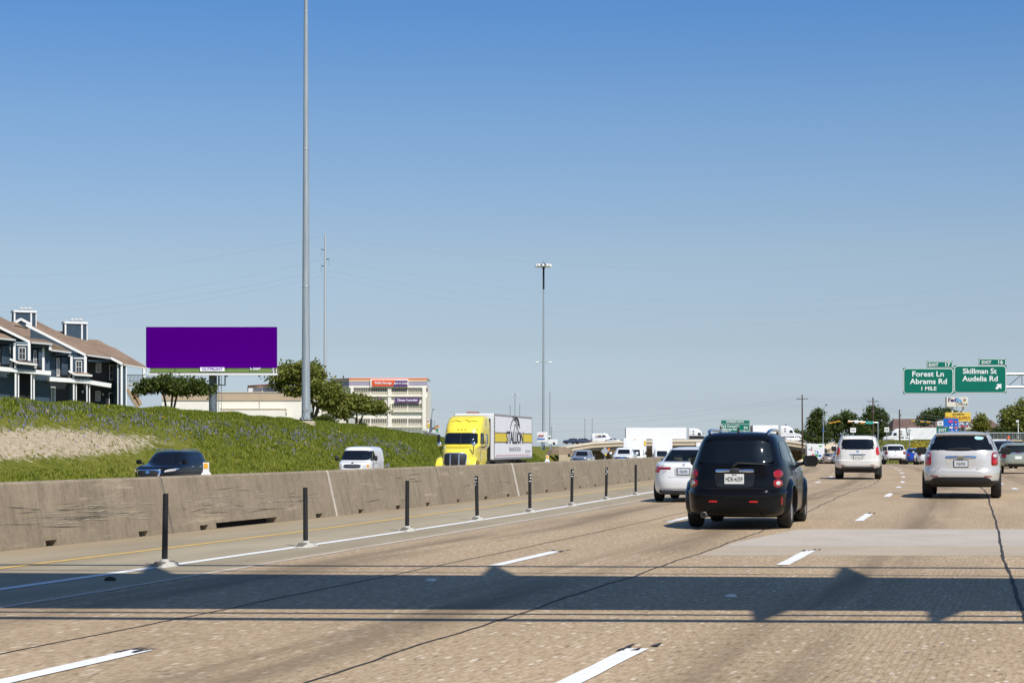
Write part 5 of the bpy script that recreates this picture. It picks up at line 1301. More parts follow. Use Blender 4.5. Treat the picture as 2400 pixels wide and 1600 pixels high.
# wall strips running up to the sloping eaves
for pts, o in (([(478, 542), (800, 568), (800, 700), (478, 700)], -.03), ([(780, 658), (1090, 696), (1300, 738), (1345, 740), (1345, 830), (700, 830), (700, 640)], -.63), ([(1330, 735), (1700, 785), (1835, 860), (1835, 960), (1330, 960)], -2.43), ([(-500, 432), (240, 505), (240, 640), (-500, 640)], -.02)):
    m = MB(); m.slab([A(x, y, o) for x, y in pts], -AN * .25); m.build('upper_wall', SID2 if o < -2 else SID, apt)
# projecting bays with windows
for (x0, x1, ytop, o) in ((200, 470, 540, 1.3), (1075, 1330, 745, .7)):
    b = abox(apt, 'bay', x0, x1, ytop, ytop + 280, -.5, o, SID)
    for xx in ((x0, x0 + 40), (x1 - 45, x1)):
        abox(b, 'corner_board', xx[0] + 2, xx[1] - 2, ytop + 4, ytop + 278, o - .1, o + .05, WHITE)
    window(b, x0 + 85, x1 - 75, ytop + 70, ytop + 262, o, True, glass=WGL); abox(b, 'window_head', x0 + 55, x1 - 45, ytop + 25, ytop + 45, o, o + .10, WHITE)
# balconies: flat near-black panels painting the shade of the openings, doors, rails
for (x0, x1, y0, y1, o) in ((-60, 160, 560, 920, .04), (500, 650, 610, 965, .04), (855, 1050, 730, 1085, -.56)):
    op = abox(apt, 'balcony_shade_panel', x0, x1, y0, y1, o - .02, o + .02, DARKW)
    d = abox(op, 'door', x0 + 10, x0 + 62, y0 + 45, y1 - 30, o, o + .05, WHITE); abox(d, 'pane', x0 + 18, x0 + 54, y0 + 58, y1 - 60, o, o + .07, CURT)
    abox(op, 'side_panel', x0 + 90, x1 - 6, y0 + 30, y1 - 40, o, o + .5, SID)
    rl = abox(op, 'balcony_rail', x0, x1, y1 - 150, y1 - 143, o + .95, o + 1.0, BLACKPL)
    for k in range(9):
        xx = x0 + (x1 - x0) * (k + .5) / 9; abox(rl, 'baluster', xx - 1.5, xx + 1.5, y1 - 145, y1 - 5, o + .95, o + .98, BLACKPL)
    abox(apt, 'corner_board', x1 - 4, x1 + 32, y0, y1, o - .05, o + .16, WHITE)
for (x0, y0, x1, y1, o) in ((-100, 935, 765, 1010, 1.2), (735, 1098, 1375, 1140, .75), (1375, 1150, 1685, 1200, -.9)):   # white floor bands in steps
    abar(apt, 'floor_band', (x0, y0), (x1, y1), o, WHITE, 2.0 if False else .42, 1.0)
# porch columns
for (x0, x1, ya, o) in ((222, 258, 860, 1.6), (270, 298, 990, 1.5), (468, 496, 1000, 1.6), (506, 536, 1000, 1.3), (1115, 1146, 1010, 1.1), (1158, 1180, 1150, 1.0), (1320, 1345, 1160, 1.1), (1360, 1384, 1160, .9), (1795, 1818, 860, .1), (1845, 1885, 850, .3), (1922, 1946, 900, .2), (1800, 1830, 860, -.2)):
    abox(apt, 'column', x0 + 4, x1 - 5, ya, 1800, o - .2, o, WHITE)
abox(apt, 'end_wall', 1818, 1925, 880, 1800, -3.0, .05, SID)
# little shed roofs over the porches
for (pts) in ([(150, 790, 1.1), (470, 835, 1.1), (570, 880, 1.9), (275, 850, 2.1)], [(1050, 975, .6), (1330, 995, .6), (1412, 1045, 1.3), (1150, 1030, 1.5)]):
    m = MB(); m.slab([A(*p) for p in pts], (0, 0, -.12)); r_ = m.build('porch_roof', SHI, apt)
    abar(r_, 'gutter', pts[3][:2], pts[2][:2], pts[3][2] + .06, WHITE, .16, .1); abar(r_, 'rake_board', pts[0][:2], pts[3][:2], pts[3][2] + .04, WHITE, .18, .1)
    x0, y0 = pts[3][:2]; x1, y1 = pts[2][:2]
    abox(apt, 'porch_fascia', x0, x1 - 40, y0 + 20, y0 + 115, .2, pts[3][2] - .25, SID)
abox(apt, 'porch_shade_panel', 300, 466, 1010, 1700, -.02, .03, DARKW); abox(apt, 'porch_shade_panel', 1184, 1318, 1165, 1700, -.6, -.56, DARKW)  # flat dark panels, porch shade given by colour
for (x0, x1, y0, y1, o) in ((778, 852, 1215, 1500, -.56),):
    d = abox(apt, 'patio_door', x0, x1, y0, y1, o, o + .06, WHITE); abox(d, 'pane', x0 + 12, x1 - 14, y0 + 16, y1, o, o + .08, CURT)
window(apt, 1468, 1550, 848, 1000, -2.38); window(apt, 1462, 1538, 1280, 1435, -2.38); window(apt, 1675, 1785, 880, 1110, -2.38, True); window(apt, 1668, 1775, 1305, 1500, -2.38, False, glass=DARKW)
for x, y, o in ((1265, 1292, -.5), (1575, 1332, -2.3)):
    p = A(x, y, o); m = MB(); m.lathe([(.03, -.12), (.10, -.08), (.12, .02), (.06, .12), (.01, .14)], p, n=10); m.build('porch_lamp', SIGNW, apt, 50)
# roofs
for i, pts in enumerate(([(-500, -120, -6), (140, 215, -6), (250, 225, -6), (365, 300, -5), (800, 560, .9), (480, 530, 1.0), (440, 505, 1.0), (-60, 250, 1.0), (-500, 40, 1.0)],
                         [(362, 300, -5), (402, 300, -4.8), (1088, 680, .6), (780, 648, .6), (800, 560, .7)],
                         [(320, 176, -8), (560, 205, -8), (860, 360, -8), (1000, 375, -8), (1200, 485, -7), (1340, 490, -7), (1500, 500, -7), (1720, 612, -6), (1745, 612, -6), (2248, 912, -1.6), (2252, 930, -1.2), (1890, 870, .3), (1700, 773, .3), (1338, 722, .4), (1310, 722, .4), (398, 262, -6)])):
    m = MB(); m.slab([A(*p) for p in pts], (0, 0, -.16)); m.build('roof', SHI, apt)
m = MB(); m.slab([A(*p) for p in [(-500, 420, 1.6), (-60, 455, 1.6), (230, 492, 1.6), (150, 450, 1.2), (-60, 350, .4), (-500, 250, .4)]], (0, 0, -.14)); m.build('roof', SHI, apt)
for p0, p1, o in (((-500, 65), (455, 532), 1.08), ((398, 268), (1312, 734), .45), ((235, 228), (322, 180), -4.0), ((318, 180), (480, 264), -4.0), ((1695, 775), (1872, 866), .38), ((775, 560), (765, 655), .95)):
    abar(apt, 'rake_board', p0, p1, o, WHITE, .24, .12)
GUT = M('gutter_grey', (.52, .53, .52), .5)
for p0, p1, o in (((478, 540), (800, 566), 1.1), ((778, 656), (1090, 694), .7), ((1335, 732), (1700, 782), .5), ((1888, 878), (2254, 936), .2), ((-500, 430), (240, 502), 1.7)):
    abar(apt, 'gutter', p0, p1, o, GUT, .16, .14)
abox(apt, 'eave_board', 1345, 1690, 800, 835, -.2, .3, SID); abox(apt, 'eave_board', 480, 770, 585, 618, .0, .7, SID); abox(apt, 'eave_board', 850, 1060, 705, 738, -.6, .35, SID)
# chimneys with white cap, corner boards and three flues
for (x0, x1, x2, y0, y1, o) in ((212, 490, 560, 42, 300, -6.0), (992, 1268, 1340, 215, 560, -6.4)):
    c = abox(apt, 'chimney', x0 + 8, x2 - 8, y0 + 25, y1, o - 1.3, o, SID)
    abox(c, 'chimney_cap', x0 - 4, x2 + 4, y0, y0 + 42, o - 1.4, o + .12, WHITE)
    for a, b in ((x0, x0 + 24), (x1 - 24, x1)): abox(c, 'corner_board', a, b, y0 + 42, y1, o - .1, o + .06, WHITE)
    abox(c, 'corner_board', x2 - 14, x2, y0 + 42, y1, o - .2, o + .04, WHITE)
    for k in range(3):
        p = A(x0 + 110 + k * 66, y0 - 10, o - .6); m = MB(); m.lathe([(.12, -.35), (.12, .02), (.24, .03), (.26, .14), (.22, .2)], (p.x, p.y, p.z), n=12); m.build('flue', GUT, c, 40)
# outside landing and stair at the right end
abox(apt, 'landing', 1940, 2215, 1165, 1195, -3.2, -.6, GUT); abox(apt, 'landing_rail', 1945, 2200, 1030, 1045, -.7, -.62, BLACKPL)
for k in range(12):
    xx = 1955 + k * 21; abox(apt, 'baluster', xx, xx + 5, 1045, 1165, -.7, -.66, BLACKPL)
abox(apt, 'post', 2188, 2226, 920, 1300, -1.0, -.75, WHITE)
abar(apt, 'stringer', (1945, 1240), (2110, 1530), -.6, M('stair_wood', (.36, .25, .15), .8), .3, .12); abar(apt, 'stringer', (2050, 1290), (2145, 1500), -1.6, M('stair_wood'), .3, .9)
for k in range(7):
    y = 1290 + k * 34; abox(apt, 'stair_tread', 1955 + k * 22, 2010 + k * 20, y, y + 9, -1.7, -.6, M('stair_wood'))

# ------------------------------------------------------------ trees left
def gz(px, Y): X = PX(px, Y); return (X, Y, zleft(off_of(X, Y), Y))
def px_lobes(base, lst, Y):
    out = []
    for (px, py, rx, ry) in lst:
        k = Y / F; out.append((PX(px, Y) - base[0], 0, PZ(py, Y) - base[2], rx * k, rx * k * .9, ry * k))
    return out
Y = 158; b = gz(398, Y)
tree('live_oak', 'spreading dark green tree on the bank in front of the purple billboard', b, px_lobes(b, [(350, 905, 34, 17), (392, 897, 44, 17), (440, 905, 44, 19), (480, 915, 28, 14), (330, 915, 22, 11), (415, 915, 50, 12)], Y), (.10, [(-.5, 0), (.2, .1), (.6, 0)]), 9000, .15, LEAF_D, 'trees on the left bank', seed=3)
Y = 205; b = gz(722, Y)
tree('live_oak', 'tallest olive green tree behind the grey light mast', b, px_lobes(b, [(672, 880, 40, 28), (710, 872, 48, 30), (745, 905, 50, 32), (770, 935, 44, 30), (690, 910, 38, 24), (655, 900, 22, 16)], Y), (.22, [(.6, 0), (-.3, .2), (1.2, 0)]), 13000, .22, LEAF_O, 'trees on the left bank', seed=5)
Y = 215; b = gz(830, Y)
tree('live_oak', 'wide olive tree with bare crooked trunks in front of the storage building', b, px_lobes(b, [(790, 955, 34, 20), (830, 945, 42, 22), (870, 955, 36, 18), (895, 962, 18, 10), (800, 970, 30, 12)], Y), (.12, [(-1.0, 0), (.3, .1), (.9, 0)]), 9000, .2, LEAF_O, 'trees on the left bank', seed=8)
Y = 200; b = gz(763, Y)
tree('shrub', 'round dark shrub at the foot of the light mast', b, px_lobes(b, [(750, 985, 16, 10), (772, 988, 16, 9), (762, 978, 12, 8)], Y), (.05, [(0, 0)]), 2500, .14, LEAF_D, 'trees on the left bank', seed=9, limbs=3)
Y = 222; b = gz(848, Y)
tree('shrub', 'small bush under the crooked-trunk tree by the fence', b, px_lobes(b, [(848, 1000, 12, 8), (838, 1006, 10, 6)], Y), (.05, [(0, 0)]), 1500, .14, LEAF_D, 'trees on the left bank', seed=10, limbs=3)

# ------------------------------------------------------------ billboard
Yb = 202; PUR = M('purple_vinyl', (.072, .0, .19), 1.0, spec=0.0)
bb = empty('billboard', 'plain purple billboard on a single steel column behind the bank', 'billboard', (PX(497, Yb), Yb, 3.0))
def bpt(o): o.parent = bb; o.location = -Vector(bb.location); return o
bpt(bx(None, 'panel', 342, 649, 766, 862, Yb, .25, PUR))
bpt(bx(None, 'skirt_panel', 352, 636, 862, 872, Yb + .05, .2, M('green_skirt', (.13, .19, .045), .7, var=.15, vscale=1)))
bpt(bx(None, 'nameplate', 469, 526, 860.5, 869.5, Yb - .03, .08, SIGNW)); o = text('OUTFRONT', .36, M('name_purple', (.16, .02, .35), .5), None, P(497.5, 865, Yb - .05), bold=.02, sx=1.12, ext=.01); o.parent = bb; o.location = Vector(o.location) - Vector(bb.location)
o = text('3-3087', .34, SIGNW, None, P(598, 864.5, Yb - .02), bold=.02, sx=1.2, ext=.02); o.parent = bb; o.location = Vector(o.location) - Vector(bb.location)
for px in (410, 468, 532, 585): bpt(bx(None, 'skirt_joint', px - .5, px + .5, 862, 872, Yb + .03, .05, DARKW))
bpt(bx(None, 'catwalk', 345, 649, 874, 879, Yb - .9, 1.0, WHITE))
bpt(bx(None, 'beam', 350, 640, 871.5, 874, Yb + .3, .6, BLACKPL))
for px in (346, 641, 648):
    bpt(bx(None, 'rail_post', px - .6, px + .6, 862, 876, Yb - .85, .06, WHITE))
bpt(bx(None, 'rail', 636, 650, 868, 869, Yb - .8, .05, WHITE))
for px in (372, 455, 531, 607): bpt(bx(None, 'bracket', px - 1.5, px + 1.5, 878, 883, Yb - .4, .4, M('bracket_brown', (.2, .15, .1), .7)))
m = MB(); m.tube((0, .6, -2), (0, .6, PZ(873, Yb) - 3.0), .42, .42, 20); c = m.build('column', M('weathered_column', (.14, .165, .19), .6, .2, var=.35, vscale=1.2), bb, 50)
m = MB()
for dx in (.62, .95): m.tube((dx, .3, -1), (dx, .3, 6.2), .025)
m.build('ladder', STEEL, bb)
for k in range(14): m = MB(); m.tube((.62, .3, .2 + k * .42), (.95, .3, .2 + k * .42), .015); m.build('ladder_rung', STEEL, bb)
bpt(bx(None, 'ladder_cage', 512, 514, 879, 903, Yb, .3, BLACKPL)); bpt(bx(None, 'ladder_cage', 526, 528, 879, 903, Yb, .3, BLACKPL)); bpt(bx(None, 'ladder_cage', 512, 528, 901, 903, Yb, .3, BLACKPL))

# ------------------------------------------------------------ high light masts and transmission pole
def mast(label, px, Y, ztop, r0, r1, base_z, lamps=True, mid=None, foot=False):
    e = empty('light_mast', label, 'light mast', (PX(px, Y), Y, base_z), 0, 'tall light masts')
    n = 4; H_ = ztop - base_z
    for k in range(n):
        z0, z1 = H_ * k / n, H_ * (k + 1) / n; ra = r0 + (r1 - r0) * k / n; rb = r0 + (r1 - r0) * (k + 1) / n
        m = MB(); m.lathe([(ra, z0 - (.4 if k else 0)), (rb * 1.0, z1)], n=12); m.build('pole_section', GALV, e, 20)
        if k: m = MB(); m.lathe([(ra * 1.03, z0 - .42), (ra * 1.05, z0 - .38), (ra * 1.05, z0 - .30), (ra * 1.02, z0 - .28)], n=12); m.build('collar', GALV, e)
    if foot:
        m = MB(); m.lathe([(r0 * 1.5, 0), (r0 * 1.5, .06), (r0 * 1.05, .12), (r0 * 1.02, .35)], n=16); m.build('base_flange', GALV, e, 30)
        for k in range(10):
            a = 2 * math.pi * k / 10; m = MB(); m.tube((math.cos(a) * r0 * 1.32, math.sin(a) * r0 * 1.32, -.12), (math.cos(a) * r0 * 1.32, math.sin(a) * r0 * 1.32, .16), .04, n=6); m.build('anchor_bolt', BLACKPL, e)
        m = MB(); m.bevbox((0, 0, -.55), (1.35, 1.35, .85), .05); m.build('footing', CONC2, e)
        m = MB(); m.lathe([(.20, 0), (.20, .03), (.17, .05)], (0, -r0 * .93, .72), 'y', 16); hh = m.build('hand_hole_cover', M('cover_grey', (.25, .26, .25), .6), e); hh.scale = (1, -1, 1); hh.location.y = -r0 * 1.75
        m = MB(); m.bevbox((r0 + .09, 0, .75), (.14, .2, .34), .02); m.build('control_box', GALV, e)
    if lamps:
        def headring(z, R_, nl, sz):
            m = MB(); m.lathe([(R_, z), (R_ + .06, z + .05), (R_, z + .1), (R_ - .06, z + .05)], n=20); m.build('lamp_ring', BLACKPL, e)
            for k in range(nl):
                a = 2 * math.pi * k / nl + .2; x, y = math.cos(a) * (R_ + sz * .4), math.sin(a) * (R_ + sz * .4)
                m = MB(); m.lathe([(sz * .25, .15), (sz * .45, .05), (sz * .55, -sz * .6), (sz * .5, -sz * .7), (sz * .1, -sz * .72)], (x, y, z), n=10); m.build('lamp', SIGNW, e, 40)
            for k in range(4):
                a = math.pi / 2 * k; m = MB(); m.tube((0, 0, z + .1), (math.cos(a) * R_, math.sin(a) * R_, z + .05), .05); m.build('arm', BLACKPL, e)
        headring(H_ - .4, 1.55, 10, .85); m = MB(); m.lathe([(.3, -1.2), (.35, -1.0), (.35, .4), (.2, .55), (.05, .7)], (0, 0, H_ - .4), n=12); m.build('lowering_head', BLACKPL, e)
        m = MB(); m.tube((0, 0, H_ - 7), (0, 0, H_ - 1.6), .26, .26, 8); m.build('cable_sleeve', BLACKPL, e)
    if mid:
        for s in (-1, 1):
            m = MB(); m.tube((0, 0, mid), (s * 1.9, 0, mid + .1), .07); ar = m.build('arm', STEEL, e); m = MB(); m.bevbox((s * 1.75, 0, mid - .05), (1.0, .5, .35), .1); m.build('lamp', SIGNW, ar)
    return e
mast('tall grey light mast on the left bank, cut by the top of the picture', 717, 149, 46, .34, .10, PZ(983, 149), False, foot=True)
mast('far light mast with a ring of lamps on top', 1274, 520, PZ(617, 520), .42, .14, -2, True, PZ(831, 520))
mast('thin far pole just right of the lamp-ringed mast', 1289, 540, PZ(918, 540), .2, .12, -2, False)
# transmission monopole with strings of insulators
Yt = 345; tp = empty('transmission_pole', 'slim pale transmission pole behind the trees, carrying faint wires', 'power pole', (PX(762, Yt), Yt, 2))
zt = PZ(551, Yt) - 2; m = MB(); m.lathe([(.34, 0), (.17, zt), (.05, zt + .05)], n=12); m.build('pole', M('pale_steel', (.50, .53, .55), .5, .3), tp, 40)
for py, s in ((587, -1), (609, 1), (625, -1)):
    z = PZ(py, Yt) - 2; m = MB(); m.tube((0, 0, z), (s * .75, 0, z + .25), .09, .05); ar = m.build('arm', BLACKPL, tp); m = MB(); m.tube((s * .7, 0, z + .2), (s * .7, 0, z - 1.1), .035); m.build('insulator', M('insulator_grey', (.2, .3, .38), .4), ar)
def cable(label, p0, p1, sag, r=.03, n=24, mat=WIREM):
    p0, p1 = Vector(p0), Vector(p1); m = MB()
    m.path([p0.lerp(p1, t) - Vector((0, 0, sag * 4 * t * (1 - t))) for t in np.linspace(0, 1, n + 1)], r, 4)
    return tag(m.build('wire', mat, None), label, 'wire', 'overhead wires')
nm = ['top', 'second', 'third', 'lowest']
for k, (py, pyl, pyr, s) in enumerate(((553, 628, 540, 8), (607, 705, 615, 9), (633, 715, 640, 9), (646, 733, 655, 10))):
    cable('%s wire running left from the transmission pole' % nm[k], P(762, py, Yt), P(-150, pyl + 12, 520), 3.2, .008); cable('%s wire running right from the transmission pole' % nm[k], P(762, py, Yt), P(2650, pyr - 18, 420), s, .008, 40)

# ------------------------------------------------------------ storage building and low warehouse
CREAM = M('cream_stucco', (.84, .79, .68), .85, var=.05, vscale=.6); TAN = M('tan_band', (.50, .38, .26), .85, var=.05, vscale=.5); ORNG = M('orange_stripe', (.66, .10, .03), .7); YELS = M('cream_yellow_stripe', (.72, .55, .28), .7); LAV = M('lavender_band', (.36, .31, .40), .7, var=.05, vscale=.5)
PURS = M('sign_purple', (.10, .02, .17), .6); ORS = M('sign_orange', (.72, .08, .02), .6)
Ys = 372
st = empty('storage_building', 'cream storage building with orange, yellow and lavender stripes below the roof', 'building', (0, 0, 0))
bx(st, 'wall', 822, 1001, 908, 1080, Ys, 18, CREAM)
m = MB(); a, b = P(822, 900, Ys), P(796, 900, Ys + 22); m.slab([P(822, 1080, Ys), P(822, 888, Ys), P(780, 892, Ys + 40), P(780, 1070, Ys + 40)], (.6, .4, 0)); m.build('side_wall', CREAM, st)
def stripe(y0, y1, mat, proud):
    bx(st, 'stripe', 820, 1001.5, y0, y1, Ys - proud, .4, mat)
    m = MB(); m.slab([P(820, y0, Ys - proud), P(820, y1, Ys - proud), P(778, y1 + (2 if y1 > 895 else 1), Ys + 40), P(778, y0 + 1.5, Ys + 40)], (-.15, 0, 0)); m.build('stripe', mat, st)
stripe(886, 889, ORNG, .30); stripe(889, 893, YELS, .28); stripe(893, 903, LAV, .26); stripe(903, 908.5, CREAM, .24)
bx(st, 'roof', 822, 1001, 884.5, 886, Ys, 18, M('pale_roof', (.6, .6, .62), .8))
for px in (822, 909, 990): bx(st, 'pilaster', px, px + (8 if px > 822 else 6), 908, 1080, Ys - .35, .35, CREAM)
for yy in (926, 962, 998): bx(st, 'ledge', 828, 991, yy, yy + 3, Ys - .45, .45, CREAM)
WIN = M('storage_glass', (.16, .15, .12), .25, spec=.5); FRM = M('window_frame_cream', (.62, .57, .46), .6)
for r, (y0, y1, half) in enumerate(((906, 924, 0), (944.5, 961, 0), (980, 997, 0))):
    for (x0, x1) in ((829, 868), (869.5, 907), (918, 955), (956.5, 989)):
        if r and x1 < 868: pass
        w = bx(st, 'window_band', x0, x1, y0, y1, Ys - .05, .1, FRM)
        n = 7
        for k in range(n):
            xa = x0 + .8 + (x1 - x0 - 1.2) * k / n; wd = (x1 - x0 - 1.2) / n
            bx(w, 'pane', xa + .3, xa + wd - .9, y0 + .8, y0 + (y1 - y0) * .62, Ys - .09, .05, WIN); bx(w, 'pane', xa + .3, xa + wd - .9, y0 + (y1 - y0) * .70, y1 - .6, Ys - .09, .05, M('storage_glass_pale', (.50, .45, .35), .4))
bx(st, 'sign_backing', 868, 957, 888, 907, Ys - .6, .3, CREAM); bx(st, 'sign_panel', 872, 921, 890.5, 904.5, Ys - .75, .14, ORS); bx(st, 'sign_panel', 921, 955, 891.5, 905, Ys - .74, .14, PURS)
m = MB(); m.slab([P(921, 890.5, Ys - .745), P(927, 890.8, Ys - .745), P(921, 904.5, Ys - .745)], (0, .1, 0)); m.build('sign_panel', ORS, st)
text('Public Storage', .62, SIGNW, st, P(898, 897, Ys - .78), bold=.03, sx=.92, ext=.02); text('RENT AT STORE', .52, SIGNW, st, P(939, 898.5, Ys - .78), bold=.03, sx=.70, ext=.02)
s1 = bx(st, 'banner', 926, 983, 932.5, 943, Ys - .5, .15, PURS); text('Climate Controlled', .62, SIGNW, s1, P(954.5, 937.5, Ys - .53), bold=.03, sx=.80, ext=.02)
s1 = bx(st, 'banner', 846, 895, 931.5, 942, Ys - .5, .15, PURS); text('Moving Supplies', .60, SIGNW, s1, P(871, 936.5, Ys - .53), bold=.03, sx=.80, ext=.02)
bx(st, 'roll_door', 914, 980, 1013, 1030, Ys - .1, .1, M('brick_red_door', (.30, .10, .06), .7)); bx(st, 'corner_sign', 1001, 1003.5, 905, 909, Ys - .2, .5, ORNG); bx(st, 'corner_sign', 1000, 1003, 912, 916, Ys - .2, .5, PURS)
bx(st, 'ground_wall', 905, 1000, 1008, 1013, Ys - .3, .3, CREAM)
bx(st, 'downpipe', 999.5, 1001.5, 930, 1080, Ys - .12, .12, M('downpipe_tan', (.5, .42, .34), .7))

wh = empty('warehouse', 'long low cream warehouse with a tan top band behind the billboard column', 'building', (0, 0, 0)); Yw = 285
bx(wh, 'wall', 380, 745, 938, 1060, Yw, 30, CREAM); bx(wh, 'top_band', 379, 706, 920, 938, Yw - .12, 30, TAN); bx(wh, 'coping', 378, 707, 918, 920, Yw - .2, 30, M('coping_pale', (.62, .54, .44), .8))
for px in (608,): bx(wh, 'wall_joint', px - .4, px + .4, 920, 1000, Yw - .14, .1, M('joint_tan', (.42, .33, .24), .9))
bx(wh, 'ledge', 516, 670, 957, 959.5, Yw - .9, .9, TAN); bx(wh, 'lower_block', 516, 668, 959.5, 1060, Yw - .85, .8, CREAM); bx(wh, 'door_strip', 607, 645, 981, 990, Yw - .95, .1, ORNG); bx(wh, 'wall_lamp', 670, 671.5, 966, 973, Yw - .1, .1, DARKW)
bx(wh, 'roof_unit', 594, 609, 911, 919, Yw + 2, 2.5, M('unit_grey', (.12, .12, .12), .6)); bx(wh, 'roof_unit', 582, 592, 909, 919, Yw + 2, 2.0, M('unit_white', (.6, .6, .6), .6))
w2 = empty('rear_storage_wing', 'orange-striped storage wing rising behind the low warehouse', 'building', (0, 0, 0)); Y2 = 420
m = MB(); m.slab([P(580, 1000, Y2), P(580, 904, Y2), P(645, 900, Y2 - 20), P(645, 1000, Y2 - 20)], (0, 12, 0)); m.build('wall', LAV, w2)
m = MB(); m.slab([P(580, 906, Y2 - .3), P(580, 903, Y2 - .3), P(645, 899, Y2 - 20.3), P(645, 902.5, Y2 - 20.3)], (0, .2, 0)); m.build('stripe', ORNG, w2)
m = MB(); m.slab([P(580, 909, Y2 - .3), P(580, 906, Y2 - .3), P(645, 902.5, Y2 - 20.3), P(645, 905.5, Y2 - 20.3)], (0, .2, 0)); m.build('stripe', YELS, w2)
bx(w2, 'base_wall', 585, 640, 914, 1000, Y2 - 12, 6, CREAM)
w3 = empty('cream_outbuilding', 'small cream outbuilding between the light mast and the crooked-trunk tree', 'building', (0, 0, 0))
bx(w3, 'wall', 724, 812, 975, 1060, 262, 14, CREAM); bx(w3, 'coping', 722, 813, 973.5, 975, 261.8, 14.3, TAN); bx(w3, 'upper_wall', 735, 760, 950, 975, 262, 14, CREAM)

# chain-link fence along the top of the bank
fe = empty('chain_link_fence', 'chain-link fence along the top of the bank before the storage building', 'fence', (0, 0, 0))
LINKM = glass_material('chain_link_mesh', (.22, .22, .21), .30)
def fline(t): px = 735 + (1002 - 735) * t; Y = 214 + 96 * t; return px, Y
prev = None
for k in range(31):
    t = k / 30; px, Y = fline(t); top = PZ(996 + 17 * t - 4, Y); X = PX(px, Y); zb = zleft(off_of(X, Y), Y) - .2
    m = MB(); m.tube((X, Y, zb), (X, Y, top), .03, n=6); m.tube((X, Y, top), (X + .15, Y - .2, top + .3), .02, n=5); m.build('fence_post', STEEL, fe)
    if prev:
        m = MB(); m.tube(prev[1], (X, Y, top), .022, n=5); m.build('rail', STEEL, fe)
        m = MB(); m.slab([(prev[0][0], prev[0][1], prev[0][2]), (X, Y, zb), (X, Y, top), prev[1]], (0, .01, 0)); m.build('mesh', LINKM, fe)
    prev = ((X, Y, zb), (X, Y, top))
wf = empty('wooden_fence', 'dark board fence right of the storage building', 'fence', (0, 0, 0)); bx(wf, 'capping', 992, 1032, 1009, 1011, 330, .3, CREAM)
for k in range(15):
    x0 = 993 + k * 2.6; bx(wf, 'board', x0, x0 + 2.2, 1011 + k * .5, 1045, 330, .06, M('fence_brown', (.10, .075, .06), .85, var=.3, vscale=3))
bx(wf, 'pillar', 986, 992, 1008, 1045, 329.5, .6, CREAM)
# ------------------------------------------------------------ left signal, small far things on the skyline
def lamp3(par, c, horiz=True, sz=.3, col=M('signal_yellow', (.65, .33, .02), .5), face=True):
    """A three-light signal head."""
    m = MB(); d = (sz * 3.4, .25, sz * 1.1) if horiz else (sz * 1.1, .25, sz * 3.4); m.bevbox(c, d, .04); h = m.build('signal_head', col, par)
    for k in (-1, 0, 1):
        p = (c[0] + (k * sz * 1.05 if horiz else 0), c[1] - .14, c[2] + (0 if horiz else k * sz * 1.05)); m = MB(); m.lathe([(sz * .42, .12), (sz * .42, 0), (sz * .38, .1), (.01, .1)], p, 'y', 10); m.build('signal_visor', BLACKPL, h)
    return h
Yl = 300; sg = empty('traffic_signal', 'traffic signal pole with a green street sign at the left frontage road', 'traffic signal', (0, 0, 0))
m = MB(); m.tube(P(1007, 1050, Yl), P(1007, 1010, Yl), .12, .12, 10); m.tube(P(1007, 1010, Yl), P(1014, 958, Yl), .09, .05, 8); m.build('pole', STEEL, sg)
m = MB(); m.path([P(1013, 983, Yl), P(1018, 985, Yl), P(1019, 1000, Yl)], .05); m.build('arm', STEEL, sg)
bx(sg, 'cabinet_sign', 1007, 1013, 982, 1012, Yl - .2, .3, M('sign_back_grey', (.13, .14, .17), .6)); bx(sg, 'lamp', 1013, 1017, 958, 960.5, Yl, .4, BLACKPL)
m = MB(); m.slab([P(1011, 1004, Yl), P(1027, 995, Yl), P(1029, 998, Yl), P(1012, 1007, Yl)], (0, .3, 0)); m.build('mast_arm', BLACKPL, sg)
for k, (px, py) in enumerate(((1020, 1003), (1023.5, 1000.5), (1028, 998.5))): p = P(px, py, Yl - .1); m = MB(); m.lathe([(.13, .1), (.15, 0), (.05, -.03)], p, 'y', 10); m.build('signal_lamp', M('signal_orange', (.75, .28, .06), .5), sg)
m = MB(); m.slab([P(1017, 1004, Yl - .05), P(1027, 1003, Yl - .05), P(1028, 1012, Yl - .05), P(1025, 1014, Yl - .05)], (0, .06, 0)); m.build('street_sign', M('street_green', (.10, .26, .16), .5), sg)
bx(sg, 'pole_base', 1023, 1026, 1018, 1032, Yl, .2, STEEL)
ad = empty('pylon_sign', 'narrow white pylon sign with red and yellow squares beside the storage building', 'sign', (0, 0, 0)); bx(ad, 'panel', 1001, 1008, 982, 1014, 345, .3, SIGNW); bx(ad, 'red_square', 1002, 1005, 984, 988, 344.9, .1, M('sign_red', (.55, .04, .04), .5)); bx(ad, 'yellow_square', 1002, 1007, 992, 1001, 344.9, .1, M('sign_yellow', (.75, .52, .03), .5)); bx(ad, 'post', 1003, 1006, 1014, 1040, 345.1, .2, STEEL)

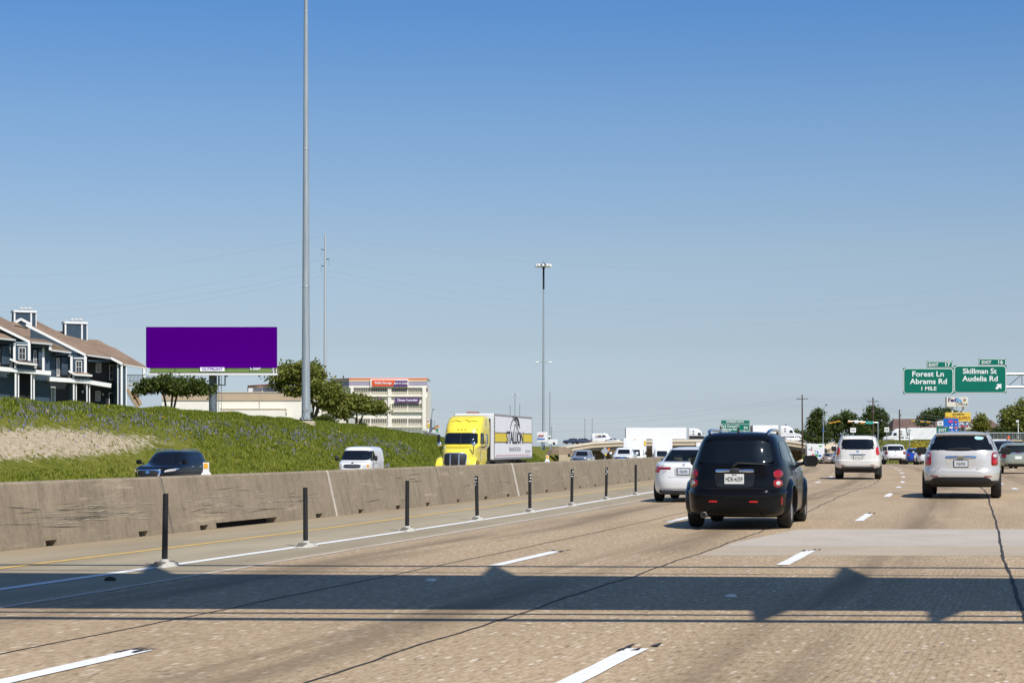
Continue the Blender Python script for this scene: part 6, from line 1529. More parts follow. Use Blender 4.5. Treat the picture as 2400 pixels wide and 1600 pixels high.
def street_light(label, px, py, Y, heads=2, wd=8):
    e = empty('street_light', label, 'street light', (PX(px, Y), Y, -2), 0, 'distant street lights'); z = PZ(py, Y) + 2
    m = MB(); m.tube((0, 0, 0), (0, 0, z), .13, .09, 8); m.build('pole', STEEL, e); k = Y / F
    for s in ((-1, 1) if heads == 2 else (1,)):
        m = MB(); m.tube((0, 0, z - .1), (s * wd * k, 0, z + .05), .06, .05, 6); a = m.build('arm', STEEL, e); m = MB(); m.bevbox((s * wd * .8 * k, 0, z), (wd * .55 * k, .35, .22), .05); m.build('lamp', SIGNW, a, 40)
    return e
street_light('nearer twin-lamp street light above the white trailer', 1207, 923, 560); street_light('shorter twin-lamp street light above the white trailer', 1218, 948, 640, 2, 6)
street_light('left one of two far twin-lamp poles above the overpass', 1371, 982, 680, 2, 5); street_light('right one of two far twin-lamp poles above the overpass', 1388, 981, 690, 2, 5)
street_light('single dark lamp on a thin pole above the trailer', 1196, 950, 600, 1, 3); street_light('thin single-lamp pole beside the white far trailer sign', 1293, 999, 560, 1, 4)
fb = empty('far_building', 'reddish flat roof block peeking over the yellow truck', 'building', (0, 0, 0)); bx(fb, 'wall', 1085, 1135, 969, 1045, 700, 20, M('pink_brick', (.36, .20, .16), .8)); bx(fb, 'roof_block', 1093, 1122, 964, 969, 702, 10, M('pink_brick')); 
for k in range(5): bx(fb, 'window', 1088 + k * 9, 1094 + k * 9, 975, 985, 699.8, .2, WGL)
fs = empty('far_sign_board', 'white board with red script and a blue band just right of the trailer', 'sign', (0, 0, 0)); bx(fs, 'panel', 1259, 1283, 1012, 1035, 505, .6, SIGNW); bx(fs, 'blue_band', 1259, 1277, 1026.5, 1029.5, 504.9, .1, M('blue_band', (.05, .15, .5), .5)); m = MB(); m.path([P(1261 + k * 1.4, 1020 + 2.6 * math.sin(k * 1.9), 504.8) for k in range(11)], .09, 5); m.build('red_script', M('sign_red', (.55, .04, .04), .5), fs); bx(fs, 'post', 1268, 1271, 1035, 1050, 505.2, .3, STEEL)
cf = empty('far_white_truck', 'white far truck front beside the thin pole right of the trailer', 'truck', (0, 0, 0)); bx(cf, 'body', 1284, 1291, 1020, 1040, 515, 3, WHITEP); bx(cf, 'hood', 1291, 1307, 1029, 1040, 515, 2.4, WHITEP); bx(cf, 'window', 1285.5, 1290, 1024, 1028, 514.9, .1, GLASSD); bx(cf, 'wheel', 1296, 1301, 1036, 1042, 514.9, .5, RUBBER)

# ------------------------------------------------------------ overpass and the traffic on it
Yo = 492; ov = empty('overpass', 'tan concrete overpass carrying trucks across the motorway', 'bridge', (0, 0, 0))
prof = [(1326, 1047), (1350, 1043), (1390, 1037), (1450, 1034), (1560, 1032), (1680, 1031), (1800, 1031), (1850, 1033), (1895, 1040), (1930, 1047), (1962, 1054)]
def extr(name, y0, y1, d0, depth, mat, pr=prof):
    rings = []
    for px, py in pr: rings.append([Vector((PX(px, Yo), d, PZ(py + q, Yo))) for d, q in ((Yo + d0, y1), (Yo + d0 + depth, y1), (Yo + d0 + depth, y0), (Yo + d0, y0))])
    m = MB(); m.loft(rings); return m.build(name, mat, ov)
extr('parapet', -2, 3.2, 0, .4, concrete_material('parapet_concrete', (.62, .55, .42), (.74, .68, .56), False)); extr('deck_edge', 3.2, 11.5, .25, .6, CONC2); extr('deck', 5, 9, .9, 44, CONC2)
extr('far_parapet', -1, 4, 45.0, .4, CONC2); extr('girder', 11.5, 19, 1.2, 1.0, M('girder_grey', (.20, .20, .19), .8)); extr('girder', 11, 18, 6.5, 1.0, M('girder_grey'))
for px in (1345, 1400, 1455, 1510, 1565, 1620, 1675, 1730, 1785, 1835, 1870):
    pass
for px in (1440, 1615, 1770):
    for dy in (3, 7, 11): p = P(px, 1046, Yo); m = MB(); m.tube((p.x, Yo + dy, -7), (p.x, Yo + dy, p.z), .5, .5, 12); m.build('pier_column', CONC2, ov, 40)
    bx(ov, 'pier_cap', px - 14, px + 14, 1048, 1057, Yo + 2, 10, CONC2)
for px0, px1 in ((1388, 1660), (1700, 1880)): bx(ov, 'added_shade_wall', px0, px1, 1046, 1130, Yo + 24, 1.2, CONC2)  # solid walls added beneath the deck so that the underpass goes dark
# slope paving and abutments
m = MB(); m.slab([Vector((PX(1858, Yo - 6), Yo - 6, -6.2)), Vector((PX(1940, Yo - 4), Yo - 4, PZ(1054, Yo))), Vector((PX(1940, Yo), Yo + 14, PZ(1052, Yo))), Vector((PX(1858, Yo), Yo + 14, -6.2))], (0, 0, -1)); m.build('slope_paving', CONC2, ov)
m = MB(); m.slab([Vector((PX(1432, Yo), Yo - 4, -6.2)), Vector((PX(1345, Yo), Yo - 4, PZ(1056, Yo))), Vector((PX(1345, Yo), Yo + 14, PZ(1056, Yo))), Vector((PX(1432, Yo), Yo + 14, -6.2))][::-1], (0, 0, -1)); m.build('slope_paving', CONC2, ov)
bx(ov, 'abutment', 1310, 1346, 1046, 1090, Yo + .3, 13, CONC2)
m = MB(); m.slab([P(1880, 1031, Yo + 16), P(1921, 1027, Yo + 16), P(1921, 1060, Yo + 16), P(1880, 1060, Yo + 16)], (0, 8, 0)); m.build('wing_wall', CONC2, ov)
m = MB(); m.slab([P(1925, 1042, Yo - 2), P(1968, 1032, Yo + 20), P(1990, 1040, Yo + 6), P(1905, 1072, Yo - 8)], (0, 0, -.8)); m.build('wing_slope', CONC2, ov)
m = MB(); m.slab([P(1850, 1090, Yo - 14), P(1918, 1056, Yo - 10), P(1955, 1041, Yo + 4), P(1962, 1043, Yo + 4), P(1922, 1060, Yo - 10), P(1868, 1092, Yo - 14)], (0, 0, -.3)); m.build('drain_apron', CONC2, ov)
bx(ov, 'clearance_sign', 1632, 1645, 1036, 1046, Yo - .1, .1, SIGNW)
sgp = empty('reversed_road_sign', 'grey back of a road sign standing by the right end of the overpass', 'sign', (0, 0, 0)); bx(sgp, 'panel', 1889, 1902, 1039, 1053, 430, .06, M('alu_back', (.45, .46, .47), .5, .5)); bx(sgp, 'post', 1891, 1892.4, 1053, 1090, 430.1, .1, STEEL); bx(sgp, 'post', 1899, 1900.4, 1053, 1090, 430.1, .1, STEEL)
# earth heap and left approach
lb = empty('embankment_heap', 'brown earth mound where the overpass meets the left bank', 'earth mound', (0, 0, 0)); m = MB(); rs = []
for z, r in ((-1.5, 1.2), (0, 1.0), (.8, .75), (1.2, .4)): rs.append([(PX(1312, Yo - 8) + math.cos(a) * 3.0 * r * random.uniform(.85, 1.15), Yo - 8 + math.sin(a) * 5 * r, .1 + z * .7) for a in np.linspace(0, 2 * math.pi, 12)[:-1]])
m.loft(rs); m.build('mound', M('brown_earth', (.22, .16, .10), .95, var=.25, vscale=1.2), lb)

def deckz(px): return PZ(lerp(px, [p[0] for p in prof], [p[1] for p in prof]) + 5, Yo)
# vehicles on the overpass run along +X (nose right) or -X
def semi_far(label, px_tail, Y, z, tlen, flip=False, dark=False):
    t, tr, s = semi('semi_truck', label, (0, 0, 0), 0, WHITEP, M('plain_white_trailer', (.80, .80, .79), .5, var=.03, vscale=1), False, tlen, 'trucks on the cross street')
    t.rotation_euler = (0, 0, R(90) if flip else R(-90)); L = 6.25 + tlen
    t.location = (PX(px_tail, Y) + (L if not flip else -L), Y, z); sh_ = s
    tz = 2.6
    for sd in ('L', 'R'):
        for nmq, q in (('door_window', [(-3.3, 2.12), (-2.3, 2.12), (-2.6, 2.8), (-3.3, 2.8)]), ('sleeper_window', rect(-4.7, -4.2, 2.35, 2.65)), ('sleeper_window', rect(-4.7, -4.2, 3.0, 3.25))):
            V, Fs = patch_mesh(s.surf(sd), OUTN[sd], q, 6, .01); m = MB(); m.add(V, Fs); m.build(nmq, GLASSD, t)
        s_ = 1 if sd == 'R' else -1
        m = MB(); m.slab([(s_ * 1.2, -.3, 1.65), (s_ * 1.22, -2.2, 2.0), (s_ * 1.22, -5.5, 1.9), (s_ * 1.2, -5.5, 1.2), (s_ * 1.2, -.4, 1.2)], (s_ * .04, 0, 0)); m.build('lower_panel', BLACKPL if dark else WHITEP, t)
    m = MB(); m.box((0, -6.27 - tlen, 2.6), (2.4, .05, 2.7)); m.build('rear_doors', M('door_grey', (.18, .18, .19), .6), t)
    return t
semi_far('long white semi-trailer crossing the overpass to the right', 1466, Yo + 4, deckz(1560) - .2, 15.6, False, True)
t2 = semi_far('white trailer truck on the overpass behind the black wagon', 1763, Yo + 9, deckz(1800) + .35, 6.6)
def side_car(name, label, base, paint, px, Y, z, flip, sl=1, sw=1, sz=1, cat='car', wz=(1.12, 1.4)):
    rows = scaled(base, sl, sw, sz); ps = []
    for sd in ('L', 'R'):
        zb, zt = wz
        ps += [('side_window', sd, [(-1.35 * sl, zb * sz), (-.25 * sl, zb * sz), (-.25 * sl, zt * sz), (-1.0 * sl, zt * sz)], GLASSD, dict(n=6, off=.01)), ('side_window', sd, [(-.12 * sl, zb * sz), (1.0 * sl, zb * sz), (.5 * sl, zt * sz), (-.12 * sl, zt * sz)], GLASSD, dict(n=6, off=.01))]
    ps += [('windshield', 'front', [(-.6 * sw, zb * sz), (.6 * sw, zb * sz), (.55 * sw, zt * sz), (-.55 * sw, zt * sz)], GLASSD, dict(n=8)), ('tail_light', 'rear', rect(-.85 * sw, -.6 * sw, .8 * sz, .95 * sz), REDL, dict(n=4)), ('tail_light', 'rear', rect(.6 * sw, .85 * sw, .8 * sz, .95 * sz), REDL, dict(n=4))]
    c, s = vehicle(name, label, rows, paint, (PX(px, Y), Y, z), R(90) if not flip else R(-90), ([-1.4 * sl, 1.4 * sl], .34, .24, .82 * sw), ps, cat, 'traffic on the cross street', cut=False); return c
side_car('pickup', 'white crew pickup on the right end of the overpass', PICK, WHITEP, 1863, Yo + 5, deckz(1863) + .3, False, .9, 1, 1, 'pickup', (1.34, 1.7))
side_car('sedan', 'grey sedan following the white pickup on the overpass', SEDAN, M('mid_grey_paint', (.25, .26, .27), .3, .3, .7), 1892, Yo + 6, deckz(1885) + .2, False)
v = side_car('van', 'white high-roof van with small print crossing the overpass', VAN, WHITEP, 1412, Yo + 6, deckz(1412) + .1, False, 1.1, 1, 1.33, 'van', (1.3, 1.75))
for k, (y0, n_, col) in enumerate(((2.25, 9, (.6, .5, .2)), (1.75, 12, (.3, .2, .4)))):      # small print, too small to read
    for q in range(n_): m = MB(); m.box((1.04, -1.9 + q * .17, y0), (.02, .11, .20 + .08 * (q % 3))); m.build('print_mark', M('van_print%d' % k, col, .6), v)
for px, col, lab in ((1340, (.02, .03, .06), 'dark blue car at the left end of the overpass'), (1355, (.45, .46, .47), 'pale car on the left approach of the overpass'), (1366, (.03, .04, .07), 'navy car just left of the high-roof van')):
    side_car('far_car', lab, SEDAN, M('paint_%d' % px, col, .3, 0, .7), px, Yo + 3 + (px % 7), PZ(1040, Yo), px % 2 == 0, .95)
side_car('far_car', 'low car right behind the high-roof van', SEDAN, M('paint_silver', (.4, .42, .45), .3, .3, .7), 1438, Yo + 4, deckz(1438), False, .9)
side_car('far_car', 'pale car under the tail of the long semi-trailer', SEDAN, WHITEP, 1470, Yo + 8, deckz(1470), True, .9)

# ------------------------------------------------------------ motorway signs
def guide_panel(par, px0, px1, py0, py1, Y, lines, mat=GREEN, border=2.2, r=6):
    """Green panel with a white border, corner radius, and lettering: lines are (text, px, py, cap height px, sx)."""
    def rr(x0, x1, y0, y1, rad):
        pts = []
        for cx, cy, a0 in ((x1 - rad, y0 + rad, -90), (x1 - rad, y1 - rad, 0), (x0 + rad, y1 - rad, 90), (x0 + rad, y0 + rad, 180)):
            for k in range(5): a = R(a0 + k * 22.5); pts.append((cx + math.cos(a) * rad, cy + math.sin(a) * rad))
        return pts
    bx_ = bx(par, 'panel_back', px0, px1, py0, py1, Y, .08, mat)
    for off, q, mt, nm in ((.02, 0.6, SIGNW, 'border'), (.035, border, mat, 'face')):
        m = MB(); m.slab([P(x, y, Y - off) for x, y in rr(px0 + q, px1 - q, py0 + q, py1 - q, max(.5, r - q))], (0, .015, 0)); m.build(nm, mt, bx_)
    for (s, px, py, h, sx) in lines:
        text(s, h * Y / F / .70, SIGNW, bx_, P(px, py, Y - .045), bold=.018, sx=sx, ext=.004)
    return bx_
Yg = 178; gs = empty('exit_sign', 'pair of green exit signs on a cantilever arm at the upper right', 'road sign', (0, 0, 0))
guide_panel(gs, 2117, 2235, 862, 923, Yg, [('Forest Ln', 2175, 876.5, 12, 1.14), ('Abrams Rd', 2176.5, 894, 12, 1.12), ('1 MILE', 2176, 910.5, 8.5, 1.12)], r=8)
guide_panel(gs, 2236, 2359, 856, 921, Yg, [('Skillman St', 2296, 870, 12, 1.06), ('Audelia Rd', 2297.5, 887.5, 12, 1.10)], r=8)
guide_panel(gs, 2172, 2233, 846, 862, Yg, [('EXIT', 2188, 855, 7, 1.12), ('17', 2220, 854.5, 9, 1.05)], r=4, border=1.8); guide_panel(gs, 2294, 2358, 840, 856.5, Yg, [('EXIT', 2312, 849, 7, 1.12), ('16', 2344, 848.5, 9, 1.05)], r=4, border=1.8)
m = MB(); pts = [(2347, 899), (2347, 911), (2342.5, 907.5), (2337, 913), (2332.5, 909), (2338.5, 903.5), (2334.5, 900)]; m.slab([P(x, y, Yg - .05) for x, y in pts], (0, .012, 0)); m.build('arrow', SIGNW, gs)
for y0 in (876, 906):
    m = MB(); m.tube(P(2200, y0, Yg + .5), P(2470, y0, Yg + .5), .09, .09, 8); m.build('truss_chord', ALU, gs); m = MB(); m.tube(P(2200, y0 + 1, Yg + 1.6), P(2470, y0 + 1, Yg + 1.6), .09, .09, 8); m.build('truss_chord', ALU, gs)
for a, b in (((2361, 906), (2395, 877)), ((2395, 877), (2395, 906)), ((2395, 906), (2432, 877)), ((2432, 877), (2432, 906)), ((2432, 906), (2468, 877))):
    m = MB(); m.tube(P(*a, Yg + .5), P(*b, Yg + .5), .05, .05, 6); m.build('truss_brace', ALU, gs)
m = MB(); p = P(2476, 870, Yg + 1); m.tube((p.x, p.y, -1), (p.x, p.y, p.z + .6), .32, .28, 14); m.build('column', GALV, gs, 40)
for px in (2150, 2205, 2265, 2330): bx(gs, 'bracket', px - .8, px + .8, 862, 920, Yg + .1, .3, ALU)

Ye = 246; es = empty('express_exits_sign', 'green express exits sign standing in the median above the black wagon', 'road sign', (0, 0, 0))
guide_panel(es, 1690, 1757, 984, 992.5, Ye, [('EXPRESS EXITS', 1723, 988.3, 4.2, 1.05)], border=1.0, r=1.5)
guide_panel(es, 1690, 1757, 993, 1021, Ye, [('Park Central Dr', 1712, 998.5, 5, .92), ('Hillcrest Rd', 1709, 1005.5, 5, 1.0), ('TI Blvd', 1703, 1013.5, 5, 1.0), ('2¾', 1748, 1002, 6, .9), ('2½', 1748, 1013.5, 6, .9)], border=1.0, r=2)
for x0, x1, y in ((1691, 1712, 1009.3), (1732, 1756, 1009)): bx(es, 'divider', x0, x1, y - .5, y + .3, Ye - .05, .01, SIGNW)
for px in (1688.5, 1760): p = P(px, 998, Ye + .1); m = MB(); m.tube((p.x, p.y, zr(Ye) - .5), p, .09, .09, 8); m.build('post', WOOD, es)

def small_sign(name, label, px0, px1, py0, py1, Y, mat, lines=(), posts=1, base_py=None, depth=.05, cat='road sign'):
    e = empty(name, label, cat, (0, 0, 0)); pnl = bx(e, 'panel', px0, px1, py0, py1, Y, depth, mat)
    for (s, px, py, h, sx, mt) in lines: text(s, h * Y / F / .70, mt, pnl, P(px, py, Y - .012), bold=.02, sx=sx, ext=.006)
    for k in range(posts):
        px = (px0 + px1) / 2 if posts == 1 else px0 + (px1 - px0) * (.2 + .6 * k); p = P(px, py1 - 1, Y + depth + .06); m = MB(); m.tube((p.x, p.y, -3 if base_py is None else PZ(base_py, Y)), p, .05 + Y * .0001, n=6); m.build('post', STEEL, e)
    return e
BLUES = M('logo_sign_blue', (.01, .12, .50), .45); RED_ = M('sign_red'); 
es2 = small_sign('gore_exit_sign', 'small green EXIT sign above the champagne crossover', 2195, 2223, 1000, 1022, 205, GREEN, [('EXIT', 2209, 1007.5, 6, 1.05, SIGNW)], 2)
lg = small_sign('services_sign', 'blue services sign with small logo squares behind the EXIT sign', 2211, 2246, 980, 1010, 225, BLUES, [], 2)
for (x0, x1, y0, y1, c) in ((2223, 2233, 984, 990, (.6, .05, .25)), (2237, 2243, 986, 990.5, (.5, .06, .1)), (2225, 2233, 999, 1004, (.75, .6, .55)), (2237, 2244, 999, 1004, (.55, .15, .15)), (2214, 2221, 999, 1003, (.65, .4, .45)), (2230, 2233, 993, 996, (.6, .7, .8)), (2239, 2242, 993, 995, (.6, .7, .8)), (2230, 2232, 1006, 1009, (.6, .7, .8)), (2240, 2243, 1006, 1009, (.6, .7, .8))):
    bx(lg, 'logo_panel', x0, x1, y0, y1, 224.96, .02, M('logo_%d_%d' % (x0, y0), c, .5))
fx = empty('pole_sign', 'white two-post courier office sign under the right green panel', 'sign', (0, 0, 0)); Yf = 330
bx(fx, 'panel', 2219, 2269, 930, 952.5, Yf, 1.2, M('cream_panel', (.74, .68, .56), .5)); 
for px in (2232, 2257): p = P(px, 953, Yf + .6); m = MB(); m.tube((p.x, p.y, 0), (p.x, p.y, p.z), .16, .16, 8); m.build('post', WHITE, fx)
text('Fed', .95, M('courier_purple', (.06, .02, .16), .5), fx, P(2231.5, 937, Yf - .03), bold=.03, sx=1.0, ext=.01); text('Ex', .95, M('courier_blue', (.03, .33, .72), .5), fx, P(2247.5, 937, Yf - .03), bold=.03, sx=1.0, ext=.01); text('Office', .85, M('courier_dark', (.13, .09, .12), .5), fx, P(2254, 946.5, Yf - .03), sx=1.0, ext=.01)
for k, (dx, dy, c) in enumerate(((0, 0, (.02, .02, .1)), (-2, -1.2, (.7, .06, .02)), (-2, 1.4, (.8, .15, .02)), (2, -1.6, (.05, .3, .7)), (2.2, 1.6, (.05, .5, .15)), (0, 2.2, (.7, .35, .02)))):
    m = MB(); m.lathe([(.10, 0), (.10, .03), (.03, .05)], P(2261 + dx, 936.5 + dy, Yf - .05), 'y', 8); m.build('star_dot', M('star%d' % k, c, .5), fx)
qb = empty('shop_sign', 'yellow beauty supply sign below the courier office sign', 'sign', (0, 0, 0)); bx(qb, 'panel', 2216, 2275, 966, 987, 300, .6, M('shop_yellow', (.76, .52, .06), .5))
text('QUEENS', .33, M('shop_brown', (.20, .10, .05), .5), qb, P(2246, 970.3, 299.96), bold=.03, sx=1.35, ext=.01, spacing=1.15); text('BEAUTY SUPPLY', .66, M('shop_orange', (.45, .16, .02), .5), qb, P(2244, 979.5, 299.96), bold=.02, sx=.86, ext=.01)
for px in (2228, 2262): p = P(px, 986, 300.4); m = MB(); m.tube((p.x, p.y, -1), (p.x, p.y, p.z), .13, .13, 8); m.build('post', STEEL, qb)
rm = empty('realty_sign', 'blue and red estate office sign under the yellow sign', 'sign', (0, 0, 0)); bx(rm, 'panel', 2230, 2270, 987.5, 1001, 310, .5, M('realty_white', (.7, .7, .72), .5)); bx(rm, 'blue_band', 2246, 2270, 988, 997.5, 309.95, .1, M('realty_blue', (.01, .04, .28), .5)); bx(rm, 'red_band', 2252, 2269, 997.5, 1000.5, 309.95, .1, RED_); text('RE/MAX', .62, SIGNW, rm, P(2254, 993, 309.9), bold=.03, ext=.01); bx(rm, 'post', 2256, 2259, 1001, 1020, 310.1, .3, DARKW)
WS = M('sign_white')
for lab, a in (('white route marker sign above the pearl white SUV', (1993, 2006, 1002, 1013, 300)), ('white route sign left of the white semi on the cross street', (2073, 2084, 1001, 1012, 420)), ('white shield sign in front of the white semi trailer', (2126, 2137, 1004, 1012, 330)), ('white route marker left of the blue services sign', (2197, 2211, 987, 997, 260))):
    e = small_sign('route_sign', lab, *a, WS, [('635', (a[0] + a[1]) / 2, (a[2] + a[3]) / 2, 4, .9, M('route_black', (.12, .12, .12), .5))])
wk = empty('work_zone_sign', 'diamond work-zone sign seen from behind, left of the white pickup', 'road sign', (0, 0, 0)); p = P(1418, 1057, 235); k = 235 / F
m = MB(); m.slab([p + Vector((a * k, 0, b * k)) for a, b in ((-10, 0), (0, -10), (10, 0), (0, 10))], (0, .04, 0)); m.build('panel', M('alu_back', (.45, .46, .47), .5, .5), wk); bx(wk, 'post', 1416.5, 1419.5, 1057, 1090, 235.1, .1, STEEL); bx(wk, 'flag', 1425, 1429, 1050, 1055, 235, .05, M('flag_orange', (.8, .2, .05), .6)); bx(wk, 'warning_lamp', 1418, 1422, 1063, 1067, 234.9, .1, M('sign_yellow'))

# ------------------------------------------------------------ right: signals on the cross street, trees, houses, poles
Yc = 445
ts = empty('mast_arm_signal', 'signal mast with a street lamp at the left of the cross street', 'traffic signal', (0, 0, 0)); p0, p1 = P(1929, 1040, Yc), P(1930, 968, Yc); m = MB(); m.tube(p0, p1, .14, .10, 8); m.path([p1, P(1931, 956, Yc), P(1937, 949, Yc)], .07); m.build('pole', STEEL, ts)
m = MB(); m.tube(P(1930, 991, Yc), P(1970, 986, Yc), .09, .06); m.build('mast_arm', BLACKPL, ts); bx(ts, 'lamp', 1935, 1939, 947.5, 950, Yc, .5, BLACKPL); bx(ts, 'street_sign', 1928, 1931.5, 1003, 1011, Yc - .2, .05, M('street_blue', (.05, .12, .35), .5))
for px, py in ((1946.5, 991), (1956, 989), (1965, 987)): lamp3(ts, tuple(P(px, py, Yc - .3)), True, .26)
t2s = empty('mast_arm_signal', 'signal arm with a teal street-name sign right of the cross street', 'traffic signal', (0, 0, 0)); m = MB(); m.tube(P(2058, 1040, Yc), P(2058, 987, Yc), .16, .13, 8); m.tube(P(2058, 990, Yc), P(1988, 986, Yc), .10, .06); m.build('pole', ALU, t2s)
for px, py in ((1992, 988), (2021, 991)): lamp3(t2s, tuple(P(px, py, Yc - .3)), True, .30, M('signal_orange'))
bx(t2s, 'street_name_sign', 2029, 2047, 987, 993, Yc - .4, .06, M('teal_sign', (.05, .36, .30), .5)); bx(t2s, 'regulatory_sign', 2003, 2012, 984, 991, Yc - .4, .06, SIGNW)
t3 = empty('mast_arm_signal', 'row of yellow signals above the white semi on the cross street', 'traffic signal', (0, 0, 0)); m = MB(); m.tube(P(2140, 983, Yc), P(2200, 990, Yc), .08); m.build('mast_arm', M('arm_blue_grey', (.10, .13, .18), .5), t3); m = MB(); m.tube(P(2200, 1030, Yc), P(2200, 986, Yc), .13); m.build('pole', STEEL, t3)
for px, py in ((2140, 986), (2161, 988), (2176, 989)): lamp3(t3, tuple(P(px, py, Yc - .3)), True, .28)
# cross-street truck and cars on the right
tt = semi_far('white semi on the cross street behind the right bank, nose to the left', 2285, Yo - 8, PZ(1040, Yo), 17.0, True)
side_car('white_suv', 'white SUV on the cross street in front of the white semi', SUV, WHITEP, 2117, Yo - 18, PZ(1038, Yo - 18), True, 1.05, 1, 1, 'car', (1.15, 1.5))
RG = 'trees behind the cross street'
def far_tree(name, label, px, base_py, Y, lst, n, mat, seed, size=.34, grp=RG):
    b = (PX(px, Y), Y, PZ(base_py, Y)); lst = lst + [(px - 14, base_py - 10, 16, 9), (px + 12, base_py - 9, 18, 9)]
    return tree(name, label, b, px_lobes(b, lst, Y), (.22, [(-.3, 0), (.4, .2)]), n, size, mat, grp, seed=seed, limbs=4)
far_tree('tree', 'dark tree beside the signal mast left of the tree row', 1915, 1038, 470, [(1912, 985, 16, 22), (1918, 968, 12, 12), (1905, 1005, 14, 14), (1925, 1010, 14, 16)], 7000, LEAF_F, 21)
far_tree('tree', 'broad green tree behind the teal street-name sign', 1975, 1038, 480, [(1960, 1000, 24, 22), (1985, 985, 26, 20), (2005, 1005, 22, 20), (1945, 1015, 18, 14), (2025, 1015, 22, 14)], 10000, LEAF_F, 22)
far_tree('tree', 'tallest tree of the row behind the utility pole', 2050, 1038, 500, [(2050, 970, 22, 20), (2062, 985, 22, 22), (2040, 990, 20, 22), (2055, 1012, 28, 20)], 9000, LEAF_F, 23)
far_tree('tree', 'dark round tree above the brown roof', 2200, 1038, 520, [(2185, 975, 28, 16), (2210, 968, 26, 14), (2235, 978, 26, 14), (2165, 988, 22, 12)], 8000, LEAF_F, 24)
far_tree('tree', 'yellow-green young tree between the two houses', 2302, 1030, 400, [(2298, 985, 14, 14), (2308, 998, 14, 14), (2292, 1002, 12, 12)], 5000, LEAF_Y, 25, .28)
far_tree('tree', 'large olive tree at the right edge of the picture', 2385, 1030, 330, [(2375, 975, 30, 24), (2400, 960, 26, 22), (2425, 975, 34, 28), (2360, 992, 20, 16), (2395, 1000, 30, 18)], 11000, LEAF_O, 26, .26)
far_tree('tree', 'low scrub tree under the right edge tree by the fence', 2345, 1030, 380, [(2340, 1010, 16, 8), (2360, 1014, 18, 8), (2385, 1016, 22, 8)], 5000, LEAF_F, 27, .25)
for k, (px, w_) in enumerate(((1826, 14), (1850, 22), (1880, 20))):
    far_tree('tree', ('low far tree left of the wooden utility pole', 'low far tree behind the utility pole foot', 'low far tree right of the utility pole')[k], px, 1040, 640, [(px - w_ * .4, 1022, w_ * .8, 9), (px + w_ * .4, 1020, w_ * .8, 10)], 3500, LEAF_F, 30 + k, .4)
def house(label, px0, px1, py_e, py_r, Y, ridge0, ridge1, wall_mat, roof_mat, wall_py=1035):
    h = empty('house', label, 'house', (0, 0, 0)); D = 14
    bx(h, 'wall', px0 + 3, px1 - 3, py_e, wall_py, Y, D, wall_mat)
    e0, e1 = P(px0, py_e, Y - .6), P(px1, py_e, Y - .6); r0, r1 = P(ridge0, py_r, Y + D / 2), P(ridge1, py_r, Y + D / 2); b0, b1 = Vector((e0.x, Y + D + .6, e0.z)), Vector((e1.x, Y + D + .6, e1.z))
    m = MB(); m.add([e0, e1, r1, r0, b0, b1], [(0, 1, 2, 3), (3, 2, 5, 4), (0, 3, 4), (1, 5, 2), (0, 4, 5, 1)]); m.build('roof', roof_mat, h); return h
BRR = shingle_material('dark_brown_shingles', (.10, .062, .05), (.19, .125, .10))
hs = house('house with a long brown roof behind the white semi', 2092, 2215, 1006, 981, 540, 2094, 2200, CREAM, BRR); bx(hs, 'chimney', 2150, 2156, 976, 984, 545, 1.5, M('brick', (.25, .13, .1), .8))
for k in range(5): bx(hs, 'window', 2108 + k * 20, 2116 + k * 20, 1012, 1024, 539.9, .1, WGL)
h2 = house('cream gabled house right of the blue signs', 2254, 2298, 992, 982, 430, 2268, 2284, M('cream_siding', (.66, .60, .47), .8), BRR)
m = MB(); m.slab([P(2262, 1006, 428), P(2272, 984, 428), P(2290, 1004, 428)], (0, 2, 0)); m.build('gable', M('cream_siding'), h2); bx(h2, 'chimney', 2287, 2295, 985, 1030, 427.5, 1.5, M('cream_siding'))
for a, b in (((2270, 983), (2262, 992)), ((2270, 983), (2287, 1000))): m = MB(); m.tube(P(*a, 427.6), P(*b, 427.6), .18, n=5); m.build('rake_board', BRR, h2)
bx(h2, 'window', 2274, 2280, 1006, 1014, 429.8, .1, WGL)
h3 = house('brown-roofed house behind the yellow-green tree', 2300, 2362, 1012, 983, 440, 2314, 2322, M('tan_siding', (.45, .33, .24), .8), BRR); bx(h3, 'gable_wall', 2335, 2346, 1008, 1022, 437, 2, M('cream_siding')); bx(h3, 'window', 2338, 2343, 1011, 1017, 436.9, .1, WGL)
# wire fence, barricade lights and a guard end at the right
bf = empty('barricade', 'white barricade rail with two round orange lamps beyond the champagne crossover', 'barricade', (0, 0, 0)); bx(bf, 'rail', 2314, 2366, 1029, 1035, 150, .06, SIGNW); bx(bf, 'rail', 2314, 2366, 1038, 1042, 150, .06, M('faded_rail', (.55, .52, .48), .6))
for px in (2317, 2364):
    p = P(px, 1025, 149.9); m = MB(); m.lathe([(.03, -.05), (.10, -.03), (.11, .03), (.04, .06)], p, 'y', 12); l = m.build('warning_lamp', M('orange_lens', (.85, .12, .03), .35), bf, 40); bx(bf, 'post', px - 1, px + 1, 1028, 1095, 150.1, .08, SIGNW)
gd = empty('dark_trailer', 'dark brown trailer end right of the barricade', 'trailer', (0, 0, 0)); bx(gd, 'box', 2369, 2395, 1034, 1060, 160, 3, M('dark_brown', (.06, .04, .03), .7)); bx(gd, 'roof_edge', 2367, 2396, 1030, 1034, 159.9, 3.2, M('tan_edge', (.45, .36, .26), .7)); bx(gd, 'skirt', 2372, 2392, 1060, 1085, 160.2, 2.4, BLACKPL)
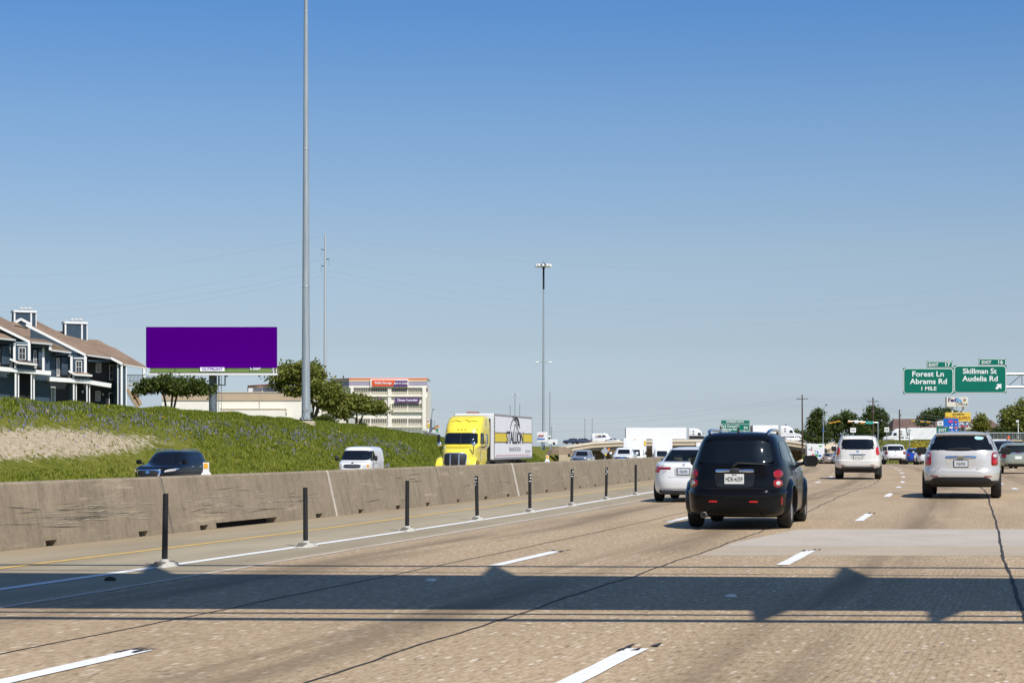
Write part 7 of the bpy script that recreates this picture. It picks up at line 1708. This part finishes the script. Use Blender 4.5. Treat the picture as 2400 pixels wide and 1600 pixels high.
cm_ = empty('camera_pole', 'thin white camera pole in front of the right edge tree', 'pole', (0, 0, 0)); m = MB(); m.tube(P(2387, 1040, 300), P(2386, 984, 300), .09, .07, 8); m.build('pole', SIGNW, cm_); bx(cm_, 'camera', 2382, 2388, 984, 989, 299.8, .4, SIGNW); bx(cm_, 'cabinet', 2385, 2389, 1022, 1028, 299.7, .3, SIGNW)
wf2 = empty('wire_fence', 'wire fence below the right edge trees', 'fence', (0, 0, 0))
for k in range(13): px = 2310 + k * 9; p = P(px, 1014, 290); m = MB(); m.tube((p.x, p.y, p.z - 3), p, .05, n=6); m.build('fence_post', STEEL, wf2)
m = MB(); m.tube(P(2308, 1014, 290), P(2420, 1014, 290), .04, n=5); m.build('rail', STEEL, wf2); bx(wf2, 'mesh', 2310, 2418, 1014, 1032, 290.1, .02, LINKM)
# wooden utility poles and their wires
def upole(label, px, py_top, Y, cross=True):
    e = empty('utility_pole', label, 'utility pole', (PX(px, Y), Y, 0), 0, 'wooden utility poles'); z = PZ(py_top, Y)
    m = MB(); m.tube((.1, 0, -1), (0, 0, z), .24, .15, 8); m.build('pole', WOOD, e)
    if cross:
        m = MB(); m.box((0, 0, z - 1.0), (2.8, .15, .16)); a = m.build('crossarm', WOOD, e)
        for x in (-1.2, -.6, .6, 1.2): m = MB(); m.lathe([(.04, 0), (.07, .08), (.04, .16)], (x, 0, z - .92), n=8); m.build('insulator', M('insulator_grey'), a)
    else: m = MB(); m.bevbox((.3, 0, z - 1.4), (.35, .35, .7), .06); m.build('transformer', STEEL, e)
    return Vector((PX(px, Y), Y, z - .8))
a = upole('tall wooden utility pole with a crossarm left of the trees', 1880, 925, 470); b = upole('wooden utility pole in front of the tallest tree', 2046, 931, 470); c = upole('short leaning utility pole by the brown roof', 2108, 959, 470, False); d = upole('stub of a far pole above the overpass trees', 1842, 993, 640, False)
for k, (dz, nm_) in enumerate(((.5, 'upper'), (-.1, 'middle'), (-1.8, 'lower'))):
    o = Vector((0, 0, dz)); cable(nm_ + ' wire between the two tall utility poles', a + o, b + o, .5, .014); cable(nm_ + ' wire between the last two utility poles', b + o, c + o, .4, .02); cable(nm_ + ' wire running left from the tall utility pole', a + o, P(1020, 960 + 16 * k, 560), 4.0, .012); cable(nm_ + ' wire running right from the short pole', c + o, P(2450, 975 + 8 * k, 520), 1.5, .02)
